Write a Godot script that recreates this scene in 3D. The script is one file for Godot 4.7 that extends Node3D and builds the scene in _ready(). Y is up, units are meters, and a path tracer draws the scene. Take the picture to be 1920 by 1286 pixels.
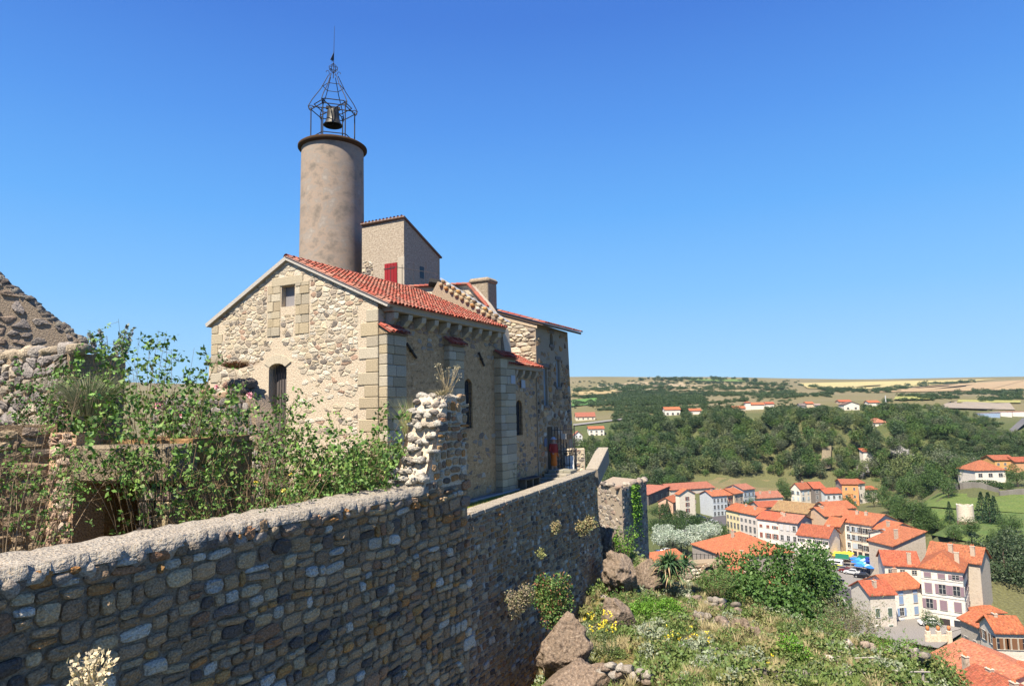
extends Node3D

# ---------------------------------------------------------------- camera geometry (photo pixels are 1920 x 1286)
const FPX := 1250.0
var cam_f := Vector3.ZERO
var cam_r := Vector3.ZERO
var cam_u := Vector3.ZERO
var rng := RandomNumberGenerator.new()
var taken := {}
var M := {}
var T := {}
# the chapel's own axes: A along its side wall, Z out of the side wall, origin at the near corner (eye level is y = 0)
var C0 := Vector3.ZERO
var SA := Vector3.ZERO
var SZ := Vector3.ZERO

func _ready() -> void:
	rng.seed = 4711
	# ---- camera: eye level is y = 0, looking along -z, pitched up 5.7 degrees, rolled a little
	var p := atan(0.1)
	var rl := deg_to_rad(1.15)
	cam_f = Vector3(0, sin(p), -cos(p))
	var u0 := Vector3(0, cos(p), sin(p))
	cam_r = Vector3(1, 0, 0) * cos(rl) - u0 * sin(rl)
	cam_u = Vector3(1, 0, 0) * sin(rl) + u0 * cos(rl)
	var cam := Camera3D.new()
	cam.name = "camera"
	add_child(cam)
	cam.transform = Transform3D(Basis(cam_r, cam_u, -cam_f), Vector3.ZERO)
	cam.fov = rad_to_deg(2.0 * atan(643.0 / FPX))
	cam.near = 0.1
	cam.far = 12000.0
	cam.current = true
	# ---- sky
	var sky := PanoramaSkyMaterial.new()
	sky.panorama = clear_sky(2.3)
	var env := Environment.new()
	env.background_mode = Environment.BG_SKY
	env.sky = Sky.new()
	env.sky.sky_material = sky
	env.tonemap_mode = Environment.TONE_MAPPER_LINEAR
	env.tonemap_exposure = 2.3
	env.sdfgi_enabled = true
	env.ssao_enabled = true
	env.ssil_enabled = true
	env.fog_enabled = true
	env.fog_density = 0.00004
	env.fog_light_color = Color(0.62, 0.74, 0.88)
	var we := WorldEnvironment.new()
	we.name = "world_environment"
	we.environment = env
	add_child(we)
	# ---- sun: high, from behind and to the left
	var sun := DirectionalLight3D.new()
	sun.name = "sun"
	add_child(sun)
	var el := deg_to_rad(57.0)
	var to_sun := Vector3(-0.515 * cos(el), sin(el), 0.857 * cos(el)).normalized()
	sun.transform = Transform3D(Basis.looking_at(-to_sun, Vector3.UP), Vector3.ZERO)
	sun.light_energy = 1.6
	sun.light_color = Color(1.0, 0.95, 0.87)
	sun.light_angular_distance = 0.5
	sun.shadow_enabled = true
	# ---- the chapel's axes
	var th := deg_to_rad(27.0)
	SA = Vector3(sin(th), 0, -cos(th))
	SZ = Vector3(cos(th), 0, sin(th))
	C0 = at(708, 800, 23.0)
	C0.y = 0.0
	materials()
	# ---- large structure first
	terrain()
	hillside()
	chapel()
	towers()
	east_house()
	terrace()
	front_wall()
	rampart()
	ruins()
	# ---- the town and the far slopes
	town()
	square()
	slopes()
	# ---- rocks, plants, small things
	garden()
	bank()
	visitor()

func ray(x: float, y: float) -> Vector3:
	return cam_f + cam_r * ((x - 960.0) / FPX) - cam_u * ((y - 643.0) / FPX)

func at(x: float, y: float, d: float) -> Vector3:
	var v := ray(x, y)
	return v * (d / -v.z)

func on(x: float, y: float, h: float) -> Vector3:
	var v := ray(x, y)
	return v * (h / v.y)

func W(a: float, y: float, z: float) -> Vector3:
	return C0 + SA * a + Vector3.UP * y + SZ * z

func pix(p: Vector3) -> Vector2:
	var z := p.dot(cam_f)
	return Vector2(960.0 + FPX * p.dot(cam_r) / z, 643.0 - FPX * p.dot(cam_u) / z)

func rr(a: float, b: float) -> float:
	return rng.randf_range(a, b)

# ---------------------------------------------------------------- mesh builder: faces are given counter-clockwise seen from outside
class MB:
	var v := PackedVector3Array()
	var n := PackedVector3Array()
	var c := PackedColorArray()
	var t := PackedVector2Array()
	var i := PackedInt32Array()
	func vert(p: Vector3, nn: Vector3, col: Color, uv := Vector2.ZERO) -> int:
		v.append(p); n.append(nn); c.append(col); t.append(uv)
		return v.size() - 1
	func face(a: int, b: int, d: int) -> void:
		i.append(a); i.append(d); i.append(b)
	func tri(a: Vector3, b: Vector3, d: Vector3, col: Color) -> void:
		var nn := (b - a).cross(d - a).normalized()
		var k := v.size()
		var ux := (b - a).normalized()
		var uy := nn.cross(ux)
		vert(a, nn, col); vert(b, nn, col, Vector2((b - a).dot(ux), 0)); vert(d, nn, col, Vector2((d - a).dot(ux), -(d - a).dot(uy)))
		face(k, k + 1, k + 2)
	func quad(a: Vector3, b: Vector3, d: Vector3, e: Vector3, col: Color) -> void:
		var nn := (d - a).cross(e - b).normalized()
		var k := v.size()
		var ux := (b - a).normalized()
		var uy := nn.cross(ux)
		for p: Vector3 in [a, b, d, e]:
			vert(p, nn, col, Vector2((p - a).dot(ux), -(p - a).dot(uy)))
		face(k, k + 1, k + 2)
		face(k, k + 2, k + 3)
	func box(xf: Transform3D, lo: Vector3, hi: Vector3, col: Color) -> void:
		var p := []
		for k in 8:
			p.append(xf * Vector3(hi.x if k & 1 else lo.x, hi.y if k & 2 else lo.y, hi.z if k & 4 else lo.z))
		quad(p[4], p[5], p[7], p[6], col)
		quad(p[1], p[0], p[2], p[3], col)
		quad(p[5], p[1], p[3], p[7], col)
		quad(p[0], p[4], p[6], p[2], col)
		quad(p[6], p[7], p[3], p[2], col)
		quad(p[0], p[1], p[5], p[4], col)
	# a block whose edges are chamfered by b
	func block(xf: Transform3D, lo: Vector3, hi: Vector3, b: float, col: Color) -> void:
		var ctr := (lo + hi) * 0.5
		var h := (hi - lo) * 0.5
		b = minf(b, minf(h.x, minf(h.y, h.z)) * 0.8)
		var ax := [Vector3.RIGHT, Vector3.UP, Vector3.BACK]
		for k in 3:
			var e0: Vector3 = ax[k]
			var e1: Vector3 = ax[(k + 1) % 3]
			var e2: Vector3 = ax[(k + 2) % 3]
			var h0: float = h[k]
			var h1: float = h[(k + 1) % 3]
			var h2: float = h[(k + 2) % 3]
			for s: float in [-1.0, 1.0]:
				var o := ctr + e0 * h0 * s
				var a1 := e1 * (h1 - b) * s
				var a2 := e2 * (h2 - b)
				quad(xf * (o - a1 - a2), xf * (o + a1 - a2), xf * (o + a1 + a2), xf * (o - a1 + a2), col)
				for s1: float in [-1.0, 1.0]:
					# edge between the e0 face and the e1 face
					var p := ctr + e0 * h0 * s + e1 * (h1 - b) * s1
					var q := ctr + e0 * (h0 - b) * s + e1 * h1 * s1
					var l := e2 * (h2 - b) * s * s1
					quad(xf * (p - l), xf * (q - l), xf * (q + l), xf * (p + l), col)
					for s2: float in ([1.0, -1.0] if k == 0 else []):
						var g := s * s1 * s2
						var c0 := ctr + e0 * h0 * s + e1 * (h1 - b) * s1 + e2 * (h2 - b) * s2
						var c1 := ctr + e0 * (h0 - b) * s + e1 * h1 * s1 + e2 * (h2 - b) * s2
						var c2 := ctr + e0 * (h0 - b) * s + e1 * (h1 - b) * s1 + e2 * h2 * s2
						if g > 0.0:
							tri(xf * c0, xf * c1, xf * c2, col)
						else:
							tri(xf * c0, xf * c2, xf * c1, col)
	func tube(a: Vector3, b: Vector3, r0: float, r1: float, seg: int, col: Color, caps := false) -> void:
		var d := (b - a).normalized()
		var e := d.cross(Vector3.UP if absf(d.y) < 0.9 else Vector3.RIGHT).normalized()
		var g := d.cross(e)
		var k := v.size()
		for s in seg:
			var w := TAU * s / seg
			var o := e * cos(w) + g * sin(w)
			vert(a + o * r0, o, col, Vector2(float(s) / seg, 0))
			vert(b + o * r1, o, col, Vector2(float(s) / seg, (b - a).length()))
		for s in seg:
			var p := k + s * 2
			var q := k + ((s + 1) % seg) * 2
			face(p, q, q + 1)
			face(p, q + 1, p + 1)
		if caps:
			for s in seg - 2:
				tri(v[k + 1], v[k + 1 + (s + 1) * 2], v[k + 1 + (s + 2) * 2], col)
				tri(v[k], v[k + (s + 2) * 2], v[k + (s + 1) * 2], col)
	func path(pts: Array, r0: float, r1: float, seg: int, col: Color) -> void:
		for k in pts.size() - 1:
			tube(pts[k], pts[k + 1], lerpf(r0, r1, float(k) / (pts.size() - 1)), lerpf(r0, r1, float(k + 1) / (pts.size() - 1)), seg, col)
	# profile of (radius, height) turned round the y axis at ctr
	func lathe(ctr: Vector3, prof: Array, seg: int, col: Color) -> void:
		var k := v.size()
		var m := prof.size()
		for j in m:
			var p: Vector2 = prof[j]
			var a: Vector2 = prof[maxi(j - 1, 0)]
			var b: Vector2 = prof[mini(j + 1, m - 1)]
			var nn := Vector2(b.y - a.y, a.x - b.x).normalized()
			for s in seg + 1:
				var w := TAU * s / seg
				vert(ctr + Vector3(cos(w) * p.x, p.y, sin(w) * p.x), Vector3(cos(w) * nn.x, nn.y, sin(w) * nn.x).normalized(), col, Vector2(float(s) / seg * TAU * p.x, p.y))
		for j in m - 1:
			for s in seg:
				var p := k + j * (seg + 1) + s
				var q := p + seg + 1
				face(p, q, q + 1)
				face(p, q + 1, p + 1)
	func leaf(p: Vector3, along: Vector3, across: Vector3, l: float, w: float, col: Color) -> void:
		var nn := across.cross(along).normalized()
		var k := v.size()
		var m := p + along * l * 0.45
		vert(p, nn, col); vert(m + across * w * 0.5 - nn * w * 0.12, nn, col); vert(p + along * l, nn, col); vert(m - across * w * 0.5 - nn * w * 0.12, nn, col)
		face(k, k + 1, k + 2)
		face(k, k + 2, k + 3)
	func add(o: MB, xf: Transform3D) -> void:
		var k := v.size()
		for j in o.v.size():
			v.append(xf * o.v[j]); n.append((xf.basis * o.n[j]).normalized()); c.append(o.c[j]); t.append(o.t[j])
		for j in o.i:
			i.append(j + k)
	func mesh() -> ArrayMesh:
		var a := []
		a.resize(Mesh.ARRAY_MAX)
		a[Mesh.ARRAY_VERTEX] = v
		a[Mesh.ARRAY_NORMAL] = n
		a[Mesh.ARRAY_COLOR] = c
		a[Mesh.ARRAY_TEX_UV] = t
		a[Mesh.ARRAY_INDEX] = i
		var m := ArrayMesh.new()
		m.add_surface_from_arrays(Mesh.PRIMITIVE_TRIANGLES, a)
		return m

# ---------------------------------------------------------------- things and parts
func numbered(called: String, parent: Node) -> String:
	var key := str(parent.get_instance_id()) + called
	var k: int = taken.get(key, 0)
	taken[key] = k + 1
	return called if k == 0 else "%s_%03d" % [called, k]

func tag(o: Node, label: String, category: String, group := "", kind := "") -> Node:
	o.set_meta("label", label)
	o.set_meta("category", category)
	if group:
		o.set_meta("group", group)
	if kind:
		o.set_meta("kind", kind)
	return o

func thing(called: String, label: String, category: String, pos := Vector3.ZERO, bas := Basis(), group := "") -> Node3D:
	var o := Node3D.new()
	o.name = numbered(called, self)
	add_child(o)
	o.transform = Transform3D(bas, pos)
	tag(o, label, category, group)
	return o

func put(called: String, me, mat: Material, parent: Node = self, kind := "") -> MeshInstance3D:
	var o := MeshInstance3D.new()
	o.mesh = me.mesh() if me is MB else me
	o.material_override = mat
	o.name = numbered(called, parent)
	parent.add_child(o, true)
	if kind:
		o.set_meta("kind", kind)
	return o

func copy(o: Node3D, called: String, pos: Vector3, bas: Basis, label := "") -> Node3D:
	var r: Node3D = o.duplicate()
	r.name = numbered(called, self)
	add_child(r)
	r.transform = Transform3D(bas, pos)
	if label:
		r.set_meta("label", label)
	return r

# ---------------------------------------------------------------- textures and materials
func noise_tex(sd: int, freq: float, oct: int, lo: float, hi: float, size := 512, kind := FastNoiseLite.TYPE_SIMPLEX_SMOOTH) -> NoiseTexture2D:
	var nz := FastNoiseLite.new()
	nz.seed = sd
	nz.noise_type = kind
	nz.frequency = freq
	nz.fractal_octaves = oct
	nz.fractal_gain = 0.62
	var t := NoiseTexture2D.new()
	t.width = size
	t.height = size
	t.seamless = true
	t.noise = nz
	var g := Gradient.new()
	g.set_color(0, Color(lo, lo, lo))
	g.set_color(1, Color(hi, hi, hi))
	t.color_ramp = g
	return t

func tint_tex(sd: int, freq: float, oct: int, stops: Array, size := 512) -> NoiseTexture2D:
	var t := noise_tex(sd, freq, oct, 0, 1, size)
	var g := Gradient.new()
	g.offsets = PackedFloat32Array(stops.map(func(s): return s[0]))
	g.colors = PackedColorArray(stops.map(func(s): return s[1]))
	t.color_ramp = g
	return t

func mat(called: String, col: Color, rough := 0.9, tex: Texture2D = null, scale := 1.0, bump: Texture2D = null, bump_cm := 0.0, vcol := true) -> StandardMaterial3D:
	var m := StandardMaterial3D.new()
	m.resource_name = called
	m.albedo_color = col.linear_to_srgb()
	m.roughness = rough
	m.metallic_specular = 0.35
	m.vertex_color_use_as_albedo = vcol
	if tex:
		m.albedo_texture = tex
	if bump:
		m.heightmap_enabled = true
		m.heightmap_texture = bump
		m.heightmap_scale = bump_cm
	if tex or bump:
		m.uv1_triplanar = true
		m.uv1_world_triplanar = true
		m.uv1_scale = Vector3.ONE * scale
	M[called] = m
	return m

func leaf_mat(called: String, col: Color, back: float) -> StandardMaterial3D:
	var m := mat(called, col, 0.55)
	m.backlight_enabled = true
	m.backlight = Color(back * 0.8, back, back * 0.35)
	return m

func materials() -> void:
	T.grain = noise_tex(1, 0.035, 5, 0.62, 1.0)
	T.speck = noise_tex(11, 0.07, 6, 0.42, 1.1)
	T.bump = noise_tex(2, 0.03, 6, 0.0, 1.0)
	T.fine = noise_tex(3, 0.11, 4, 0.72, 1.0)
	T.pits = noise_tex(4, 0.06, 3, 0.0, 1.0, 512, FastNoiseLite.TYPE_CELLULAR)
	# worn lime render: grey film, ochre bare patches, pale lime, dark lichen specks
	T.render = tint_tex(5, 0.012, 6, [[0.0, Color(0.45, 0.40, 0.35)], [0.32, Color(0.68, 0.60, 0.50)], [0.5, Color(0.86, 0.78, 0.68)], [0.62, Color(0.74, 0.62, 0.48)], [0.8, Color(0.93, 0.89, 0.82)], [1.0, Color(0.60, 0.55, 0.50)]], 1024)
	T.tower = tint_tex(6, 0.006, 5, [[0.0, Color(0.62, 0.60, 0.58)], [0.35, Color(0.80, 0.76, 0.72)], [0.5, Color(0.90, 0.83, 0.77)], [0.7, Color(0.82, 0.80, 0.78)], [1.0, Color(0.98, 0.96, 0.93)]], 1024)
	T.mortar = tint_tex(7, 0.03, 5, [[0.0, Color(0.60, 0.56, 0.52)], [0.5, Color(0.84, 0.80, 0.74)], [1.0, Color(1, 0.98, 0.94)]])
	T.lichen = tint_tex(8, 0.02, 6, [[0.0, Color(0.52, 0.49, 0.45)], [0.4, Color(0.78, 0.75, 0.70)], [0.62, Color(1, 0.99, 0.96)], [0.72, Color(0.86, 0.70, 0.46)], [0.78, Color(0.95, 0.93, 0.9)], [1.0, Color(0.62, 0.58, 0.52)]], 1024)
	T.soil = tint_tex(9, 0.02, 6, [[0.0, Color(0.40, 0.46, 0.28)], [0.4, Color(0.56, 0.58, 0.40)], [0.55, Color(0.78, 0.73, 0.56)], [0.75, Color(0.62, 0.55, 0.45)], [1.0, Color(0.86, 0.82, 0.72)]], 1024)
	T.meadow = tint_tex(10, 0.02, 6, [[0.0, Color(0.50, 0.60, 0.34)], [0.45, Color(0.72, 0.80, 0.45)], [0.65, Color(0.86, 0.84, 0.56)], [1.0, Color(1.0, 0.94, 0.72)]], 1024)
	T.rock = tint_tex(12, 0.03, 7, [[0.0, Color(0.22, 0.20, 0.19)], [0.3, Color(0.52, 0.48, 0.45)], [0.5, Color(0.80, 0.76, 0.71)], [0.58, Color(0.60, 0.52, 0.45)], [0.72, Color(0.96, 0.93, 0.89)], [1.0, Color(0.50, 0.47, 0.44)]], 1024)
	T.stain = tint_tex(13, 0.012, 6, [[0.0, Color(0.66, 0.62, 0.57)], [0.3, Color(0.86, 0.83, 0.79)], [0.5, Color(0.95, 0.93, 0.90)], [0.7, Color(0.88, 0.84, 0.78)], [1.0, Color(1, 0.99, 0.97)]], 1024)
	T.roof = roof_texture()
	T.roofbump = roof_bump()
	mat("stone", Color(1.12, 1.12, 1.12), 0.92, T.speck, 0.8, T.bump, 3.0)
	mat("ashlar", Color.WHITE, 0.92, T.grain, 1.1, T.bump, 1.0)
	mat("mortar", Color(0.50, 0.455, 0.40), 0.95, T.mortar, 1.4, T.bump, 3.0)
	mat("earth_mortar", Color(0.36, 0.305, 0.25), 0.95, T.mortar, 1.4, T.bump, 3.0)
	mat("pale_mortar", Color(0.76, 0.71, 0.63), 0.95, T.mortar, 1.2, T.bump, 3.0)
	mat("coping", Color(0.42, 0.41, 0.395), 0.93, T.lichen, 0.9, T.bump, 4.0)
	mat("render", Color(0.66, 0.58, 0.47), 0.95, T.render, 0.35, T.bump, 3.0)
	mat("tower_render", Color(0.39, 0.365, 0.335), 0.95, T.tower, 0.16, T.fine, 0.7)
	mat("rim_stone", Color(0.30, 0.25, 0.20), 0.95, T.lichen, 1.2, T.bump, 4.0)
	mat("roughcast", Color(0.50, 0.47, 0.43), 0.95, T.mortar, 0.5, T.pits, 2.0)
	mat("rock", Color(0.37, 0.35, 0.33), 0.95, T.rock, 0.22, T.bump, 9.0)
	mat("tile", Color.WHITE, 0.85, T.grain, 3.0, T.bump, 0.6)
	mat("iron", Color(0.035, 0.033, 0.035), 0.6, null, 1.0, null, 0.0, false)
	mat("bronze", Color(0.09, 0.088, 0.08), 0.5, T.fine, 3.0)
	M.bronze.metallic = 0.6
	mat("paint", Color.WHITE, 0.7, T.fine, 2.0)
	mat("plain", Color.WHITE, 0.85)
	mat("wood", Color.WHITE, 0.85, T.fine, 1.5, T.bump, 0.8)
	mat("zinc", Color(0.50, 0.54, 0.60), 0.42)
	M.zinc.metallic = 0.55
	mat("glass", Color(0.03, 0.035, 0.045), 0.12, null, 1.0, null, 0.0, false)
	mat("soil", Color(0.40, 0.36, 0.27), 0.97, T.soil, 0.28, T.bump, 9.0)
	mat("lawn", Color(0.34, 0.34, 0.13), 0.95, T.meadow, 0.8, T.fine, 2.0)
	mat("wall_paint", Color(1.08, 1.08, 1.08), 0.92, T.stain, 0.11, T.bump, 1.5)
	mat("asphalt", Color.WHITE, 0.9, T.grain, 0.2)
	mat("ground", Color.WHITE, 0.96, T.grain, 0.06, T.bump, 20.0)
	mat("field", Color.WHITE, 0.96, T.grain, 0.02, T.bump, 10.0)
	mat("carpaint", Color.WHITE, 0.25)
	mat("tyre", Color(0.02, 0.02, 0.02), 0.85, null, 1.0, null, 0.0, false)
	mat("fabric", Color.WHITE, 0.85)
	M.fabric.backlight_enabled = true
	M.fabric.backlight = Color(0.35, 0.35, 0.35)
	var rf := mat("town_roof", Color.WHITE, 0.9)
	rf.albedo_texture = T.roof
	rf.heightmap_enabled = true
	rf.heightmap_texture = T.roofbump
	rf.heightmap_scale = 6.0
	rf.uv1_scale = Vector3(0.25, 0.25, 0.25)
	leaf_mat("leaf", Color.WHITE, 0.5)
	leaf_mat("grass", Color.WHITE, 0.4)
	mat("bark", Color(0.13, 0.10, 0.075), 0.95, T.grain, 1.5, T.bump, 2.0)
	mat("twig", Color.WHITE, 0.9)
	mat("petal", Color.WHITE, 0.7)

# cloudless sky: colour by height above the horizon, as read from the photograph, divided by the exposure
func clear_sky(ex: float) -> ImageTexture:
	var im := Image.create(64, 512, false, Image.FORMAT_RGBF)
	var tab := [[-1.0, Vector3(0.10, 0.10, 0.09)], [-0.02, Vector3(0.34, 0.40, 0.42)], [0.0, Vector3(0.50, 0.79, 1.02)], [0.06, Vector3(0.402, 0.708, 1.0)], [0.16, Vector3(0.255, 0.585, 1.02)], [0.28, Vector3(0.152, 0.455, 0.98)], [0.40, Vector3(0.104, 0.33, 0.87)], [0.52, Vector3(0.072, 0.227, 0.73)], [0.75, Vector3(0.05, 0.15, 0.58)], [1.0, Vector3(0.042, 0.125, 0.52)]]
	for y in 512:
		var h := sin((0.5 - (y + 0.5) / 512.0) * PI)
		var c := Vector3.ZERO
		for k in tab.size() - 1:
			if h >= tab[k][0]:
				c = tab[k][1].lerp(tab[k + 1][1], (h - tab[k][0]) / (tab[k + 1][0] - tab[k][0]))
		c /= ex
		for x in 64:
			im.set_pixel(x, y, Color(c.x, c.y, c.z))
	return ImageTexture.create_from_image(im)

# a 4 m square of canal tiles, 16 columns by 12 courses
func roof_texture() -> ImageTexture:
	var im := Image.create(512, 512, false, Image.FORMAT_RGB8)
	var r := RandomNumberGenerator.new()
	r.seed = 77
	var nz := FastNoiseLite.new()
	nz.frequency = 0.012
	for cx in 16:
		for cy in 12:
			var y0 := cy * 512 / 12
			var y1 := (cy + 1) * 512 / 12
			var k := r.randf_range(0.80, 1.0)
			var f := r.randf()
			var col := Color(1.0, 0.92, 0.90) if f < 0.7 else (Color(0.93, 0.93, 0.95) if f < 0.85 else Color(1.0, 0.98, 0.92))
			for x in 32:
				for y in range(y0, y1):
					var p := 0.92 + 0.14 * nz.get_noise_2d(cx * 32 + x, y)
					im.set_pixel(cx * 32 + x, y, col * clampf(k * p, 0, 1))
	return ImageTexture.create_from_image(im)

func roof_bump() -> ImageTexture:
	var im := Image.create(512, 512, false, Image.FORMAT_RGB8)
	for x in 512:
		var w := absf(sin(x * PI / 32.0))
		for y in 512:
			var s := fmod(y * 12.0 / 512.0, 1.0)
			var h := clampf(w * 0.8 + s * 0.2, 0, 1)
			im.set_pixel(x, y, Color(h, h, h))
	return ImageTexture.create_from_image(im)

# ---------------------------------------------------------------- stones
func clip_half(poly: PackedVector2Array, p: Vector2, nrm: Vector2) -> PackedVector2Array:
	var out := PackedVector2Array()
	var m := poly.size()
	for k in m:
		var a := poly[k]
		var b := poly[(k + 1) % m]
		var da := (a - p).dot(nrm)
		var db := (b - p).dot(nrm)
		if da <= 0.0:
			out.append(a)
		if (da < 0.0 and db > 0.0) or (da > 0.0 and db < 0.0):
			out.append(a + (b - a) * (da / (da - db)))
	return out

# one broken-faced stone over the polygon (u, v) in the frame xf (x along, y up, z out of the wall)
func stone_into(mb: MB, poly: PackedVector2Array, xf: Transform3D, bulge: float, sink: float, flat: float, col: Color) -> void:
	var m := poly.size()
	var ctr := Vector2.ZERO
	for p in poly:
		ctr += p
	ctr /= m
	var tilt := Vector2(rr(-1, 1), rr(-1, 1)) * bulge * 0.8
	var r0 := PackedVector3Array()
	var r1 := PackedVector3Array()
	var r2 := PackedVector3Array()
	for p in poly:
		var o := p - ctr
		var l := maxf(0.06, o.length())
		var z := o.dot(tilt) / l * 0.5
		r0.append(xf * Vector3(p.x, p.y, -sink))
		var q := ctr + o * rr(0.94, 0.99)
		r1.append(xf * Vector3(q.x, q.y, maxf(0.004, bulge * rr(0.35, 0.75) + z)))
		q = ctr + o * flat * rr(0.8, 1.08)
		r2.append(xf * Vector3(q.x, q.y, maxf(0.008, bulge * rr(0.75, 1.15) + z * 0.6)))
	var cc := ctr + (poly[rng.randi() % m] - ctr) * rr(0.0, 0.35)
	var c := xf * Vector3(cc.x, cc.y, bulge * rr(0.85, 1.25))
	for j in m:
		var k := (j + 1) % m
		mb.quad(r0[j], r0[k], r1[k], r1[j], col)
		mb.tri(r1[j], r1[k], r2[k], col)
		mb.tri(r1[j], r2[k], r2[j], col)
		mb.tri(r2[j], r2[k], c, col)

# fills a region of a wall with fitted field stones. o: cw, ch cell size; jit; gap; bulge; sink; flat; pal (colours); region (convex polygon, counter-clockwise)
# holes (Rect2 kept free); keep (Callable on (u, v), optional); limit; called
func rubble(parent: Node, xf: Transform3D, region: PackedVector2Array, o: Dictionary, mt: Material) -> void:
	var lo := region[0]
	var hi := region[0]
	for p in region:
		lo = lo.min(p)
		hi = hi.max(p)
	var cw: float = o.cw
	var ch: float = o.ch
	var jit: float = o.get("jit", 0.5)
	var rows := []
	var y := lo.y - ch * rr(0.2, 0.8)
	while y < hi.y + ch:
		var row := PackedVector2Array()
		var x := lo.x - cw * rr(0.3, 1.2)
		while x < hi.x + cw:
			var w := cw * rr(1.0 - jit * 0.9, 1.0 + jit * 1.2)
			var f := rng.randf()
			if f > o.get("drop", 0.12):
				row.append(Vector2((x + w * 0.5) / cw, (y + ch * rr(-jit, jit) * o.get("vj", 0.6)) / ch))
			if f > 1.0 - o.get("drop", 0.12):
				row.append(Vector2((x + w * rr(0.0, 1.0)) / cw, (y + ch * rr(-0.6, 0.6)) / ch))
			x += w
		rows.append(row)
		y += ch * rr(0.75, 1.25)
	var made := []
	if o.get("coursed", false):
		made = coursed(xf, lo, hi, region, o)
		rows = []
	for r in rows.size():
		for s: Vector2 in rows[r]:
			var c := Vector2(s.x * cw, s.y * ch)
			if not Geometry2D.is_point_in_polygon(c, region):
				continue
			if o.has("keep") and not o.keep.call(c.x, c.y):
				continue
			var blocked := false
			for h: Rect2 in o.get("holes", []):
				blocked = blocked or h.has_point(c)
			if blocked:
				continue
			var poly := PackedVector2Array([s + Vector2(-1.3, -1.2), s + Vector2(1.3, -1.2), s + Vector2(1.3, 1.2), s + Vector2(-1.3, 1.2)])
			for r2 in range(maxi(r - 2, 0), mini(r + 3, rows.size())):
				for s2: Vector2 in rows[r2]:
					if absf(s2.x - s.x) < 2.4 and s2 != s:
						poly = clip_half(poly, (s + s2) * 0.5, s2 - s)
			if poly.size() < 3:
				continue
			for k in poly.size():
				poly[k] = poly[k] * Vector2(cw, ch)
			for k in region.size():
				var a := region[k]
				var b := region[(k + 1) % region.size()]
				poly = clip_half(poly, a, Vector2((b - a).y, -(b - a).x))
			for h: Rect2 in o.get("holes", []):
				if poly.size() >= 3 and h.grow(cw * 0.6).has_point(c):
					var dx := c.x - h.get_center().x
					var dy := c.y - h.get_center().y
					if absf(dx) / h.size.x > absf(dy) / h.size.y:
						poly = clip_half(poly, Vector2(h.end.x if dx > 0 else h.position.x, 0), Vector2(-signf(dx), 0))
					else:
						poly = clip_half(poly, Vector2(0, h.end.y if dy > 0 else h.position.y), Vector2(0, -signf(dy)))
			if poly.size() < 3:
				continue
			var ctr := Vector2.ZERO
			for p in poly:
				ctr += p
			ctr /= poly.size()
			var cut := PackedVector2Array()
			var g: float = o.get("gap", 0.02)
			for k in poly.size():
				var a := poly[k]
				var b := poly[(k + 1) % poly.size()]
				for f: float in [0.2, 0.8]:
					var q := a.lerp(b, f)
					var d := (q - ctr)
					cut.append(ctr + d * maxf(0.35, 1.0 - g * rr(0.7, 1.5) / maxf(d.length(), 0.02)))
			var area := 0.0
			for k in cut.size():
				area += cut[k].cross(cut[(k + 1) % cut.size()]) * 0.5
			if area < cw * ch * 0.12:
				continue
			var wp := xf * Vector3(ctr.x, ctr.y, 0)
			made.append([area / (wp - Vector3.ZERO).length_squared(), cut])
	made.sort_custom(func(p, q): return p[0] > q[0])
	var rest := MB.new()
	var pal: Array = o.pal
	for k in made.size():
		var mb := MB.new() if k < o.get("limit", 290) else rest
		var col: Color = pal[rng.randi() % pal.size()]
		col = col * rr(0.78, 1.18)
		stone_into(mb, made[k][1], xf, o.get("bulge", 0.04) * rr(0.6, 1.3), o.get("sink", 0.03), o.get("flat", 0.7), col)
		if k < o.get("limit", 290):
			put(o.get("called", "stone"), mb, mt, parent)
	if rest.v.size():
		put("small_" + o.get("called", "stone") + "s", rest, mt, parent, "stuff")

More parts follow.
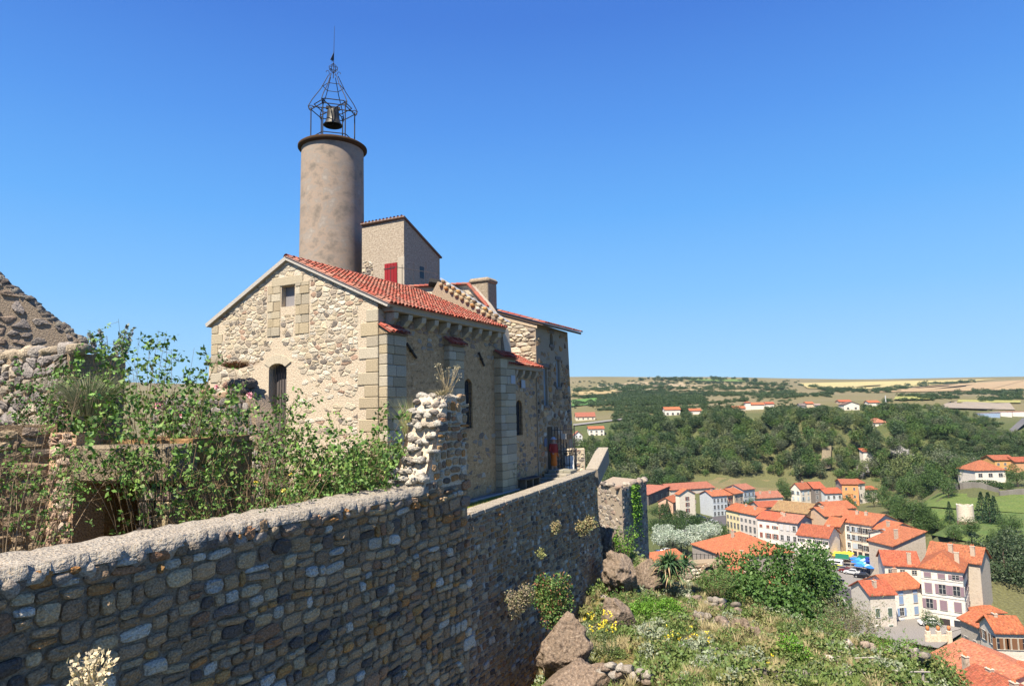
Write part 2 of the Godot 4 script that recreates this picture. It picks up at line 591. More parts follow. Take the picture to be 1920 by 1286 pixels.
# rough courses of squared rubble: rows of uneven height that wander a little, stones of uneven width, some split in two
func coursed(xf: Transform3D, lo: Vector2, hi: Vector2, region: PackedVector2Array, o: Dictionary) -> Array:
	var made := []
	var y := lo.y
	var g: float = o.get("gap", 0.02)
	var ph := rr(0, 6)
	while y < hi.y:
		var h: float = o.ch * rr(0.6, 1.45)
		var x: float = lo.x - o.cw * rr(0, 1)
		while x < hi.x:
			var w: float = o.cw * rr(0.5, 1.15) if rng.randf() < 0.75 else o.cw * rr(1.1, 1.8)
			var cells := [Rect2(x, y, w, h)]
			if h > o.ch * 1.1 and rng.randf() < 0.3:
				var f := rr(0.38, 0.62)
				cells = [Rect2(x, y, w, h * f), Rect2(x, y + h * f, w, h * (1.0 - f))]
			elif w > o.cw and rng.randf() < 0.2:
				var f := rr(0.6, 0.78)
				cells = [Rect2(x, y, w * f, h), Rect2(x + w * f, y, w * (1.0 - f), h)]
			x += w
			for c: Rect2 in cells:
				var ctr := c.get_center()
				ctr.y += 0.05 * sin(ctr.x * 1.3 + ph) + 0.03 * sin(ctr.x * 3.7 + y)
				if not Geometry2D.is_point_in_polygon(ctr, region) or (o.has("keep") and not o.keep.call(ctr.x, ctr.y)):
					continue
				var hw := c.size.x * 0.5 - g * rr(0.3, 1.0)
				var hh := c.size.y * 0.5 - g * rr(0.3, 1.0)
				var tl := rr(-0.14, 0.14)
				var cut := PackedVector2Array()
				var n := 11 + rng.randi() % 3
				var e := rr(2.4, 4.2)
				for k in n:
					var w2 := TAU * (k + rr(-0.25, 0.25)) / n
					var q := Vector2(signf(cos(w2)) * pow(absf(cos(w2)), 2.0 / e) * hw, signf(sin(w2)) * pow(absf(sin(w2)), 2.0 / e) * hh) * rr(0.9, 1.06)
					cut.append(ctr + q.rotated(tl))
				made.append([hw * hh * 4.0 / (xf * Vector3(ctr.x, ctr.y, 0)).length_squared(), cut])
		y += h
	return made

# a lump of rock: icosphere pushed in and out by noise
func ico(sub: int) -> Array:
	var g := (1.0 + sqrt(5.0)) / 2.0
	var vs := [Vector3(-1, g, 0), Vector3(1, g, 0), Vector3(-1, -g, 0), Vector3(1, -g, 0), Vector3(0, -1, g), Vector3(0, 1, g), Vector3(0, -1, -g), Vector3(0, 1, -g), Vector3(g, 0, -1), Vector3(g, 0, 1), Vector3(-g, 0, -1), Vector3(-g, 0, 1)]
	for k in vs.size():
		vs[k] = vs[k].normalized()
	var fs := [[0, 11, 5], [0, 5, 1], [0, 1, 7], [0, 7, 10], [0, 10, 11], [1, 5, 9], [5, 11, 4], [11, 10, 2], [10, 7, 6], [7, 1, 8], [3, 9, 4], [3, 4, 2], [3, 2, 6], [3, 6, 8], [3, 8, 9], [4, 9, 5], [2, 4, 11], [6, 2, 10], [8, 6, 7], [9, 8, 1]]
	for q in sub:
		var mid := {}
		var nf := []
		for f: Array in fs:
			var m := []
			for e in 3:
				var a: int = f[e]
				var b: int = f[(e + 1) % 3]
				var key := Vector2i(mini(a, b), maxi(a, b))
				if not mid.has(key):
					mid[key] = vs.size()
					vs.append(((vs[a] + vs[b]) * 0.5).normalized())
				m.append(mid[key])
			nf.append([f[0], m[0], m[2]])
			nf.append([f[1], m[1], m[0]])
			nf.append([f[2], m[2], m[1]])
			nf.append([m[0], m[1], m[2]])
		fs = nf
	return [vs, fs]

func rock_mesh(sd: int, sub: int, rough: float, col: Color, radii := Vector3.ONE, cuts := 0) -> MB:
	var s := ico(sub)
	var nz := FastNoiseLite.new()
	nz.seed = sd
	nz.frequency = 0.9
	nz.fractal_octaves = 4
	var r := RandomNumberGenerator.new()
	r.seed = sd
	var planes := []
	for k in cuts:
		planes.append([Vector3(r.randf_range(-1, 1), r.randf_range(-1, 1), r.randf_range(-1, 1)).normalized(), r.randf_range(0.55, 0.85)])
	var mb := MB.new()
	var ps := PackedVector3Array()
	for p: Vector3 in s[0]:
		var q := p * (1.0 + rough * nz.get_noise_3dv(p * 1.4 + Vector3(sd, 0, 0)) * 1.6 + (rough * 0.55 * absf(nz.get_noise_3dv(p * 5.0 + Vector3(0, sd, 0))) if sub > 2 else 0.0))
		for c: Array in planes:
			var d: float = q.dot(c[0]) - c[1]
			if d > 0.0:
				q -= c[0] * d * 0.9
		ps.append(q * radii)
	var ns := PackedVector3Array()
	ns.resize(ps.size())
	for f: Array in s[1]:
		var fn := (ps[f[1]] - ps[f[0]]).cross(ps[f[2]] - ps[f[0]])
		for e in 3:
			ns[f[e]] += fn
	for k in ps.size():
		mb.vert(ps[k], ns[k].normalized(), col)
	for f: Array in s[1]:
		mb.face(f[0], f[1], f[2])
	return mb

# ---------------------------------------------------------------- plants
func dir3() -> Vector3:
	var z := rr(-1, 1)
	var w := rr(0, TAU)
	var s := sqrt(1.0 - z * z)
	return Vector3(s * cos(w), z, s * sin(w))

func leaf_at(mb: MB, p: Vector3, out: Vector3, size: float, col: Color) -> void:
	var al := (dir3() + out * 0.7 + Vector3(0, -0.15, 0)).normalized()
	var ac := al.cross(dir3()).normalized()
	mb.leaf(p, al, ac, size, size * 0.62, col)

func pick(pal: Array, var_ := 0.2) -> Color:
	var c: Color = pal[rng.randi() % pal.size()]
	return c * rr(1.0 - var_, 1.0 + var_)

# leaves through the shell of a set of lobes [centre, radii]
func leaves(mb: MB, lobes: Array, count: int, size: float, pal: Array, inner := 0.45) -> void:
	var total := 0.0
	for l: Array in lobes:
		total += l[1].x * l[1].z
	for l: Array in lobes:
		var m := int(count * l[1].x * l[1].z / total)
		for k in m:
			var d := dir3()
			var p: Vector3 = l[0] + d * l[1] * lerpf(inner, 1.06, sqrt(rng.randf()))
			leaf_at(mb, p, d, size * rr(0.7, 1.3), pick(pal))

func crown_lobes(r: Vector3, n: int, ctr: Vector3, share := 0.42) -> Array:
	var a := [[ctr, r * 0.62]]
	for k in n:
		var d := dir3()
		d.y = d.y * 0.9 + 0.08
		var s := share * rr(0.65, 1.15)
		a.append([ctr + d * r * rr(0.55, 0.85), r * s])
	return a

func tree(called: String, label: String, cat: String, h: float, rad: float, n_leaf: int, leaf: float, pal: Array, group := "", shape := 1.0, trunk_share := 0.25) -> Node3D:
	var o := thing(called, label, cat, Vector3.ZERO, Basis(), group)
	var tb := MB.new()
	var th := h * trunk_share
	tb.path([Vector3(0, -0.6, 0), Vector3(rr(-0.1, 0.1), th * 0.5, rr(-0.1, 0.1)) * 1.0, Vector3(rr(-0.2, 0.2), th, rr(-0.2, 0.2)), Vector3(rr(-0.3, 0.3), h * 0.75, rr(-0.3, 0.3))], h * 0.03, h * 0.008, 7, Color.WHITE)
	for k in 6:
		var w := TAU * k / 6.0 + rr(-0.4, 0.4)
		var y0 := th * rr(0.7, 1.6)
		tb.path([Vector3(0, y0, 0), Vector3(cos(w) * rad * 0.35, y0 + h * 0.14, sin(w) * rad * 0.35), Vector3(cos(w) * rad * 0.75, y0 + h * 0.27, sin(w) * rad * 0.75)], h * 0.014, h * 0.004, 5, Color.WHITE)
	put("trunk", tb, M.bark, o)
	var cb := MB.new()
	var ch := h - th * 0.8
	var ctr := Vector3(0, th * 0.8 + ch * 0.5, 0)
	leaves(cb, crown_lobes(Vector3(rad, ch * 0.5 * shape, rad), 13, ctr), n_leaf, leaf, pal)
	put("crown", cb, M.leaf, o)
	return o

func conifer(called: String, label: String, h: float, rad: float, pal: Array, group := "") -> Node3D:
	var o := thing(called, label, "tree", Vector3.ZERO, Basis(), group)
	var tb := MB.new()
	tb.path([Vector3(0, -0.5, 0), Vector3(0, h * 0.97, 0)], h * 0.025, 0.02, 6, Color.WHITE)
	put("trunk", tb, M.bark, o)
	var cb := MB.new()
	for k in 1500:
		var f := pow(rng.randf(), 1.6)
		var y := h * (0.08 + 0.92 * f)
		var w := rr(0, TAU)
		var tier := 0.72 + 0.28 * absf(sin(y * 3.2))
		var r := rad * (1.0 - f) * tier * sqrt(rr(0.15, 1.0)) + 0.08
		leaf_at(cb, Vector3(cos(w) * r, y - r * 0.25, sin(w) * r), Vector3(cos(w), -0.2, sin(w)), h * 0.045, pick(pal))
	put("crown", cb, M.leaf, o)
	return o

# a low rounded cushion of leaves
func cushion(called: String, label: String, cat: String, p: Vector3, r: Vector3, n: int, leaf: float, pal: Array) -> Node3D:
	var o := thing(called, label, cat, p)
	var mb := MB.new()
	leaves(mb, crown_lobes(r, 8, Vector3.ZERO, 0.5), n, leaf, pal, 0.3)
	put("foliage", mb, M.leaf, o)
	return o

# a shrub of arching stems; leaves sit along the upper stems
func shrub(called: String, label: String, base: Vector3, w: float, h: float, stems: int, n_leaf: int, leaf: float, pal: Array, stem_col := Color(0.16, 0.11, 0.07), bare := 0.35, group := "", spread := Vector3.ZERO) -> Node3D:
	var o := thing(called, label, "shrub", base, Basis(), group)
	var sb := MB.new()
	var lb := MB.new()
	var per := maxi(1, n_leaf / stems)
	for s in stems:
		var wd := rr(0, TAU)
		var foot := Vector3(cos(wd), 0, sin(wd)) * w * 0.22 * sqrt(rng.randf()) + spread * rr(-0.5, 0.5)
		var w2 := wd + rr(-0.7, 0.7)
		var reach := w * 0.5 * sqrt(rr(0.05, 1.0))
		var top := foot + Vector3(cos(w2) * reach, h * rr(0.55, 1.0), sin(w2) * reach)
		var pts := []
		for k in 6:
			var f := k / 5.0
			var p := foot.lerp(top, f)
			p += Vector3(cos(w2), 0, sin(w2)) * w * 0.1 * (f * f - f) + dir3() * w * 0.03 * f
			p.y = lerpf(foot.y, top.y, 1.0 - pow(1.0 - f, 1.25))
			pts.append(p)
		sb.path(pts, minf(0.004 + w * 0.003, 0.012), 0.0025, 4, stem_col * rr(0.7, 1.4))
		var sprays := maxi(1, per / 6)
		for k in sprays:
			var f := lerpf(bare, 1.0, sqrt(rng.randf())) * 4.999
			var p: Vector3 = pts[int(f)].lerp(pts[int(f) + 1], f - int(f))
			var d := dir3()
			var q := p + d * w * 0.13 * rr(0.15, 1.3)
			sb.tube(p, q, 0.003, 0.002, 3, stem_col)
			var col := pick(pal, 0.28)
			for j in 6:
				leaf_at(lb, q + dir3() * leaf * rr(0.3, 1.1), d, leaf * rr(0.6, 1.25), col * rr(0.85, 1.15))
	put("stems", sb, M.twig, o, "stuff")
	put("foliage", lb, M.leaf, o)
	return o

func tuft_into(mb: MB, base: Vector3, n: int, h: float, spread: float, pal: Array, wid := 0.012) -> void:
	for k in n:
		var w := rr(0, TAU)
		var lean := spread * sqrt(rng.randf())
		var d := Vector3(cos(w), 0, sin(w))
		var p := base + d * lean * 0.25
		var hh := h * rr(0.5, 1.0)
		var m := p + d * lean * 0.3 + Vector3(0, hh * 0.6, 0)
		var t := p + d * lean + Vector3(0, hh, 0)
		var c := d.cross(Vector3.UP).rotated(Vector3.UP, rr(-1, 1)) * wid
		var col := pick(pal, 0.25)
		var nn := c.cross(m - p).normalized()
		var q := mb.v.size()
		mb.vert(p - c, nn, col); mb.vert(p + c, nn, col); mb.vert(m + c * 0.8, nn, col); mb.vert(m - c * 0.8, nn, col); mb.vert(t, nn, col)
		mb.face(q, q + 1, q + 2); mb.face(q, q + 2, q + 3); mb.face(q + 3, q + 2, q + 4)

# ---------------------------------------------------------------- the valley
var ctl := []

func terrain_points() -> void:
	# [photo x, photo y, metres ahead] of ground that can be read from the photograph
	for q: Array in [
		[900, 1300, 0], [1100, 1200, 0], [1000, 1060, 0], [1150, 985, 290],
		[1230, 975, 0], [1300, 967, 0], [1420, 945, 340], [1540, 945, 340], [1650, 945, 0], [1700, 950, 300],
		[1250, 1065, 0], [1340, 1010, 0], [1450, 1020, 0], [1560, 1050, 0], [1600, 1090, 0], [1500, 1080, 0], [1640, 1120, 0], [1700, 1110, 0], [1780, 1120, 0], [1540, 1110, 0], [1400, 980, 0], [1350, 975, 0], [1500, 1000, 0], [1620, 1000, 0], [1700, 1030, 0], [1790, 1080, 0], [1300, 1030, 0], [1400, 1060, 0], [1680, 1050, 0], [1580, 1150, 0], [1730, 1190, 0], [1760, 1160, 0], [1850, 1150, 0], [1850, 1240, 0], [1920, 1250, 0],
		[1850, 1080, 165], [1800, 1000, 205], [1813, 990, 212], [1880, 1000, 205], [1750, 950, 250], [1850, 935, 262], [1860, 908, 272], [1950, 900, 275], [2000, 960, 240],
		[1120, 935, 340], [1200, 925, 370], [1300, 908, 380], [1450, 915, 372], [1560, 944, 0], [1590, 944, 0], [1620, 942, 0], [1645, 938, 0], [1600, 892, 382], [1628, 863, 392], [1690, 890, 345], [1780, 880, 310],
		[1000, 870, 420], [1110, 822, 440], [1200, 840, 425], [1300, 860, 410], [1450, 840, 405], [1560, 830, 385], [1650, 802, 385], [1750, 800, 400], [1850, 820, 400], [1920, 790, 430],
		[1000, 830, 480], [1100, 805, 470], [1260, 780, 470], [1405, 774, 440], [1520, 770, 410], [1605, 770, 395], [1700, 765, 440], [1800, 765, 500], [1900, 776, 520],
		[1080, 785, 600], [1250, 765, 600], [1400, 755, 620], [1550, 752, 620], [1700, 748, 620], [1850, 757, 640], [2000, 757, 640],
		[1080, 762, 850], [1250, 748, 850], [1400, 740, 900], [1550, 741, 850], [1700, 742, 850], [1900, 741, 850],
		[1080, 735, 1400], [1250, 728, 1400], [1400, 722, 1400], [1560, 727, 1350], [1700, 729, 1350], [1900, 728, 1300],
		[1080, 711, 2300], [1180, 711, 2300], [1300, 711, 2200], [1420, 716, 2300], [1500, 719, 2400], [1700, 715, 2300], [1850, 711, 2200], [1950, 711, 2200],
		[600, 800, 400], [600, 730, 1500], [600, 716, 2300], [0, 730, 1500], [0, 720, 2300], [2300, 1000, 200], [2300, 800, 400], [2300, 730, 1500], [2300, 712, 2300]]:
		var p := at(q[0], q[1], q[2]) if q[2] > 0 else on(q[0], q[1], -50.0)
		ctl.append([p.x / -p.z * 3.2, log(-p.z) * 3.0, p.y])

func land(x: float, z: float) -> float:
	var u := x / -z * 3.2
	var v := log(-z) * 3.0
	var s := 0.0
	var t := 0.0
	for q: Array in ctl:
		var du: float = u - q[0]
		var dv: float = v - q[1]
		var d := du * du + dv * dv + 0.0035
		var w := 1.0 / (d * d)
		s += w * q[2]
		t += w
	return s / t

# where the line of sight through a photo pixel meets the valley
func hit(x: float, y: float, d0 := 100.0) -> Vector3:
	var v := ray(x, y)
	v /= -v.z
	var d := d0
	while d < 6000.0:
		var p := v * d
		if p.y < land(p.x, p.z):
			var lo := d / 1.02
			var hi := d
			for k in 12:
				var m := (lo + hi) * 0.5
				p = v * m
				if p.y < land(p.x, p.z):
					hi = m
				else:
					lo = m
			return v * hi
		d *= 1.02
	return v * 2200.0

func terrain() -> void:
	terrain_points()
	var mb := MB.new()
	var nu := 96
	var nv := 84
	for j in nv + 1:
		var d := 60.0 * pow(60.0, float(j) / nv)
		for k in nu + 1:
			var s := lerpf(-1.3, 1.25, float(k) / nu)
			var x := s * d
			var f := 0.5 + 0.5 * sin(x * 0.021 + d * 0.013) * sin(x * 0.008 - d * 0.017)
			var col := Color(0.10, 0.13, 0.045).lerp(Color(0.165, 0.165, 0.075), f)
			if d > 560.0:
				col = Color(0.20, 0.185, 0.085).lerp(Color(0.27, 0.23, 0.13), f)
			mb.vert(Vector3(x, land(x, -d), -d), Vector3.UP, col, Vector2(x, d))
	for j in nv:
		for k in nu:
			var a := j * (nu + 1) + k
			mb.face(a, a + 1, a + nu + 2)
			mb.face(a, a + nu + 2, a + nu + 1)
	smooth(mb)
	var o := put("valley_ground", mb, M.ground)
	o.set_meta("kind", "structure")

func smooth(mb: MB) -> void:
	for k in mb.n.size():
		mb.n[k] = Vector3.ZERO
	for k in range(0, mb.i.size(), 3):
		var fn := (mb.v[mb.i[k + 2]] - mb.v[mb.i[k]]).cross(mb.v[mb.i[k + 1]] - mb.v[mb.i[k]])
		for e in 3:
			mb.n[mb.i[k + e]] += fn
	for k in mb.n.size():
		mb.n[k] = mb.n[k].normalized()

# a sheet laid on the valley inside four photo pixels (counter-clockwise from the near corner), lift metres above it
func drape(called: String, q: Array, mt: Material, cols: Array, lift := 0.4, nx := 14, ny := 5) -> MeshInstance3D:
	var mb := MB.new()
	for j in ny + 1:
		for k in nx + 1:
			var f := float(k) / nx
			var g := float(j) / ny
			var a: Vector2 = q[0].lerp(q[1], f)
			var b: Vector2 = q[3].lerp(q[2], f)
			var s := a.lerp(b, g)
			var p := hit(s.x, s.y)
			mb.vert(p + Vector3.UP * (lift + -p.z * 0.0008), Vector3.UP, cols[0].lerp(cols[1], 0.5 + 0.5 * sin(k * 1.7 + j * 2.3)))
	for j in ny:
		for k in nx:
			var a := j * (nx + 1) + k
			mb.face(a, a + 1, a + nx + 2)
			mb.face(a, a + nx + 2, a + nx + 1)
	smooth(mb)
	var o := put(called, mb, mt)
	o.set_meta("kind", "structure")
	return o

# ---------------------------------------------------------------- the castle hill under and beside the rampart
var hctl := []

func hill_y(x: float, z: float) -> float:
	var s := 0.0
	var t := 0.0
	for q: Vector3 in hctl:
		var dx := x - q.x
		var dz := z - q.z
		var d := dx * dx + dz * dz + 0.8
		var w := 1.0 / (d * d)
		s += w * q.y
		t += w
	return s / t

func hill_hit(x: float, y: float) -> Vector3:
	var v := ray(x, y)
	v /= -v.z
	var d := 8.0
	while d < 110.0:
		var p := v * d
		if p.y < hill_y(p.x, p.z):
			return Vector3(p.x, hill_y(p.x, p.z), p.z)
		d += 0.15
	return v * 40.0

func hillside() -> void:
	for q: Array in [
		[960, 1400, 20.5], [1020, 1350, 21.5], [1100, 1310, 21], [1200, 1300, 19.5], [1350, 1300, 18.5], [1500, 1300, 18.5], [1620, 1300, 19.5], [1750, 1320, 22],
		[1100, 1215, 26], [1180, 1230, 24], [1250, 1200, 26], [1340, 1210, 25], [1440, 1230, 24], [1550, 1250, 23.5], [1650, 1262, 24.5],
		[1130, 1120, 34], [1200, 1140, 32], [1230, 1128, 34], [1300, 1132, 33.5], [1300, 1112, 36], [1270, 1098, 38], [1340, 1098, 38.5], [1370, 1120, 36], [1385, 1150, 34],
		[1400, 1185, 31], [1470, 1215, 28.5], [1560, 1215, 28.5], [1640, 1225, 28.5], [1700, 1245, 28], [1760, 1290, 27],
		[1150, 1060, 42], [1225, 1062, 45], [1320, 1085, 43]]:
		hctl.append(at(q[0], q[1], q[2]))
	# below the wall, and the steep fall to the town
	for q: Vector3 in [Vector3(0, -11, -20), Vector3(1, -10.8, -26), Vector3(-3, -10.5, -16), Vector3(2.5, -10.0, -31), Vector3(4, -9.5, -38), Vector3(6, -9.5, -44),
		Vector3(13, -14.5, -37), Vector3(17, -14.5, -34), Vector3(21, -18, -32), Vector3(12, -16, -46), Vector3(20, -19, -42), Vector3(28, -26, -36), Vector3(5, -16, -56), Vector3(14, -24, -58), Vector3(24, -28, -54), Vector3(36, -28, -46),
		Vector3(0, -30, -75), Vector3(10, -36, -75), Vector3(22, -40, -72), Vector3(38, -42, -66), Vector3(55, -40, -60), Vector3(-12, -10, -60), Vector3(-12, -30, -85), Vector3(0, -49, -100), Vector3(16, -50.5, -98), Vector3(36, -50.5, -94), Vector3(60, -50.5, -90), Vector3(85, -50.5, -85), Vector3(60, -45, -70), Vector3(40, -34, -30), Vector3(36, -28, -20), Vector3(60, -40, -45), Vector3(70, -40, -25), Vector3(18, -14, -18), Vector3(26, -22, -24), Vector3(15.5, -13, -21.5), Vector3(17.5, -15, -24), Vector3(20, -16.5, -28)]:
		hctl.append(q)
	var mb := MB.new()
	var nu := 90
	var nv := 100
	var nz := FastNoiseLite.new()
	nz.seed = 5
	nz.frequency = 0.35
	for j in nv + 1:
		var d := 11.0 * pow(10.5, float(j) / nv)
		for k in nu + 1:
			var s := lerpf(-0.12, 1.0, float(k) / nu)
			var x := s * d
			var y := hill_y(x, -d)
			y += nz.get_noise_2d(x, d) * 0.2 * clampf(d / 30.0, 0.4, 2.0)
			mb.vert(Vector3(x, y, -d), Vector3.UP, Color.WHITE)
	for j in nv:
		for k in nu:
			var a := j * (nu + 1) + k
			mb.face(a, a + 1, a + nu + 2)
			mb.face(a, a + nu + 2, a + nu + 1)
	smooth(mb)
	var o := put("hillside_ground", mb, M.soil)
	o.set_meta("kind", "structure")

# ---------------------------------------------------------------- masonry helpers
const CREAM := [Color(0.721, 0.617, 0.445), Color(0.783, 0.707, 0.567), Color(0.677, 0.564, 0.402), Color(0.813, 0.747, 0.619), Color(0.732, 0.640, 0.491), Color(0.577, 0.492, 0.380), Color(0.758, 0.653, 0.467), Color(0.837, 0.775, 0.649), Color(0.678, 0.595, 0.467), Color(0.763, 0.688, 0.550), Color(0.794, 0.712, 0.545), Color(0.288, 0.255, 0.221), Color(0.542, 0.376, 0.275), Color(0.504, 0.428, 0.338)]
const ASHLAR := [Color(0.552, 0.461, 0.313), Color(0.592, 0.511, 0.369), Color(0.521, 0.437, 0.302), Color(0.599, 0.537, 0.415), Color(0.515, 0.455, 0.351)]
const BASALT := [Color(0.513, 0.348, 0.200), Color(0.446, 0.300, 0.175), Color(0.551, 0.368, 0.206), Color(0.475, 0.328, 0.200), Color(0.522, 0.361, 0.209), Color(0.418, 0.292, 0.181), Color(0.570, 0.397, 0.231), Color(0.494, 0.328, 0.185), Color(0.541, 0.381, 0.225), Color(0.465, 0.316, 0.191), Color(0.627, 0.449, 0.259), Color(0.665, 0.498, 0.296), Color(0.475, 0.267, 0.148), Color(0.570, 0.292, 0.111), Color(0.285, 0.202, 0.136), Color(0.665, 0.510, 0.320), Color(0.66, 0.58, 0.45), Color(0.60, 0.34, 0.13), Color(0.18, 0.145, 0.12), Color(0.52, 0.36, 0.20), Color(0.28, 0.215, 0.165), Color(0.70, 0.64, 0.53)]
const BROWN := [Color(0.492, 0.420, 0.340), Color(0.434, 0.371, 0.308), Color(0.532, 0.460, 0.370), Color(0.374, 0.302, 0.257), Color(0.573, 0.510, 0.420), Color(0.449, 0.332, 0.260), Color(0.297, 0.261, 0.234)]
const TILES := [Color(0.48, 0.125, 0.085), Color(0.54, 0.15, 0.10), Color(0.42, 0.10, 0.07), Color(0.57, 0.19, 0.13), Color(0.50, 0.135, 0.10), Color(0.42, 0.19, 0.14), Color(0.36, 0.17, 0.13), Color(0.52, 0.24, 0.17)]
const GABLE := Basis(Vector3(0, 0, 1), Vector3(0, 1, 0), Vector3(-1, 0, 0))

# a flat convex wall face in the frame xf with rectangular openings and their reveals
func holed(mb: MB, xf: Transform3D, outline: PackedVector2Array, holes: Array, reveal: float, col := Color.WHITE) -> void:
	var xs := [-1e3, 1e3]
	var ys := [-1e3, 1e3]
	for h: Rect2 in holes:
		xs.append_array([h.position.x, h.end.x])
		ys.append_array([h.position.y, h.end.y])
	xs.sort()
	ys.sort()
	for a in xs.size() - 1:
		for b in ys.size() - 1:
			var poly := outline
			poly = clip_half(poly, Vector2(xs[a], 0), Vector2(-1, 0))
			poly = clip_half(poly, Vector2(xs[a + 1], 0), Vector2(1, 0))
			poly = clip_half(poly, Vector2(0, ys[b]), Vector2(0, -1))
			poly = clip_half(poly, Vector2(0, ys[b + 1]), Vector2(0, 1))
			if poly.size() < 3:
				continue
			var c := Vector2.ZERO
			for p in poly:
				c += p
			c /= poly.size()
			var open := false
			for h: Rect2 in holes:
				open = open or h.has_point(c)
			if open:
				continue
			for k in range(1, poly.size() - 1):
				mb.tri(xf * Vector3(poly[0].x, poly[0].y, 0), xf * Vector3(poly[k].x, poly[k].y, 0), xf * Vector3(poly[k + 1].x, poly[k + 1].y, 0), col)
	for h: Rect2 in holes:
		var p := [h.position, Vector2(h.end.x, h.position.y), h.end, Vector2(h.position.x, h.end.y)]
		for k in 4:
			var a: Vector2 = p[k]
			var b: Vector2 = p[(k + 1) % 4]
			mb.quad(xf * Vector3(a.x, a.y, 0), xf * Vector3(a.x, a.y, -reveal), xf * Vector3(b.x, b.y, -reveal), xf * Vector3(b.x, b.y, 0), col)

# rounds off the head of an opening: fills the two upper corners, as deep as the reveal
func arch_head(mb: MB, xf: Transform3D, h: Rect2, reveal: float, rise: float, col := Color.WHITE) -> void:
	var hw := h.size.x * 0.5
	var cx := h.get_center().x
	var sp := h.end.y - rise
	for s: float in [-1.0, 1.0]:
		var corner := Vector2(cx + s * hw, h.end.y)
		for k in 6:
			var w0 := PI * 0.5 * k / 6.0
			var w1 := PI * 0.5 * (k + 1) / 6.0
			var a := Vector2(cx + s * hw * cos(w0), sp + rise * sin(w0))
			var b := Vector2(cx + s * hw * cos(w1), sp + rise * sin(w1))
			var A := xf * Vector3(a.x, a.y, 0.002)
			var B := xf * Vector3(b.x, b.y, 0.002)
			var C := xf * Vector3(corner.x, corner.y, 0.002)
			var A2 := xf * Vector3(a.x, a.y, -reveal)
			var B2 := xf * Vector3(b.x, b.y, -reveal)
			if s > 0:
				mb.tri(A, C, B, col)
				mb.quad(A, B, B2, A2, col)
			else:
				mb.tri(A, B, C, col)
				mb.quad(A, A2, B2, B, col)

# canal tiles over a w by l rectangle: x along the eave, y up the slope, z out of the roof
func tiles(mb: MB, xf: Transform3D, w: float, l: float, pitch := 0.215, course := 0.36, skew := 0.0) -> void:
	var nc := int(w / pitch)
	var nr := int(ceil(l / course))
	for cx in nc:
		var x0 := (cx + 0.5) * w / nc
		for cy in nr:
			var y0 := cy * course - 0.03
			var y1 := minf(y0 + course + 0.07, l)
			if y1 < y0 + 0.08:
				continue
			var col := pick(TILES, 0.14)
			var r0 := pitch * 0.47
			var r1 := pitch * 0.38
			var k := mb.v.size()
			var dx := rr(-0.014, 0.014)
			y0 += rr(-0.02, 0.02)
			var xs := x0 + dx + skew * y0
			for s in 6:
				var a := PI * s / 5.0
				var o := Vector3(cos(a), 0, sin(a) * 0.8)
				mb.vert(xf * Vector3(xs + o.x * r0, y0, 0.045 + o.z * r0), (xf.basis * o).normalized(), col)
				mb.vert(xf * Vector3(xs + skew * (y1 - y0) + o.x * r1, y1, 0.015 + o.z * r1), (xf.basis * o).normalized(), col)
			for s in 5:
				var p := k + s * 2
				mb.face(p, p + 1, p + 3)
				mb.face(p, p + 3, p + 2)
	# the channel tiles between
	for cx in nc + 1:
		var x0 := cx * w / nc
		var col := pick(TILES, 0.2)
		mb.quad(xf * Vector3(x0 - 0.07, -0.05, 0.012), xf * Vector3(x0 + 0.07, -0.05, 0.012), xf * Vector3(x0 + 0.07 + skew * l, l, 0.012), xf * Vector3(x0 - 0.07 + skew * l, l, 0.012), col)

# courses of dressed blocks on the face of a pier: the frame's x from 0 to w, y from 0 to h, depth d behind the face
func courses(parent: Node, xf: Transform3D, w: float, h: float, d: float, ch: float, per: int, pal: Array, proud := 0.03, called := "ashlar_block", chamfer := 0.018) -> void:
	var y := 0.0
	var odd := false
	while y < h - 0.05:
		var hh := minf(ch * rr(0.8, 1.2), h - y)
		if h - y - hh < ch * 0.4:
			hh = h - y
		var cuts := [0.0]
		for k in per - 1:
			cuts.append(w * ((k + (0.62 if odd else 0.38) + rr(-0.08, 0.08)) / (per - 0.0) + 0.5 / per * 0.5))
		cuts.append(w)
		for k in cuts.size() - 1:
			var mb := MB.new()
			var g := 0.005
			mb.block(xf, Vector3(cuts[k] + g, y + g, -d), Vector3(cuts[k + 1] - g, y + hh - g, proud * rr(0.4, 1.3)), chamfer, pick(pal, 0.14))
			put(called, mb, M.ashlar, parent)
		odd = not odd
		y += hh

func prism(mb: MB, xf: Transform3D, poly: PackedVector2Array, z0: float, z1: float, col: Color) -> void:
	var m := poly.size()
	for k in range(1, m - 1):
		mb.tri(xf * Vector3(poly[0].x, poly[0].y, z1), xf * Vector3(poly[k].x, poly[k].y, z1), xf * Vector3(poly[k + 1].x, poly[k + 1].y, z1), col)
		mb.tri(xf * Vector3(poly[0].x, poly[0].y, z0), xf * Vector3(poly[k + 1].x, poly[k + 1].y, z0), xf * Vector3(poly[k].x, poly[k].y, z0), col)
	for k in m:
		var a := poly[k]
		var b := poly[(k + 1) % m]
		mb.quad(xf * Vector3(a.x, a.y, z0), xf * Vector3(b.x, b.y, z0), xf * Vector3(b.x, b.y, z1), xf * Vector3(a.x, a.y, z1), col)

func ident() -> Transform3D:
	return Transform3D.IDENTITY

func v2(a: Array) -> PackedVector2Array:
	var r := PackedVector2Array()
	for k in range(0, a.size(), 2):
		r.append(Vector2(a[k], a[k + 1]))
	return r

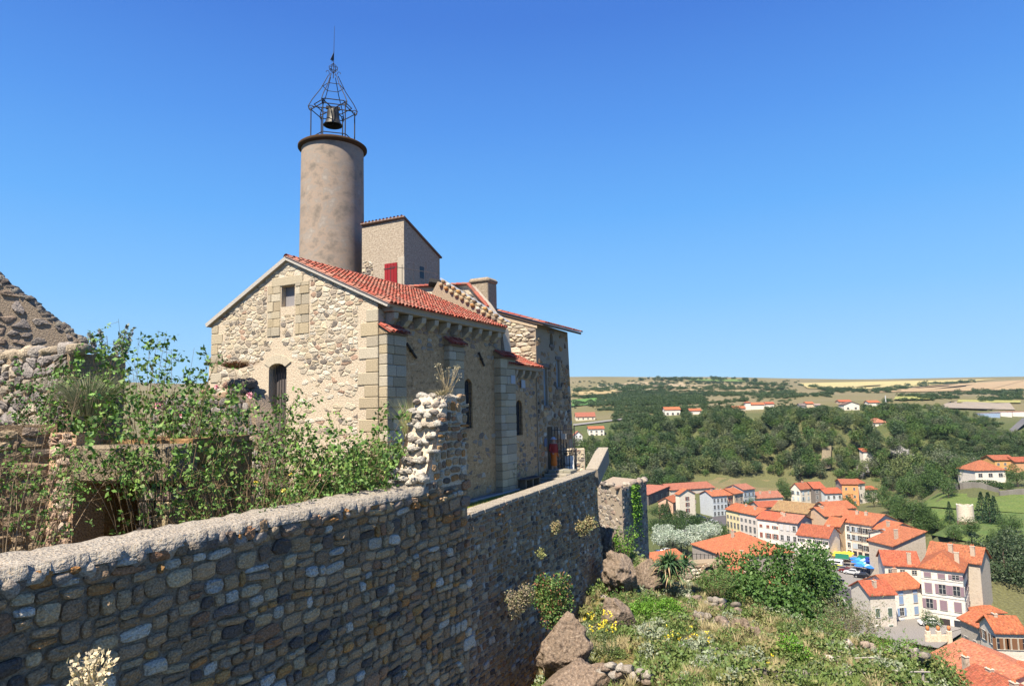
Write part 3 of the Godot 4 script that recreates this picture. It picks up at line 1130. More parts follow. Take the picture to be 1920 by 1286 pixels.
func grille(parent: Node, h: Rect2, z: float, xf: Transform3D, nb: int) -> void:
	var pane := MB.new()
	pane.quad(xf * Vector3(h.position.x, h.position.y, z - 0.12), xf * Vector3(h.end.x, h.position.y, z - 0.12), xf * Vector3(h.end.x, h.end.y, z - 0.12), xf * Vector3(h.position.x, h.end.y, z - 0.12), Color.WHITE)
	var w := put("window", pane, M.glass, parent)
	var gb := MB.new()
	for k in nb:
		var x := h.position.x + h.size.x * (k + 0.5) / nb
		gb.tube(xf * Vector3(x, h.position.y, z), xf * Vector3(x, h.end.y, z), 0.014, 0.014, 5, Color.WHITE)
	for k in 5:
		var y := h.position.y + h.size.y * (k + 0.5) / 5.0
		gb.tube(xf * Vector3(h.position.x, y, z), xf * Vector3(h.end.x, y, z), 0.012, 0.012, 5, Color.WHITE)
	put("window_bars", gb, M.iron, w)

func chapel() -> void:
	var o := thing("chapel", "stone chapel with red tiled roof, rubble gable and corbelled eaves", "chapel", C0, Basis(SA, Vector3.UP, SZ))
	var gx := Transform3D(GABLE, Vector3.ZERO)
	var zw := -8.4
	# ---- gable wall
	var win := Rect2(-4.6, 4.05, 0.68, 0.80)
	var dark_doorway := Rect2(-5.2, -1.6, 0.92, 3.5)
	var out := v2([zw, -4.2, 0, -4.2, 0, 3.78, -4.3, 5.93, zw, 3.72])
	var mb := MB.new()
	holed(mb, gx, out, [win, dark_doorway], 0.35)
	arch_head(mb, gx, dark_doorway, 0.35, 0.22)
	put("gable_wall", mb, M.pale_mortar, o)
	var holes := [win.grow(0.28), dark_doorway.grow(0.2)]
	for h: Array in [[-5.35, 2.95, 0.72, 2.2], [-3.9, 2.95, 0.75, 2.1], [-0.86, -4.2, 0.9, 8.0], [-8.45, 3.0, 0.75, 0.75]]:
		holes.append(Rect2(h[0], h[1], h[2], h[3]))
	rubble(o, gx, out, {"cw": 0.27, "ch": 0.15, "jit": 0.8, "gap": 0.016, "bulge": 0.02, "sink": 0.05, "flat": 0.84, "drop": 0.16, "pal": CREAM, "holes": holes, "limit": 285, "called": "rubble_stone", "keep": func(u: float, v: float) -> bool:
		if absf(u + 4.75) < 1.15 - maxf(0.0, v - 1.6) * 0.75 and v < 3.1:
			return false
		var f := clampf((v - 0.2) / 2.2, 0.0, 1.0)
		return rng.randf() < 0.42 + 0.58 * f}, M.stone)
	# dressed blocks: window surround, the two columns under it, corner quoins
	courses(o, Transform3D(GABLE, gx * Vector3(-5.32, 2.95, 0)), 0.68, 2.0, 0.1, 0.33, 2, ASHLAR, 0.035, "dressed_block")
	courses(o, Transform3D(GABLE, gx * Vector3(-3.88, 2.95, 0)), 0.70, 2.0, 0.1, 0.36, 2, ASHLAR, 0.035, "dressed_block")
	var lb := MB.new()
	lb.block(gx, Vector3(-5.1, 4.86, -0.1), Vector3(-3.5, 5.2, 0.04), 0.02, ASHLAR[1])
	put("lintel", lb, M.ashlar, o)
	var y := -4.2
	var odd := 0
	while y < 3.4:
		var hh := rr(0.36, 0.5)
		var wd := 0.82 if odd % 2 == 0 else 0.5
		var q := MB.new()
		q.block(gx, Vector3(-wd + rr(-0.08, 0.08), y + 0.008, -0.3), Vector3(0.03, minf(y + hh, 3.6) - 0.008, 0.035), 0.02, pick(ASHLAR, 0.1))
		put("quoin", q, M.ashlar, o)
		y += hh
		odd += 1
	y = 1.3
	odd = 0
	while y < 3.3:
		var hh := rr(0.32, 0.45)
		var q := MB.new()
		q.block(gx, Vector3(zw - 0.03, y + 0.008, -0.3), Vector3(zw + (0.62 if odd % 2 == 0 else 0.36), y + hh - 0.008, 0.035), 0.02, pick(ASHLAR, 0.1))
		put("quoin", q, M.ashlar, o)
		y += hh
		odd += 1
	# pale stones of the door arch, the grille and the shutter pane behind the window
	for k in 5:
		var w0 := PI * (0.14 + 0.144 * k)
		var q := MB.new()
		var a0 := Vector2(-4.74 - cos(w0) * 0.46, 1.68 + sin(w0) * 0.24)
		var a1 := Vector2(-4.74 - cos(w0 + 0.44) * 0.46, 1.68 + sin(w0 + 0.44) * 0.24)
		var b0 := Vector2(-4.74 - cos(w0) * 0.78, 1.72 + sin(w0) * 0.52)
		var b1 := Vector2(-4.74 - cos(w0 + 0.44) * 0.78, 1.72 + sin(w0 + 0.44) * 0.52)
		prism(q, gx, PackedVector2Array([a0, a1, b1, b0]), -0.2, 0.03 + 0.004 * k, Color(0.66, 0.58, 0.44))
		put("arch_stone", q, M.ashlar, o)
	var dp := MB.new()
	dp.quad(gx * Vector3(-5.2, -1.6, -0.34), gx * Vector3(-4.28, -1.6, -0.34), gx * Vector3(-4.28, 1.9, -0.34), gx * Vector3(-5.2, 1.9, -0.34), Color(0.13, 0.115, 0.11))  # panel painted dark to stand in for the shade inside the opening
	put("dark_doorway", dp, M.paint, o)
	var gb := MB.new()
	for k in 7:
		gb.tube(gx * Vector3(-5.14 + k * 0.135, -1.6, -0.2), gx * Vector3(-5.14 + k * 0.135, 1.88, -0.2), 0.012, 0.012, 5, Color.WHITE)
	put("door_bars", gb, M.iron, o)
	var wp := MB.new()
	wp.quad(gx * Vector3(-4.6, 4.05, -0.22), gx * Vector3(-3.92, 4.05, -0.22), gx * Vector3(-3.92, 4.85, -0.22), gx * Vector3(-4.6, 4.85, -0.22), Color(0.30, 0.29, 0.30))
	put("window", wp, M.paint, o)
	# ---- side wall towards the rampart
	var w1 := Rect2(5.75, -0.75, 0.66, 2.1)
	mb = MB.new()
	holed(mb, ident(), v2([0, -4.2, 9.1, -4.2, 9.1, 3.6, 0, 3.6]), [w1], 0.3)
	arch_head(mb, ident(), w1, 0.3, 0.33)
	mb.quad(Vector3(9.1, -4.2, zw), Vector3(0, -4.2, zw), Vector3(0, 3.7, zw), Vector3(9.1, 3.7, zw), Color.WHITE)
	mb.quad(Vector3(9.1, -4.2, 0), Vector3(9.1, -4.2, zw), Vector3(9.1, 3.7, zw), Vector3(9.1, 3.6, 0), Color.WHITE)
	put("side_wall", mb, M.render, o)
	grille(o, w1, -0.06, ident(), 4)
	rubble(o, ident(), v2([0.0, 2.35, 9.0, 2.25, 9.0, 3.5, 0.0, 3.5]), {"cw": 0.34, "ch": 0.2, "jit": 0.7, "gap": 0.03, "bulge": 0.03, "sink": 0.03, "pal": BROWN, "limit": 120, "called": "eaves_stone", "keep": func(_u: float, v: float) -> bool: return rng.randf() < (0.85 if v > 2.9 else 0.35)}, M.stone)
	rubble(o, ident(), v2([3.0, -4.0, 9.0, -4.0, 9.0, -0.6, 3.0, -0.6]), {"cw": 0.38, "ch": 0.24, "jit": 0.7, "gap": 0.04, "bulge": 0.022, "sink": 0.03, "pal": BROWN, "limit": 100, "called": "footing_stone", "holes": [w1.grow(0.2)], "keep": func(_u: float, v: float) -> bool: return rng.randf() < 0.2 - v * 0.06}, M.stone)
	# the three buttresses, built of dressed courses, each under a small tiled cap
	for b: Array in [[0.03, 1.15, 0.36, 2.7], [4.2, 1.15, 0.26, 2.62], [8.4, 1.5, 0.34, 2.35]]:
		var bx: float = b[0]
		courses(o, Transform3D(Basis(), Vector3(bx, -4.2, b[2])), b[1], b[3] + 4.2, b[2] + 0.05, 0.36, 2, ASHLAR, 0.012, "buttress_block", 0.022)
		var cap := MB.new()
		cap.box(ident(), Vector3(bx - 0.02, b[3], -0.02), Vector3(bx + b[1] + 0.02, b[3] + 0.05, b[2] + 0.06), Color(0.5, 0.45, 0.38))
		prism(cap, Transform3D(GABLE, Vector3(bx, 0, 0)), PackedVector2Array([Vector2(0, b[3] + 0.05), Vector2(b[2] + 0.06, b[3] + 0.05), Vector2(0, b[3] + 0.34)]), -b[1], 0.0, Color(0.62, 0.58, 0.5))
		put("buttress_cap", cap, M.pale_mortar, o)
		var tl := MB.new()
		var sl := Vector3(0, 0.3, -(b[2] + 0.12)).normalized()
		tiles(tl, Transform3D(Basis(Vector3.RIGHT, sl, Vector3.RIGHT.cross(sl)), Vector3(bx - 0.02, b[3] + 0.06, b[2] + 0.14)), b[1] + 0.04, b[2] + 0.22, 0.2, 0.3)
		put("buttress_tiles", tl, M.tile, o, "stuff")
	# iron wall anchors
	for b: Array in [[1.6, 2.5, 2.2, 2.0], [6.92, 2.52, 7.36, 1.96]]:
		var ab := MB.new()
		ab.tube(Vector3(b[0], b[1], 0.07), Vector3(b[2], b[3], 0.07), 0.05, 0.05, 6, Color.WHITE, true)
		ab.tube(Vector3((b[0] + b[2]) / 2, (b[1] + b[3]) / 2, -0.05), Vector3((b[0] + b[2]) / 2, (b[1] + b[3]) / 2, 0.13), 0.05, 0.05, 6, Color.WHITE, true)
		put("wall_anchor", ab, M.iron, o)
	# cornice and corbels
	var cb := MB.new()
	cb.block(ident(), Vector3(0.28, 3.52, -0.1), Vector3(8.75, 3.68, 0.46), 0.03, Color(0.50, 0.45, 0.37))
	put("cornice", cb, M.ashlar, o)
	for k in 10:
		var q := MB.new()
		var ca := 0.55 + k * 0.86
		prism(q, Transform3D(GABLE, Vector3(ca, 0, 0)), v2([0, 3.06, 0.14, 3.1, 0.24, 3.22, 0.36, 3.3, 0.40, 3.5, 0, 3.5]), -0.13, 0.13, pick([Color(0.58, 0.52, 0.42), Color(0.50, 0.45, 0.36)], 0.1))
		put("corbel", q, M.ashlar, o)
	# ---- roof
	var rz := Vector3(0, 2.24, -4.86).normalized()
	var ro := Vector3(-0.1, 3.72, 0.55)
	var slope := 5.36
	var deck := MB.new()
	deck.box(Transform3D(Basis(Vector3.RIGHT, rz, Vector3.RIGHT.cross(rz)), ro), Vector3(0, 0.05, -0.10), Vector3(8.85, slope, -0.002), Color(0.45, 0.40, 0.34))
	var lz := Vector3(0, 2.24, 4.33).normalized()
	deck.box(Transform3D(Basis(Vector3.LEFT, lz, Vector3.LEFT.cross(lz)), Vector3(8.75, 3.66, -8.63)), Vector3(0, 0, -0.1), Vector3(8.85, 4.88, 0), Color(0.45, 0.40, 0.34))
	put("roof_deck", deck, M.wood, o)
	var tl := MB.new()
	tiles(tl, Transform3D(Basis(Vector3.RIGHT, rz, Vector3.RIGHT.cross(rz)), ro), 8.8, slope)
	put("roof_tiles", tl, M.tile, o, "stuff")
	var t2 := MB.new()
	tiles(t2, Transform3D(Basis(Vector3.LEFT, lz, Vector3.LEFT.cross(lz)), Vector3(8.75, 3.68, -8.63)), 8.8, 4.88)
	put("back_roof_tiles", t2, M.tile, o, "stuff")
	var rt := MB.new()
	for k in 23:
		rt.tube(Vector3(-0.1 + k * 0.385, 5.955, -4.31), Vector3(-0.1 + (k + 1) * 0.385 + 0.03, 5.945, -4.31), 0.125, 0.105, 9, pick(TILES, 0.14))
	put("ridge_tiles", rt, M.tile, o, "stuff")
	# mortar verge along the rakes
	var vb := MB.new()
	vb.box(Transform3D(Basis(Vector3.RIGHT, rz, Vector3.RIGHT.cross(rz)), ro), Vector3(-0.03, 0.0, -0.12), Vector3(0.1, slope, 0.015), Color(0.60, 0.57, 0.52))
	vb.box(Transform3D(Basis(Vector3.LEFT, lz, Vector3.LEFT.cross(lz)), Vector3(8.75, 3.68, -8.66)), Vector3(8.78, 0, -0.12), Vector3(8.89, 4.9, 0.03), Color(0.60, 0.57, 0.52))
	put("verge", vb, M.ashlar, o)
	# ---- stepped parapet where the choir begins, with its zinc gutter
	var pz := Vector3(0, 2.3, -3.5).normalized()
	var px := Transform3D(Basis(Vector3.RIGHT, pz, Vector3.RIGHT.cross(pz)), Vector3(8.68, 3.75, 0.30))
	var pb := MB.new()
	pb.box(px, Vector3(0, 0, -0.5), Vector3(0.42, 4.35, 0.22), Color(1.0, 0.99, 0.97))
	put("parapet", pb, M.mortar, o)
	for k in 12:
		for s in 2:
			var q := MB.new()
			var b := rock_mesh(900 + k * 2 + s, 1, 0.16, pick(BASALT, 0.3))
			q.add(b, px * Transform3D(Basis.from_euler(Vector3(0.6, rr(-0.3, 0.3), 0)).scaled(Vector3(0.13, 0.13, 0.09)), Vector3(-0.02 + s * 0.2, 0.2 + k * 0.35 + s * 0.12, 0.16 + s * 0.17)))
			put("parapet_stone", q, M.stone, o)
	var zb := MB.new()
	zb.box(px, Vector3(0.30, 0.1, 0.33), Vector3(0.72, 4.5, 0.36), Color.WHITE)
	zb.box(px, Vector3(0.30, 0.1, 0.36), Vector3(0.33, 4.5, 0.42), Color.WHITE)
	put("zinc_gutter", zb, M.zinc, o)
	# ---- choir: the upper wall behind the parapet, the low wall and its roof
	var cx := Transform3D(GABLE, Vector3(9.7, 0, 0))
	var cw := v2([-6.8, 2.0, 0.0, 2.0, -0.25, 3.9, -1.15, 5.2, -2.05, 6.2, -6.8, 6.5])
	var ub := MB.new()
	prism(ub, cx, cw, -0.7, 0.0, Color.WHITE)
	put("choir_wall", ub, M.pale_mortar, o)
	rubble(o, cx, v2([-5.0, 4.0, -0.4, 3.9, -1.15, 5.05, -2.1, 6.0, -5.0, 6.2]), {"cw": 0.42, "ch": 0.2, "jit": 0.7, "gap": 0.03, "bulge": 0.05, "sink": 0.04, "pal": CREAM, "limit": 150, "called": "choir_stone"}, M.stone)
	var ct := MB.new()
	for e: Array in [[-6.8, 6.5, -2.05, 6.2], [-2.05, 6.2, -1.0, 5.0]]:
		var a := cx * Vector3(e[0], e[1], 0.12)
		var b := cx * Vector3(e[2], e[3], 0.12)
		var n := int((b - a).length() / 0.3)
		for k in n:
			var p := a.lerp(b, float(k) / n)
			var q := a.lerp(b, (k + 1.12) / n)
			for j in 2:
				ct.tube(p + Vector3(j * 0.14, 0.05, 0), q + Vector3(j * 0.14, 0.03, 0), 0.075, 0.065, 7, pick(TILES, 0.2))
	put("choir_tiles", ct, M.tile, o, "stuff")
	# floodlight standing on the ridge end
	var w2 := Rect2(10.65, -1.25, 0.72, 1.72)
	mb = MB.new()
	holed(mb, Transform3D(Basis(), Vector3(0, 0, -0.06)), v2([9.1, -4.2, 13.05, -4.2, 13.05, 2.15, 9.1, 2.15]), [w2], 0.3)
	arch_head(mb, Transform3D(Basis(), Vector3(0, 0, -0.06)), w2, 0.3, 0.36)
	put("choir_side_wall", mb, M.render, o)
	grille(o, w2, -0.12, ident(), 4)
	rubble(o, Transform3D(Basis(), Vector3(0, 0, -0.06)), v2([9.9, -4.0, 13.0, -4.0, 13.0, 2.0, 9.9, 2.0]), {"cw": 0.36, "ch": 0.22, "jit": 0.7, "gap": 0.04, "bulge": 0.025, "sink": 0.03, "pal": BROWN, "limit": 110, "called": "choir_stone", "holes": [w2.grow(0.25)], "keep": func(_u: float, v: float) -> bool: return rng.randf() < (0.8 if v > 0.7 else 0.28)}, M.stone)
	var kb := MB.new()
	kb.block(ident(), Vector3(9.9, 1.92, -0.1), Vector3(13.0, 2.06, 0.30), 0.03, Color(0.46, 0.41, 0.34))
	put("choir_cornice", kb, M.ashlar, o)
	for k in 4:
		var q := MB.new()
		prism(q, Transform3D(GABLE, Vector3(10.3 + k * 0.75, 0, 0)), v2([-0.06, 1.5, 0.1, 1.56, 0.22, 1.72, 0.26, 1.9, -0.06, 1.9]), -0.11, 0.11, pick([Color(0.50, 0.45, 0.37)], 0.12))
		put("corbel", q, M.ashlar, o)
	var lzz := Vector3(0, 1.22, -2.6).normalized()
	var lx := Transform3D(Basis(Vector3.RIGHT, lzz, Vector3.RIGHT.cross(lzz)), Vector3(9.15, 2.1, 0.38))
	var dk := MB.new()
	dk.box(lx, Vector3(0, 0.04, -0.1), Vector3(3.83, 2.9, -0.002), Color(0.42, 0.36, 0.30))
	put("choir_roof_deck", dk, M.wood, o)
	var lt := MB.new()
	tiles(lt, lx, 3.83, 2.9)
	put("choir_roof_tiles", lt, M.tile, o, "stuff")
	# a low wing behind the far corner of the gable
	var nb := MB.new()
	prism(nb, Transform3D(GABLE, Vector3(0.6, 0, 0)), v2([-9.3, -4.2, -8.38, -4.2, -8.38, 2.65, -9.3, 2.15]), -4.0, 0.0, Color.WHITE)
	put("north_wing", nb, M.pale_mortar, o)
	var nt := MB.new()
	prism(nt, Transform3D(GABLE, Vector3(0.5, 0, 0)), v2([-9.5, 2.1, -8.38, 2.72, -8.38, 2.8, -9.5, 2.18]), -4.2, 0.0, Color(0.2, 0.16, 0.14))
	put("north_wing_roof", nt, M.wood, o)
	# plates on the choir wall
	for s: Array in [[9.35, 1.2, 0.36], [11.1, 1.05, 0.03]]:
		var pl := thing("wall_plaque", ["small pale grey plaque on the pier beside the low choir roof", "square pale blue plaque on choir wall under the corbels"][0 if s[0] < 10 else 1], "plaque", W(s[0], s[1], s[2]), Basis(SA, Vector3.UP, SZ))
		var pm := MB.new()
		pm.block(ident(), Vector3(0, 0, 0), Vector3(0.42, 0.40, 0.03), 0.008, Color(0.46, 0.50, 0.56))
		put("plate", pm, M.paint, pl)

# ---------------------------------------------------------------- round bell tower and the square tower behind
func towers() -> void:
	var base := at(622, 500, 39.0)
	var sc := Basis().scaled(Vector3(39.0, 33.0, 39.0) / 33.0)
	var s3 := Basis().scaled(Vector3.ONE * 39.0 / 33.0)
	var o := thing("bell_tower", "tall round plastered tower with wrought iron bell cage on top", "tower", Vector3(base.x, -4.0, base.z), sc)
	var top: float = at(622, 283, 39.0).y + 4.0
	var sh := MB.new()
	sh.lathe(Vector3.ZERO, [Vector2(1.66, 0), Vector2(1.62, 10), Vector2(1.585, 13.5), Vector2(1.545, top)], 56, Color.WHITE)
	put("shaft", sh, M.tower_render, o)
	var rim := MB.new()
	rim.lathe(Vector3.ZERO, [Vector2(1.5, top - 0.06), Vector2(1.66, top - 0.02), Vector2(1.72, top + 0.06), Vector2(1.72, top + 0.17), Vector2(1.64, top + 0.24), Vector2(1.45, top + 0.27), Vector2(0.05, top + 0.42)], 56, Color(0.30, 0.22, 0.14))
	put("rim", rim, M.rim_stone, o)
	# the cage: six posts, three rings, six scrolled ribs, bell, finial and vane
	var cage := thing("bell_cage", "black wrought iron campanile cage with scrolls on the round tower", "bell cage", Vector3(base.x, -4.0 + top + 0.30, base.z), s3 * Basis(Vector3.UP, 0.32))
	var r := 1.09
	var hp := 1.95
	var yr := 0.34
	for k in 6:
		var w := TAU * k / 6.0
		var d := Vector3(cos(w), 0, sin(w))
		var d2 := Vector3(cos(w + TAU / 6), 0, sin(w + TAU / 6))
		var pm := MB.new()
		pm.tube(d * r, d * r + Vector3.UP * hp, 0.033, 0.033, 6, Color.WHITE)
		put("post", pm, M.iron, cage)
		for y: float in [yr, hp - 0.12, hp + 0.18]:
			var q := r if y < hp else r * 0.86
			var rm := MB.new()
			rm.tube(d * q + Vector3.UP * y, d2 * q + Vector3.UP * y, 0.026, 0.026, 5, Color.WHITE)
			put("ring_bar", rm, M.iron, cage)
		var um := MB.new()
		um.tube(d * 0.52 + Vector3.UP * (hp + 1.2), d2 * 0.52 + Vector3.UP * (hp + 1.2), 0.018, 0.018, 5, Color.WHITE)
		put("ring_bar", um, M.iron, cage)
		var sm := MB.new()
		var pts := []
		for j in 12:   # the scroll at the foot of the rib
			var a := -PI * 0.4 + j * 0.5
			var q := 0.17 - j * 0.009
			pts.append(d * (r - 0.03 + cos(a) * q) + Vector3.UP * (hp - 0.02 + sin(a) * q))
		pts.reverse()
		sm.path(pts, 0.018, 0.022, 5, Color.WHITE)
		sm.path([d * (r + 0.02) + Vector3.UP * (hp - 0.19), d * (r + 0.14) + Vector3.UP * (hp + 0.04), d * (r - 0.05) + Vector3.UP * (hp + 0.42), d * 0.62 + Vector3.UP * (hp + 1.05), d * 0.24 + Vector3.UP * (hp + 1.85)], 0.026, 0.02, 5, Color.WHITE)
		var tp := []
		for j in 9:
			var a := PI * 1.2 - j * 0.55
			var q := 0.10 - j * 0.006
			tp.append(d * (0.30 + cos(a) * q) + Vector3.UP * (hp + 2.0 + sin(a) * q))
		sm.path(tp, 0.016, 0.014, 5, Color.WHITE)
		put("scrolled_rib", sm, M.iron, cage)
	var fm := MB.new()
	fm.tube(Vector3(0, hp + 1.7, 0), Vector3(0.04, hp + 4.55, 0), 0.022, 0.008, 5, Color.WHITE)
	for k in 6:
		var w := TAU * k / 6.0
		var d := Vector3(cos(w), 0, sin(w))
		fm.path([Vector3(0, hp + 1.95, 0), d * 0.2 + Vector3.UP * (hp + 2.15), d * 0.22 + Vector3.UP * (hp + 2.32), d * 0.02 + Vector3.UP * (hp + 2.5)], 0.014, 0.012, 5, Color.WHITE)
		var d2 := Vector3(cos(w + TAU / 6), 0, sin(w + TAU / 6))
		fm.tube(d * 0.22 + Vector3.UP * (hp + 2.25), d2 * 0.22 + Vector3.UP * (hp + 2.25), 0.011, 0.011, 5, Color.WHITE)
	put("finial", fm, M.iron, cage)
	var vm := MB.new()
	var vx := Transform3D(Basis(Vector3.UP, 0.9), Vector3(0.02, hp + 2.55, 0))
	prism(vm, vx, v2([-0.02, 0.55, -0.30, 0.02, -0.24, 0.0, -0.20, 0.10, -0.16, -0.04, -0.08, 0.08, -0.02, 0.1]), -0.008, 0.008, Color.WHITE)
	put("weather_vane", vm, M.iron, cage)
	# crossed beams that carry the bell
	var bm := MB.new()
	for k in 3:
		var w := TAU * k / 6.0
		var d := Vector3(cos(w), 0, sin(w)) * r * 0.95
		bm.tube(d + Vector3.UP * (hp + 0.05), -d + Vector3.UP * (hp + 0.05), 0.03, 0.03, 5, Color.WHITE)
	bm.box(Transform3D(Basis(), Vector3(0, hp + 0.08, 0)), Vector3(-0.35, -0.07, -0.08), Vector3(0.35, 0.07, 0.08), Color.WHITE)
	put("bell_beam", bm, M.iron, cage)
	var bell := thing("bell", "weathered bronze bell hanging in the iron cage", "bell", Vector3(base.x, -4.0 + top + 0.30 + 1.08 * 39.0 / 33.0, base.z), s3.scaled(Vector3.ONE * 0.92))
	var bb := MB.new()
	bb.lathe(Vector3.ZERO, [Vector2(0.50, 0.0), Vector2(0.535, 0.02), Vector2(0.50, 0.08), Vector2(0.415, 0.22), Vector2(0.36, 0.42), Vector2(0.335, 0.68), Vector2(0.32, 0.86), Vector2(0.26, 0.95), Vector2(0.10, 0.99), Vector2(0.0, 1.0)], 32, Color.WHITE)
	bb.lathe(Vector3.ZERO, [Vector2(0.30, 0.9), Vector2(0.30, 0.4), Vector2(0.38, 0.18), Vector2(0.50, 0.0)], 32, Color(0.4, 0.4, 0.4))
	put("bell_body", bb, M.bronze, bell)
	var cl := MB.new()
	cl.tube(Vector3(0, 0.9, 0), Vector3(0, 0.05, 0), 0.02, 0.03, 6, Color.WHITE)
	put("clapper", cl, M.iron, bell)
	var yk := MB.new()
	yk.path([Vector3(-0.12, 0.96, 0), Vector3(-0.1, 1.1, 0), Vector3(0.1, 1.1, 0), Vector3(0.12, 0.96, 0)], 0.03, 0.03, 6, Color.WHITE)
	put("bell_crown", yk, M.iron, bell)
	# square tower
	var s := thing("square_tower", "square roughcast tower with lean-to roof and red shutter behind the chapel", "tower", C0, Basis(SA, Vector3.UP, SZ))
	var a0 := 11.04
	var a1 := 14.6
	var z0 := -6.96
	var z1 := -9.9
	var gx := Transform3D(GABLE, Vector3(a0, 0, 0))
	var lw := MB.new()
	lw.quad(gx * Vector3(z1, -4, 0), gx * Vector3(z0, -4, 0), gx * Vector3(z0, 10.62, 0), gx * Vector3(z1, 10.55, 0), Color.WHITE)
	put("front_wall", lw, M.roughcast, s)
	var dw := MB.new()
	dw.quad(Vector3(a0, -4, z0), Vector3(a1, -4, z0), Vector3(a1, 9.12, z0), Vector3(a0, 10.62, z0), Color.WHITE)
	dw.quad(Vector3(a1, -4, z0), Vector3(a1, -4, z1), Vector3(a1, 9.12, z1), Vector3(a1, 9.12, z0), Color.WHITE)
	dw.quad(Vector3(a1, -4, z1), Vector3(a0, -4, z1), Vector3(a0, 10.55, z1), Vector3(a1, 9.12, z1), Color.WHITE)
	put("side_wall", dw, M.roughcast, s)
	rubble(s, gx, v2([z1, 6.6, z1 + 0.9, 6.6, z1 + 0.8, 8.6, z1, 8.8]), {"cw": 0.34, "ch": 0.18, "jit": 0.6, "gap": 0.03, "bulge": 0.045, "sink": 0.03, "pal": CREAM, "limit": 60, "called": "bare_stone"}, M.stone)
	var rs := Vector3(a1 - a0, -1.5, 0).normalized()
	var rx := Transform3D(Basis(rs, Vector3.BACK.cross(rs), Vector3.BACK), Vector3(a0, 10.64, z0))
	var rb := MB.new()
	rb.box(rx, Vector3(-0.14, 0.0, -2.96), Vector3(3.98, 0.09, 0.10), Color(0.24, 0.17, 0.14))
	put("roof", rb, M.wood, s)
	var et := MB.new()
	for k in 12:
		et.tube(rx * Vector3(-0.16, 0.1, -2.85 + k * 0.25), rx * Vector3(4.0, 0.1, -2.85 + k * 0.25), 0.07, 0.07, 6, pick(TILES, 0.2))
	put("roof_tiles", et, M.tile, s, "stuff")
	var sh2 := MB.new()
	for k in 4:
		sh2.block(gx, Vector3(-8.26 + k * 0.215, 6.9, 0.02), Vector3(-8.26 + k * 0.215 + 0.205, 8.22, 0.06), 0.008, Color(0.30, 0.016, 0.024) * rr(0.9, 1.1))
	var shm := put("shutter", sh2, M.paint, s)
	shm.set_meta("label", "dark red board shutter")
	var hb := MB.new()
	hb.box(gx, Vector3(-8.3, 7.9, 0.062), Vector3(-7.55, 7.95, 0.075), Color.WHITE)
	put("hinge", hb, M.iron, shm)
	var nw := MB.new()
	nw.quad(Vector3(12.52, 7.55, z0 + 0.006), Vector3(12.95, 7.55, z0 + 0.006), Vector3(12.95, 8.25, z0 + 0.006), Vector3(12.52, 8.25, z0 + 0.006), Color(0.02, 0.02, 0.025))
	put("window", nw, M.glass, s)
	var q := MB.new()
	q.block(gx, Vector3(z0 - 0.42, 6.5, -0.1), Vector3(z0 + 0.02, 8.5, 0.02), 0.02, Color(0.58, 0.52, 0.42))
	put("corner_stone", q, M.ashlar, s)
	# chimney
	var c := thing("chimney_stack", "broad cement chimney stack with rounded cap beyond the choir", "chimney", C0, Basis(SA, Vector3.UP, SZ))
	var cm := MB.new()
	cm.block(ident(), Vector3(12.0, 3.0, -3.35), Vector3(13.0, 6.72, -2.25), 0.04, Color(0.85, 0.82, 0.78))
	put("stack", cm, M.roughcast, c)
	var cc := MB.new()
	cc.block(ident(), Vector3(11.93, 6.70, -3.45), Vector3(13.08, 7.02, -2.17), 0.12, Color(0.75, 0.72, 0.68))
	put("cap", cc, M.roughcast, c)
	# roof-top railing and the floodlight beside it
	var rl := thing("roof_railing", "thin iron railing above the chapel ridge by the red shutter", "railing", C0, Basis(SA, Vector3.UP, SZ))
	var rm := MB.new()
	for k in 5:
		rm.tube(Vector3(9.9, 6.4, -7.0 + k * 0.75), Vector3(9.9, 7.75, -7.0 + k * 0.75), 0.016, 0.016, 5, Color.WHITE)
	rm.tube(Vector3(9.9, 7.75, -7.0), Vector3(9.9, 7.0, -4.0), 0.016, 0.016, 5, Color.WHITE)
	put("rail", rm, M.iron, rl)
	var fl := thing("floodlight", "black floodlight on a bracket at the end of the chapel ridge", "floodlight", W(9.45, 6.15, -3.9), Basis(SA, Vector3.UP, SZ))
	var fb := MB.new()
	fb.block(Transform3D(Basis.from_euler(Vector3(0.2, 0.6, -0.4)), Vector3(0, 0.28, 0)), Vector3(-0.22, -0.16, -0.3), Vector3(0.22, 0.16, 0.3), 0.06, Color(0.02, 0.02, 0.022))
	put("housing", fb, M.paint, fl)
	var fk := MB.new()
	fk.tube(Vector3(0, -0.2, 0), Vector3(0, 0.2, 0), 0.03, 0.03, 6, Color.WHITE)
	put("bracket", fk, M.iron, fl)

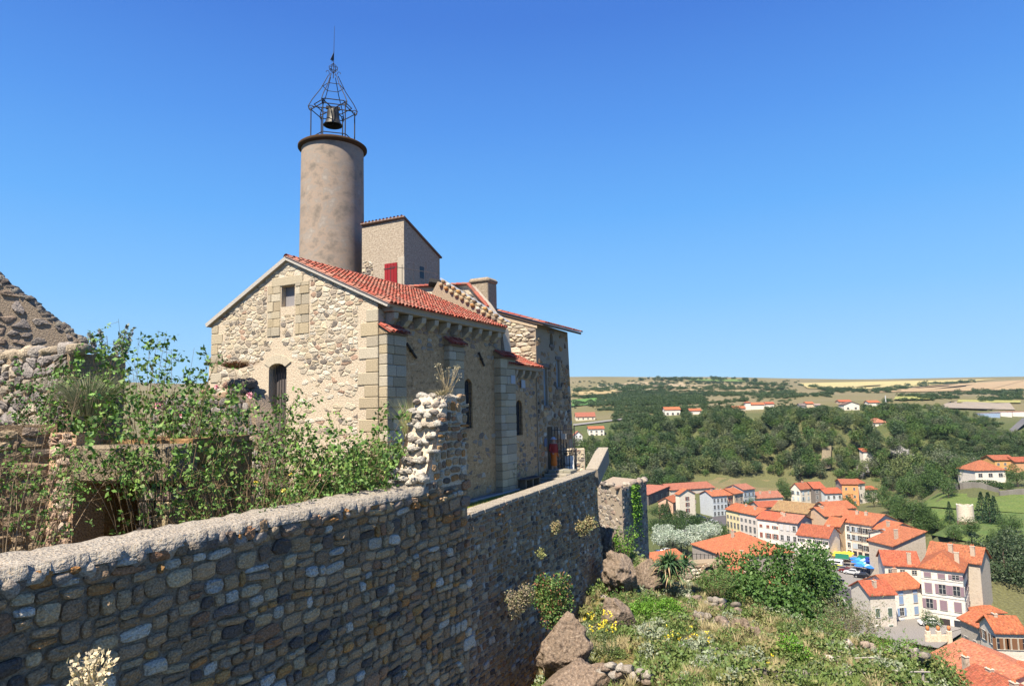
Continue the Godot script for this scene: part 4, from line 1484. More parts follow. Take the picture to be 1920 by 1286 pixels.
# ---------------------------------------------------------------- the stone house at the far end of the chapel
func east_house() -> void:
	var o := thing("stone_house", "dark stone house with lean-to tile roof adjoining the choir", "house", C0, Basis(SA, Vector3.UP, SZ))
	var gx := Transform3D(GABLE, Vector3(13.02, 0, 0))
	var g := MB.new()
	g.quad(gx * Vector3(-5.5, -4.2, 0), gx * Vector3(0, -4.2, 0), gx * Vector3(0, 4.5, 0), gx * Vector3(-5.5, 6.25, 0), Color.WHITE)
	put("gable_wall", g, M.mortar, o)
	rubble(o, gx, v2([-5.0, 2.2, 0, 2.0, 0, 4.2, -5.0, 5.75]), {"cw": 0.46, "ch": 0.19, "jit": 0.75, "gap": 0.02, "bulge": 0.06, "sink": 0.04, "pal": CREAM, "limit": 180, "called": "gable_stone"}, M.stone)
	var vb := MB.new()
	prism(vb, gx, v2([-5.5, 5.85, 0.1, 4.2, 0.1, 4.55, -5.5, 6.25]), 0.0, 0.04, Color(0.9, 0.87, 0.82))
	put("plaster_band", vb, M.pale_mortar, o)
	# shaded side wall, slightly battered at the far corner
	var holes := [Rect2(14.82, 3.5, 0.42, 0.62), Rect2(15.62, 1.2, 0.46, 1.5), Rect2(13.9, 0.2, 0.45, 2.0), Rect2(14.18, -3.25, 0.62, 2.3)]
	var sw := MB.new()
	holed(sw, ident(), v2([13.02, -4.6, 17.95, -4.6, 17.4, 4.4, 13.02, 4.5]), holes, 0.28)
	arch_head(sw, ident(), holes[0], 0.28, 0.2)
	sw.quad(Vector3(17.95, -4.6, 0), Vector3(17.95, -4.6, -5.5), Vector3(17.4, 6.2, -5.5), Vector3(17.4, 4.4, 0), Color.WHITE)
	put("side_wall", sw, M.mortar, o)
	rubble(o, ident(), v2([13.05, -4.4, 17.9, -4.4, 17.35, 4.3, 13.05, 4.3]), {"cw": 0.36, "ch": 0.25, "jit": 0.7, "gap": 0.028, "bulge": 0.04, "sink": 0.03, "pal": BASALT, "limit": 250, "called": "wall_stone", "holes": holes.map(func(h: Rect2): return h.grow(0.06)), "keep": func(_u: float, v: float) -> bool: return rng.randf() < (0.25 if v > 2.6 else 0.92)}, M.stone)
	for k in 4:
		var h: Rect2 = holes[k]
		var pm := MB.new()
		var col := Color(0.15, 0.115, 0.09) if k in [0, 3] else Color(0.42, 0.55, 0.68)  # niche (named window) and doorway: inner shade painted as a dark tone
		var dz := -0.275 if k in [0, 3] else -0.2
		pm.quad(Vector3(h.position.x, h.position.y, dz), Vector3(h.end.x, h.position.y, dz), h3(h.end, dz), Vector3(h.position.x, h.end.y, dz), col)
		if k in [1, 2]:
			for e in 3:
				pm.box(ident(), Vector3(h.position.x + e * (h.size.x - 0.05) / 2, h.position.y, -0.2), Vector3(h.position.x + e * (h.size.x - 0.05) / 2 + 0.05, h.end.y, -0.14), Color(0.50, 0.62, 0.74))
		put("dark_doorway" if k == 3 else "window", pm, M.paint, o)
	for k in 3:
		var h: Rect2 = holes[k]
		var lb := MB.new()
		lb.block(ident(), Vector3(h.position.x - 0.14, h.end.y, -0.1), Vector3(h.end.x + 0.14, h.end.y + 0.2, 0.05), 0.02, Color(0.26, 0.23, 0.21))
		put("lintel", lb, M.ashlar, o)
		var sb := MB.new()
		sb.block(ident(), Vector3(h.position.x - 0.1, h.position.y - 0.16, -0.1), Vector3(h.end.x + 0.1, h.position.y, 0.08), 0.02, Color(0.26, 0.23, 0.21))
		put("sill", sb, M.ashlar, o)
	var rz := Vector3(0, 1.75, -5.5).normalized()
	var rx := Transform3D(Basis(Vector3.RIGHT, rz, Vector3.RIGHT.cross(rz)), Vector3(12.9, 4.42, 0.55))
	var dk := MB.new()
	dk.box(rx, Vector3(0, 0.05, -0.12), Vector3(5.45, 6.2, -0.002), Color(0.2, 0.15, 0.12))
	put("roof_deck", dk, M.wood, o)
	var tl := MB.new()
	tiles(tl, rx, 5.45, 6.2, 0.23, 0.38)
	put("roof_tiles", tl, M.tile, o, "stuff")

func h3(p: Vector2, z: float) -> Vector3:
	return Vector3(p.x, p.y, z)

# ---------------------------------------------------------------- terrace between chapel and rampart
func terrace() -> void:
	var cx := Basis(SA, Vector3.UP, SZ)
	var lx := Transform3D(cx, C0)
	var lb := MB.new()
	var pts := []
	for k in 15:
		var a := 1.0 + k
		var zo := lerpf(2.05, 1.35, (a - 3.5) / 12.5)
		pts.append([a, zo])
	for k in 14:
		var y0: float = -3.74 + 0.02 * sin(k * 1.3)
		var y1: float = -3.74 + 0.02 * sin((k + 1) * 1.3)
		lb.quad(lx * Vector3(pts[k][0], y0, pts[k][1]), lx * Vector3(pts[k + 1][0], y1, pts[k + 1][1]), lx * Vector3(pts[k + 1][0], y1, -0.1), lx * Vector3(pts[k][0], y0, -0.1), Color.WHITE)
	var lawn := put("lawn", lb, M.lawn)
	lawn.set_meta("kind", "structure")
	var gm := MB.new()
	for k in 2600:
		var a := rr(2.5, 14.0)
		tuft_into(gm, W(a, -3.75, rr(0.45, lerpf(2.0, 1.4, (a - 3.5) / 12.5))), 3, 0.07, 0.05, [Color(0.16, 0.20, 0.05), Color(0.28, 0.26, 0.09), Color(0.20, 0.22, 0.06)], 0.006)
	var g := put("lawn_grass", gm, M.grass)
	tag(g, "short yellowish grass on the strip between chapel and parapet", "grass", "", "stuff")
	var pv := MB.new()
	pv.block(lx, Vector3(2.0, -3.9, 0.02), Vector3(8.35, -3.68, 0.36), 0.02, Color(0.30, 0.28, 0.29))
	pv.block(lx, Vector3(2.0, -3.9, 0.365), Vector3(9.95, -3.66, 0.46), 0.02, Color(0.52, 0.50, 0.46))
	var pav := put("paving", pv, M.ashlar)
	pav.set_meta("kind", "structure")
	# steps up to the gate
	var st := thing("stone_steps", "worn stone steps leading up to the iron gate", "steps", C0, cx)
	for k in 4:
		for e in 3:
			var sb := MB.new()
			var z0 := 0.15 + e * 0.42
			sb.block(ident(), Vector3(12.2 + k * 0.55 + rr(-0.05, 0.05), -3.9, z0), Vector3(12.2 + k * 0.55 + 0.9, -3.62 + k * 0.15 + rr(-0.02, 0.02), z0 + 0.41), 0.03, pick([Color(0.46, 0.42, 0.34), Color(0.40, 0.38, 0.30)], 0.15))
			put("step_stone", sb, M.ashlar, st)
	# bench
	var bn := thing("bench", "low dark wooden bench against the chapel wall", "bench", W(9.95, -3.74, 0.42), cx)
	var b := MB.new()
	for k in 3:
		b.block(ident(), Vector3(0, 0.42, -0.2 + k * 0.17), Vector3(1.95, 0.48, -0.05 + k * 0.17), 0.01, Color(0.10, 0.085, 0.08))
	put("seat", b, M.wood, bn)
	for k in 3:
		var l := MB.new()
		l.block(ident(), Vector3(0.15 + k * 0.75, 0, -0.16), Vector3(0.29 + k * 0.75, 0.42, 0.24), 0.015, Color(0.22, 0.20, 0.18))
		put("leg", l, M.ashlar, bn)
	# shrub beside the bench
	shrub("climbing_shrub", "thin flowering shrub against the chapel wall beside the bench", W(9.75, -3.74, 0.35), 0.8, 1.5, 14, 420, 0.05, [Color(0.10, 0.14, 0.06), Color(0.30, 0.32, 0.22), Color(0.50, 0.50, 0.42)])
	# gate
	var ga := at(1036, 850, 36.0)
	var gb := at(1078, 850, 37.2)
	var gt := thing("iron_gate", "black iron bar gate at the end of the terrace", "gate", Vector3(ga.x, 0, ga.z), Basis())
	var d := Vector3(gb.x - ga.x, 0, gb.z - ga.z)
	for k in 9:
		var p := d * (k / 8.0)
		var m := MB.new()
		m.tube(p + Vector3(0, -3.3, 0), p + Vector3(0, -1.02 + (0.1 if k == 8 else 0.0), 0), 0.022 if k < 8 else 0.035, 0.022 if k < 8 else 0.035, 6, Color.WHITE)
		m.tube(p + Vector3(0, -1.02, 0), p + Vector3(0, -0.93, 0), 0.022, 0.002, 6, Color.WHITE)
		put("bar", m, M.iron, gt)
	for y: float in [-3.05, -2.3, -1.15]:
		var m := MB.new()
		m.tube(Vector3(0, y, 0), d + Vector3(0, y, 0), 0.022, 0.022, 6, Color.WHITE)
		put("rail", m, M.iron, gt)
	var sg := thing("gate_notice", "small white notice fixed to the iron gate", "sign", at(1053, 823, 36.5), Basis(Vector3.UP, -0.7))
	var sm := MB.new()
	sm.block(ident(), Vector3(0, 0, 0.03), Vector3(0.34, 0.28, 0.045), 0.004, Color(0.78, 0.78, 0.76))
	put("panel", sm, M.paint, sg)
	var bs := thing("door_plaque", "blue grey plaque on the house wall beside the doorway", "sign", W(13.62, -1.95, 0.05), cx)
	var bm := MB.new()
	bm.block(ident(), Vector3(0, 0, 0), Vector3(0.34, 0.42, 0.03), 0.006, Color(0.13, 0.17, 0.26))
	put("panel", bm, M.paint, bs)
	# low cross wall with a poster board
	var ca := at(1053, 878, 37.3)
	var cb := at(1098, 878, 37.3)
	var cw := thing("cross_wall", "low sunlit rubble wall closing the terrace beyond the gate", "wall", Vector3(ca.x, -3.6, ca.z), Basis())
	var wl := cb.x - ca.x
	var cm := MB.new()
	cm.block(ident(), Vector3(0, 0, -0.5), Vector3(wl, 1.38, -0.04), 0.03, Color.WHITE)
	put("core", cm, M.pale_mortar, cw)
	rubble(cw, Transform3D(Basis(), Vector3(0, 0, -0.04)), v2([0.02, 0.0, wl - 0.02, 0.0, wl - 0.02, 1.34, 0.02, 1.34]), {"cw": 0.26, "ch": 0.17, "jit": 0.7, "gap": 0.03, "bulge": 0.035, "pal": CREAM, "limit": 60}, M.stone)
	var pb := thing("poster_board", "white poster board leaning on the low sunlit wall", "sign", at(1061, 880, 36.9), Basis(Vector3.RIGHT, -0.12))
	var pm := MB.new()
	pm.block(ident(), Vector3(0, 0, 0), Vector3(0.46, 0.72, 0.02), 0.004, Color(0.80, 0.80, 0.78))
	put("board", pm, M.paint, pb)
	var pr := MB.new()
	pr.box(ident(), Vector3(0.08, 0.30, 0.021), Vector3(0.38, 0.33, 0.023), Color(0.25, 0.28, 0.32))
	pr.box(ident(), Vector3(0.08, 0.18, 0.021), Vector3(0.34, 0.26, 0.023), Color(0.45, 0.48, 0.50))
	pr.box(ident(), Vector3(0.18, 0.52, 0.021), Vector3(0.27, 0.57, 0.023), Color(0.35, 0.38, 0.40))
	put("print", pr, M.paint, pb)

# ---------------------------------------------------------------- the wall that runs towards the viewer
func front_wall() -> void:
	var o := thing("garden_wall", "thick shaded rubble wall with lichened coping and a broken taller end", "wall", C0, Basis(SA, Vector3.UP, SZ))
	var zf := 6.9
	var zb := 6.06
	var a0 := -19.0
	var a1 := -5.55
	var top := -1.58
	var core := MB.new()
	core.box(ident(), Vector3(a0, -10.5, zb + 0.05), Vector3(a1, top, zf - 0.03), Color.WHITE)
	# the taller broken stub
	var stub := MB.new()
	prism(stub, Transform3D(Basis(), Vector3(0, 0, 0)), v2([-7.3, top, a1, top, a1, 0.30, -6.3, 0.30, -6.55, 0.0, -6.65, -0.45, -6.85, -0.95, -7.1, -1.3]), zb + 0.08, zf - 0.03, Color.WHITE)
	put("broken_core", stub, M.pale_mortar, o)
	core.quad(Vector3(a1, -10.5, zb + 0.05), Vector3(a1, -10.5, 2.4), Vector3(a1, -3.2, 2.4), Vector3(a1, -3.2, zb + 0.05), Color.WHITE)
	put("core", core, M.earth_mortar, o)
	rubble(o, Transform3D(Basis(), Vector3(0, 0, zf - 0.03)), v2([a0 + 2.0, -6.6, a1, -6.6, a1, top - 0.02, a0 + 2.0, top - 0.02]), {"coursed": true, "cw": 0.28, "ch": 0.185, "gap": 0.013, "bulge": 0.06, "sink": 0.05, "flat": 0.74, "drop": 0.2, "pal": BASALT, "limit": 292, "called": "stone", "keep": func(u: float, v: float) -> bool: return v > -3.4 - (u + 19.0) * 0.28}, M.stone)
	rubble(o, Transform3D(Basis(), Vector3(0, 0, zf - 0.03)), v2([-7.2, top, a1, top, a1, 0.3, -6.3, 0.3, -6.7, -0.7]), {"coursed": true, "cw": 0.24, "ch": 0.17, "gap": 0.02, "bulge": 0.04, "sink": 0.04, "flat": 0.72, "pal": BASALT, "limit": 90, "called": "pier_stone"}, M.stone)
	# the end face beyond, seen edge on
	rubble(o, Transform3D(Basis(Vector3(0, 0, -1), Vector3.UP, Vector3(1, 0, 0)), Vector3(a1, 0, zf)), v2([0.05, -5.5, 0.8, -5.5, 0.8, 0.25, 0.05, 0.25]), {"cw": 0.3, "ch": 0.2, "jit": 0.6, "gap": 0.02, "bulge": 0.04, "sink": 0.04, "pal": BASALT, "limit": 60, "called": "end_stone"}, M.stone)
	# mortared coping: an uneven slab that follows the stones
	var cm := MB.new()
	var na := 150
	var nz := 9
	var nse := FastNoiseLite.new()
	nse.seed = 3
	nse.frequency = 1.6
	nse.fractal_octaves = 4
	for k in na + 1:
		for j in nz + 1:
			var a := lerpf(a0, -7.1, float(k) / na)
			var f := float(j) / nz
			var z := lerpf(zf + 0.03 + nse.get_noise_2d(a * 2.2, 9.0) * 0.07, zb - 0.02 + nse.get_noise_2d(a * 2.0, 50.0) * 0.06, clampf((f - 0.1) / 0.8, 0, 1))
			var y := top + 0.085 + nse.get_noise_2d(a * 2.0, f * 2.5) * 0.035 + nse.get_noise_2d(a * 7.0, f * 8.0 + 30.0) * 0.02
			if j == 0 or j == nz:
				y = top - 0.05
			cm.vert(Vector3(a, y, z), Vector3.UP, Color.WHITE)
	for k in na:
		for j in nz:
			var a := k * (nz + 1) + j
			cm.face(a, a + nz + 1, a + nz + 2)
			cm.face(a, a + nz + 2, a + 1)
	smooth(cm)
	put("coping", cm, M.coping, o)
	# coping stones along the front lip
	var a := -17.6
	while a < -7.3:
		var w := rr(0.2, 0.5)
		var q := MB.new()
		q.add(rock_mesh(int(a * 71) + 2000, 2, 0.13, pick([Color(0.42, 0.36, 0.29), Color(0.36, 0.31, 0.26), Color(0.50, 0.44, 0.36), Color(0.33, 0.27, 0.22), Color(0.46, 0.36, 0.25)], 0.2), Vector3.ONE, 9), Transform3D(Basis(Vector3.UP, rr(-0.3, 0.3)).scaled(Vector3(w * 0.6, rr(0.12, 0.18), 0.17)), Vector3(a + w * 0.5, top - 0.09 + rr(-0.04, 0.02), zf - 0.10)))
		put("coping_stone", q, M.stone, o)
		a += w * 1.02
	# the broken profile of the taller end: lumps of mortar and stone stepping up towards the pier
	var prof := [[-7.35, -1.47], [-7.2, -1.3], [-7.05, -1.12], [-6.9, -0.95], [-6.8, -0.72], [-6.7, -0.48], [-6.62, -0.2], [-6.55, 0.04], [-6.42, 0.24], [-6.2, 0.36], [-5.95, 0.38], [-5.7, 0.34]]
	for k in prof.size():
		for e in 8:
			var q := MB.new()
			var pale := rng.randf() < 0.55
			q.add(rock_mesh(3000 + k * 7 + e, 2, 0.2, (Color(0.62, 0.58, 0.50) if pale else pick([Color(0.50, 0.43, 0.34), Color(0.32, 0.28, 0.24), Color(0.42, 0.38, 0.32)], 0.2)), Vector3.ONE, 9), Transform3D(Basis.from_euler(Vector3(rr(-0.4, 0.4), rr(-0.8, 0.8), rr(-0.3, 0.3))).scaled(Vector3(rr(0.09, 0.2), rr(0.05, 0.10), rr(0.08, 0.14))), Vector3(prof[k][0] + rr(-0.07, 0.10), prof[k][1] - 0.06 + rr(-0.10, 0.05), zf - 0.09 - e * 0.098 + rr(-0.03, 0.03))))
			put("broken_stone", q, M.stone, o)

# ---------------------------------------------------------------- rampart below the terrace
func rampart() -> void:
	var p0 := W(1.5, 0, 2.62)
	var p1 := W(16.05, 0, 1.92)
	var d := (p1 - p0)
	var ln := d.length()
	d = d.normalized()
	var n := d.cross(Vector3.UP)
	var o := thing("rampart_wall", "tall shaded rubble rampart with pale slab coping below the chapel terrace", "wall", Vector3(p0.x, 0, p0.z), Basis(d, Vector3.UP, n))
	var core := MB.new()
	var batter := 0.5
	var x0 := -7.2
	core.quad(Vector3(x0, -11.5, batter), Vector3(ln, -11.5, batter), Vector3(ln, -3.5, -0.02), Vector3(x0, -3.5, -0.02), Color.WHITE)
	core.quad(Vector3(ln, -11.5, batter), Vector3(ln + 0.6, -11.5, -6.0), Vector3(ln + 0.3, -3.3, -6.0), Vector3(ln, -3.4, -0.02), Color.WHITE)
	core.quad(Vector3(x0, -3.62, 0), Vector3(ln, -3.45, 0), Vector3(ln, -3.45, -0.6), Vector3(x0, -3.62, -0.6), Color.WHITE)
	core.quad(Vector3(ln, -3.9, -0.6), Vector3(x0, -3.9, -0.6), Vector3(x0, -3.6, -0.6), Vector3(ln, -3.4, -0.6), Color.WHITE)
	put("core", core, M.mortar, o)
	var tl := Vector3(0, 7.9, -batter - 0.02).normalized()
	var fx := Transform3D(Basis(Vector3.RIGHT, tl, Vector3.RIGHT.cross(tl)), Vector3(0, -11.5, batter))
	rubble(o, fx, v2([-2.2, 0.6, ln, 1.2, ln, 8.05, -2.2, 7.95]), {"coursed": true, "cw": 0.30, "ch": 0.19, "gap": 0.018, "bulge": 0.05, "sink": 0.04, "flat": 0.7, "pal": BASALT, "limit": 292, "called": "stone"}, M.stone)
	var ex := Vector3(0.05, 0, -1).normalized()
	rubble(o, Transform3D(Basis(ex, Vector3.UP, ex.cross(Vector3.UP)), Vector3(ln + 0.03, -11.5, 0.3)), v2([0.1, 0.5, 2.5, 0.5, 2.5, 8.0, 0.4, 8.0]), {"cw": 0.36, "ch": 0.24, "jit": 0.7, "gap": 0.02, "bulge": 0.05, "sink": 0.04, "pal": BASALT, "limit": 60, "called": "end_stone"}, M.stone)
	# slabs of the coping
	var x := x0
	while x < ln - 0.1:
		var w := minf(rr(0.5, 0.9), ln - x)
		var q := MB.new()
		var y := lerpf(-3.62, -3.42, clampf(x / ln, 0, 1))
		q.block(Transform3D(Basis(Vector3.BACK, 0.013), Vector3(x, y, 0)), Vector3(0.006, -0.06, -0.62 + rr(-0.02, 0.02)), Vector3(w - 0.006, 0.10 + rr(-0.008, 0.008), 0.05 + rr(-0.02, 0.02)), 0.025, Color(1.1, 1.09, 1.07) * rr(0.9, 1.1))
		put("coping_slab", q, M.coping, o)
		x += w
	# the far leg of the parapet
	for k in 9:
		var q := MB.new()
		var f0 := k / 9.0
		var f1 := (k + 1) / 9.0
		var a := W(lerpf(16.1, 19.6, f0), lerpf(-3.35, -2.4, f0), lerpf(1.42, 0.85, f0))
		var b := W(lerpf(16.1, 19.6, f1), lerpf(-3.35, -2.4, f1), lerpf(1.42, 0.85, f1))
		var inv := o.transform.affine_inverse()
		a = inv * a
		b = inv * b
		var dd := (b - a)
		var l := dd.length()
		dd = dd.normalized()
		var up := Vector3.UP
		var rt := dd.cross(up).normalized()
		q.block(Transform3D(Basis(dd, rt.cross(dd), rt), a), Vector3(0.006, -0.9, -0.05), Vector3(l - 0.006, 0.08, 0.62), 0.025, Color(1.1, 1.09, 1.07) * rr(0.9, 1.1))
		put("coping_slab", q, M.coping, o)
	# a bastion farther on
	var k0 := at(1166, 917, 54.0)
	var kl := at(1120, 906, 57.0)
	var kr := at(1212, 905, 59.5)
	var kb := at(1150, 900, 63.0)
	k0.y = -6.4; kl.y = -6.4; kr.y = -6.4; kb.y = -6.4
	var b := thing("bastion", "ivy hung stone bastion with flat top beyond the rampart", "bastion", Vector3.ZERO)
	var m := MB.new()
	var dn := Vector3(0, -13.0, 0)
	var f0 := k0 + dn
	var fl := kl + dn
	var fr := kr + dn
	m.quad(fl, f0, k0, kl, Color.WHITE)
	m.quad(f0, fr, kr, k0, Color.WHITE)
	m.quad(kl, k0, kr, kb, Color.WHITE)
	put("core", m, M.mortar, b)
	for k in 34:
		var e: Array = [[kl, k0], [k0, kr]][k % 2]
		var q := MB.new()
		q.add(rock_mesh(9000 + k, 2, 0.2, pick(BROWN, 0.2), Vector3.ONE, 5), Transform3D(Basis(Vector3.UP, rr(0, 6)).scaled(Vector3(rr(0.2, 0.36), rr(0.12, 0.3), rr(0.2, 0.34))), e[0].lerp(e[1], rr(0.0, 1.0)) + Vector3(rr(-0.1, 0.1), rr(-0.05, 0.15), rr(-0.5, -0.1))))
		put("top_stone", q, M.stone, b)
	for s in 2:
		var pa: Vector3 = [fl, f0][s]
		var pb: Vector3 = [f0, fr][s]
		var pt: Vector3 = [kl, k0][s]
		var dx := (pb - pa).normalized()
		var up := (pt - pa)
		up = (up - dx * up.dot(dx)).normalized()
		var w := (pb - pa).length()
		rubble(b, Transform3D(Basis(dx, up, dx.cross(up)), pa), v2([0.02, 4.0, w - 0.02, 4.0, w - 0.02, 12.98, 0.02, 12.98]), {"cw": 0.42, "ch": 0.26, "jit": 0.7, "gap": 0.03, "bulge": 0.05, "sink": 0.04, "pal": BROWN, "limit": 130, "called": "stone", "keep": func(_u: float, _v: float) -> bool: return rng.randf() < (0.6 if s == 0 else 0.9)}, M.stone)
	var iv := thing("ivy", "bright ivy hanging down the shaded face of the bastion", "ivy", Vector3.ZERO)
	var im := MB.new()
	for k in 900:
		var f := rng.randf()
		var p := k0.lerp(kr, 0.30 + rr(0.0, 0.36)) + Vector3(0, -f * rr(2.0, 4.6), 0)
		p += Vector3(0.10, 0, 0.24) * (0.6 + f)
		leaf_at(im, p, Vector3(0.5, 0, 0.5), rr(0.12, 0.22), pick([Color(0.14, 0.30, 0.03), Color(0.20, 0.38, 0.05), Color(0.09, 0.2, 0.03)]))
	put("foliage", im, M.leaf, iv)

func face_hit(x: float, y: float, o: Vector3, n: Vector3) -> Vector3:
	var v := ray(x, y)
	return v * (o.dot(n) / v.dot(n))

# ---------------------------------------------------------------- ruins and garden ground behind the wall
func ruins() -> void:
	var lx := Transform3D(Basis(SA, Vector3.UP, SZ), C0)
	var gb := MB.new()
	gb.quad(lx * Vector3(-22, -3.1, 6.2), lx * Vector3(-5.7, -3.1, 6.2), lx * Vector3(-5.7, -3.1, -16), lx * Vector3(-22, -3.1, -16), Color.WHITE)
	gb.quad(lx * Vector3(-5.7, -3.1, 2.4), lx * Vector3(-0.02, -3.1, 2.2), lx * Vector3(-0.02, -3.1, -16), lx * Vector3(-5.7, -3.1, -16), Color.WHITE)
	gb.quad(lx * Vector3(-0.02, -3.1, 2.2), lx * Vector3(1.2, -3.75, 2.1), lx * Vector3(1.2, -3.75, 0), lx * Vector3(-0.02, -3.1, 0), Color.WHITE)
	var go := put("garden_ground", gb, M.soil)
	go.set_meta("kind", "structure")
	# ruined doorway: pink plastered pier, cracked lintel band, dark recess with basalt jamb
	var base := at(200, 900, 11.6)
	var o := thing("ruined_doorway", "ruined house front with pink plastered pier and a dark doorway under a worn lintel", "ruin", Vector3(base.x, -3.1, base.z), Basis(SZ, Vector3.UP, -SA).rotated(Vector3.UP, 0.22))
	# local: x along the front, y up, z towards the viewer
	var w := MB.new()
	w.box(ident(), Vector3(-0.74, 0, -2.3), Vector3(1.2, 2.6, -2.1), Color(0.70, 0.62, 0.52))
	w.box(ident(), Vector3(0.95, 0, -2.1), Vector3(1.2, 2.6, -0.5), Color(0.70, 0.62, 0.52))
	w.box(ident(), Vector3(-1.0, 0, -2.1), Vector3(-0.74, 2.6, -0.7), Color(0.70, 0.62, 0.52))
	w.box(ident(), Vector3(-1.0, 2.55, -2.2), Vector3(1.2, 2.7, -0.6), Color(0.70, 0.62, 0.52))
	put("recess_wall", w, M.render, o)
	var pinkish := [Color(0.52, 0.37, 0.28), Color(0.56, 0.43, 0.34), Color(0.48, 0.33, 0.25), Color(0.58, 0.48, 0.39)]
	var pier := MB.new()
	pier.box(ident(), Vector3(-1.32, 0, -0.7), Vector3(-0.74, 2.85, -0.04), Color(0.95, 0.76, 0.64))
	put("pier", pier, M.pale_mortar, o)
	rubble(o, Transform3D(Basis(), Vector3(0, 0, -0.04)), v2([-1.3, 0.0, -0.75, 0.0, -0.75, 2.85, -1.3, 2.85]), {"cw": 0.28, "ch": 0.2, "jit": 0.6, "gap": 0.018, "bulge": 0.06, "sink": 0.04, "pal": pinkish, "limit": 60, "called": "pink_stone"}, M.stone)
	var lt := MB.new()
	lt.block(ident(), Vector3(-0.8, 1.98, -0.66), Vector3(1.3, 2.62, 0.02), 0.05, Color(0.66, 0.60, 0.52))
	put("lintel", lt, M.coping, o)
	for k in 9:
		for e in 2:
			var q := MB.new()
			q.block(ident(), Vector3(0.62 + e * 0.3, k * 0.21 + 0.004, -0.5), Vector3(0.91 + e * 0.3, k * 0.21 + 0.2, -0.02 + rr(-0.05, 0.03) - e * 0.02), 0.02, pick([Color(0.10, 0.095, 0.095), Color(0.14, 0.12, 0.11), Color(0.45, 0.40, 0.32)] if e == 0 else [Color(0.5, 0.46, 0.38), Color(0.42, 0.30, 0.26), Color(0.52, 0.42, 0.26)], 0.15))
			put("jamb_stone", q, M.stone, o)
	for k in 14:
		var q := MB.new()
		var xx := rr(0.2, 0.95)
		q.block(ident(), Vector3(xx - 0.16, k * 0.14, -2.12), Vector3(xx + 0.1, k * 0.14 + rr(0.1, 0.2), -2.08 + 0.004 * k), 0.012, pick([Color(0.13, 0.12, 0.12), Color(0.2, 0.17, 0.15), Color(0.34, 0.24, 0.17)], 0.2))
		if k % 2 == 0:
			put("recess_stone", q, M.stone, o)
	# shaded wall to the side of the pier, running towards the viewer
	var sp := o.transform * Vector3(-1.3, 0, -0.15)
	var s := thing("garden_side_wall", "brown ruin wall running from the pink pier towards the coping", "wall", sp, o.transform.basis.rotated(Vector3.UP, 1.05))
	var sm := MB.new()
	sm.box(ident(), Vector3(-2.6, 0, -0.5), Vector3(0, 3.0, 0), Color(0.9, 0.78, 0.64))
	put("core", sm, M.mortar, s)
	rubble(s, ident(), v2([-2.6, 0, 0, 0, 0, 2.95, -2.6, 2.95]), {"coursed": true, "cw": 0.42, "ch": 0.3, "gap": 0.022, "bulge": 0.05, "sink": 0.04, "pal": [Color(0.50, 0.39, 0.26), Color(0.44, 0.33, 0.22), Color(0.40, 0.29, 0.20), Color(0.32, 0.26, 0.21)], "limit": 80}, M.stone)
	# retaining wall with big coping boulders behind it
	var rp := at(60, 700, 14.0)
	var r := thing("retaining_wall", "rough retaining wall topped with large rounded stones", "wall", Vector3(rp.x, -3.1, rp.z), Basis(SZ, Vector3.UP, -SA))
	var rtop: float = at(60, 668, 14.0).y + 3.1
	var rm := MB.new()
	rm.box(ident(), Vector3(-3.0, 0, -1.2), Vector3(1.25, rtop, -0.04), Color(0.8, 0.74, 0.66))
	put("core", rm, M.mortar, r)
	rubble(r, Transform3D(Basis(), Vector3(0, 0, -0.04)), v2([-3.0, 1.2, 1.2, 1.2, 1.2, rtop, -3.0, rtop]), {"cw": 0.36, "ch": 0.26, "jit": 0.7, "gap": 0.02, "bulge": 0.08, "sink": 0.05, "pal": [Color(0.34, 0.31, 0.29), Color(0.42, 0.37, 0.31), Color(0.28, 0.25, 0.24), Color(0.5, 0.43, 0.34)], "limit": 110}, M.stone)
	var xx := -2.6
	while xx < 1.2:
		var ww := rr(0.3, 0.5)
		var q := MB.new()
		q.add(rock_mesh(int(xx * 100) + 5000, 2, 0.16, pick([Color(0.48, 0.42, 0.34), Color(0.42, 0.38, 0.34), Color(0.54, 0.45, 0.33)], 0.15), Vector3.ONE, 3), Transform3D(Basis(Vector3.UP, rr(-0.4, 0.4)).scaled(Vector3(ww * 0.55, rr(0.13, 0.2), 0.26)), Vector3(xx + ww * 0.5, rtop + 0.08, -0.18)))
		put("cap_stone", q, M.stone, r)
		xx += ww
	# the sloping end of a ruined gable behind
	var gp := at(60, 650, 17.5)
	var g := thing("ruined_gable", "grey ruined gable sloping down, stones set in thick mortar", "ruin", Vector3(gp.x, -3.1, gp.z), Basis(SZ, Vector3.UP, -SA).rotated(Vector3.UP, 0.95))
	var q0 := face_hit(0, 528, gp, g.transform.basis.z)
	var q1 := face_hit(150, 640, gp, g.transform.basis.z)
	var h0: float = q0.y + 3.1
	var h1: float = q1.y + 3.1
	var hx0: float = (q0 - gp).dot(g.transform.basis.x)
	var hx1: float = (q1 - gp).dot(g.transform.basis.x)
	var sl := (h0 - h1) / (hx1 - hx0)
	var gm := MB.new()
	prism(gm, ident(), PackedVector2Array([Vector2(hx0 - 2.0, 0), Vector2(hx1, 0), Vector2(hx1, h1), Vector2(hx0 - 2.0, h0 + sl * 2.0)]), -0.6, -0.02, Color(0.82, 0.80, 0.80))
	put("core", gm, M.mortar, g)
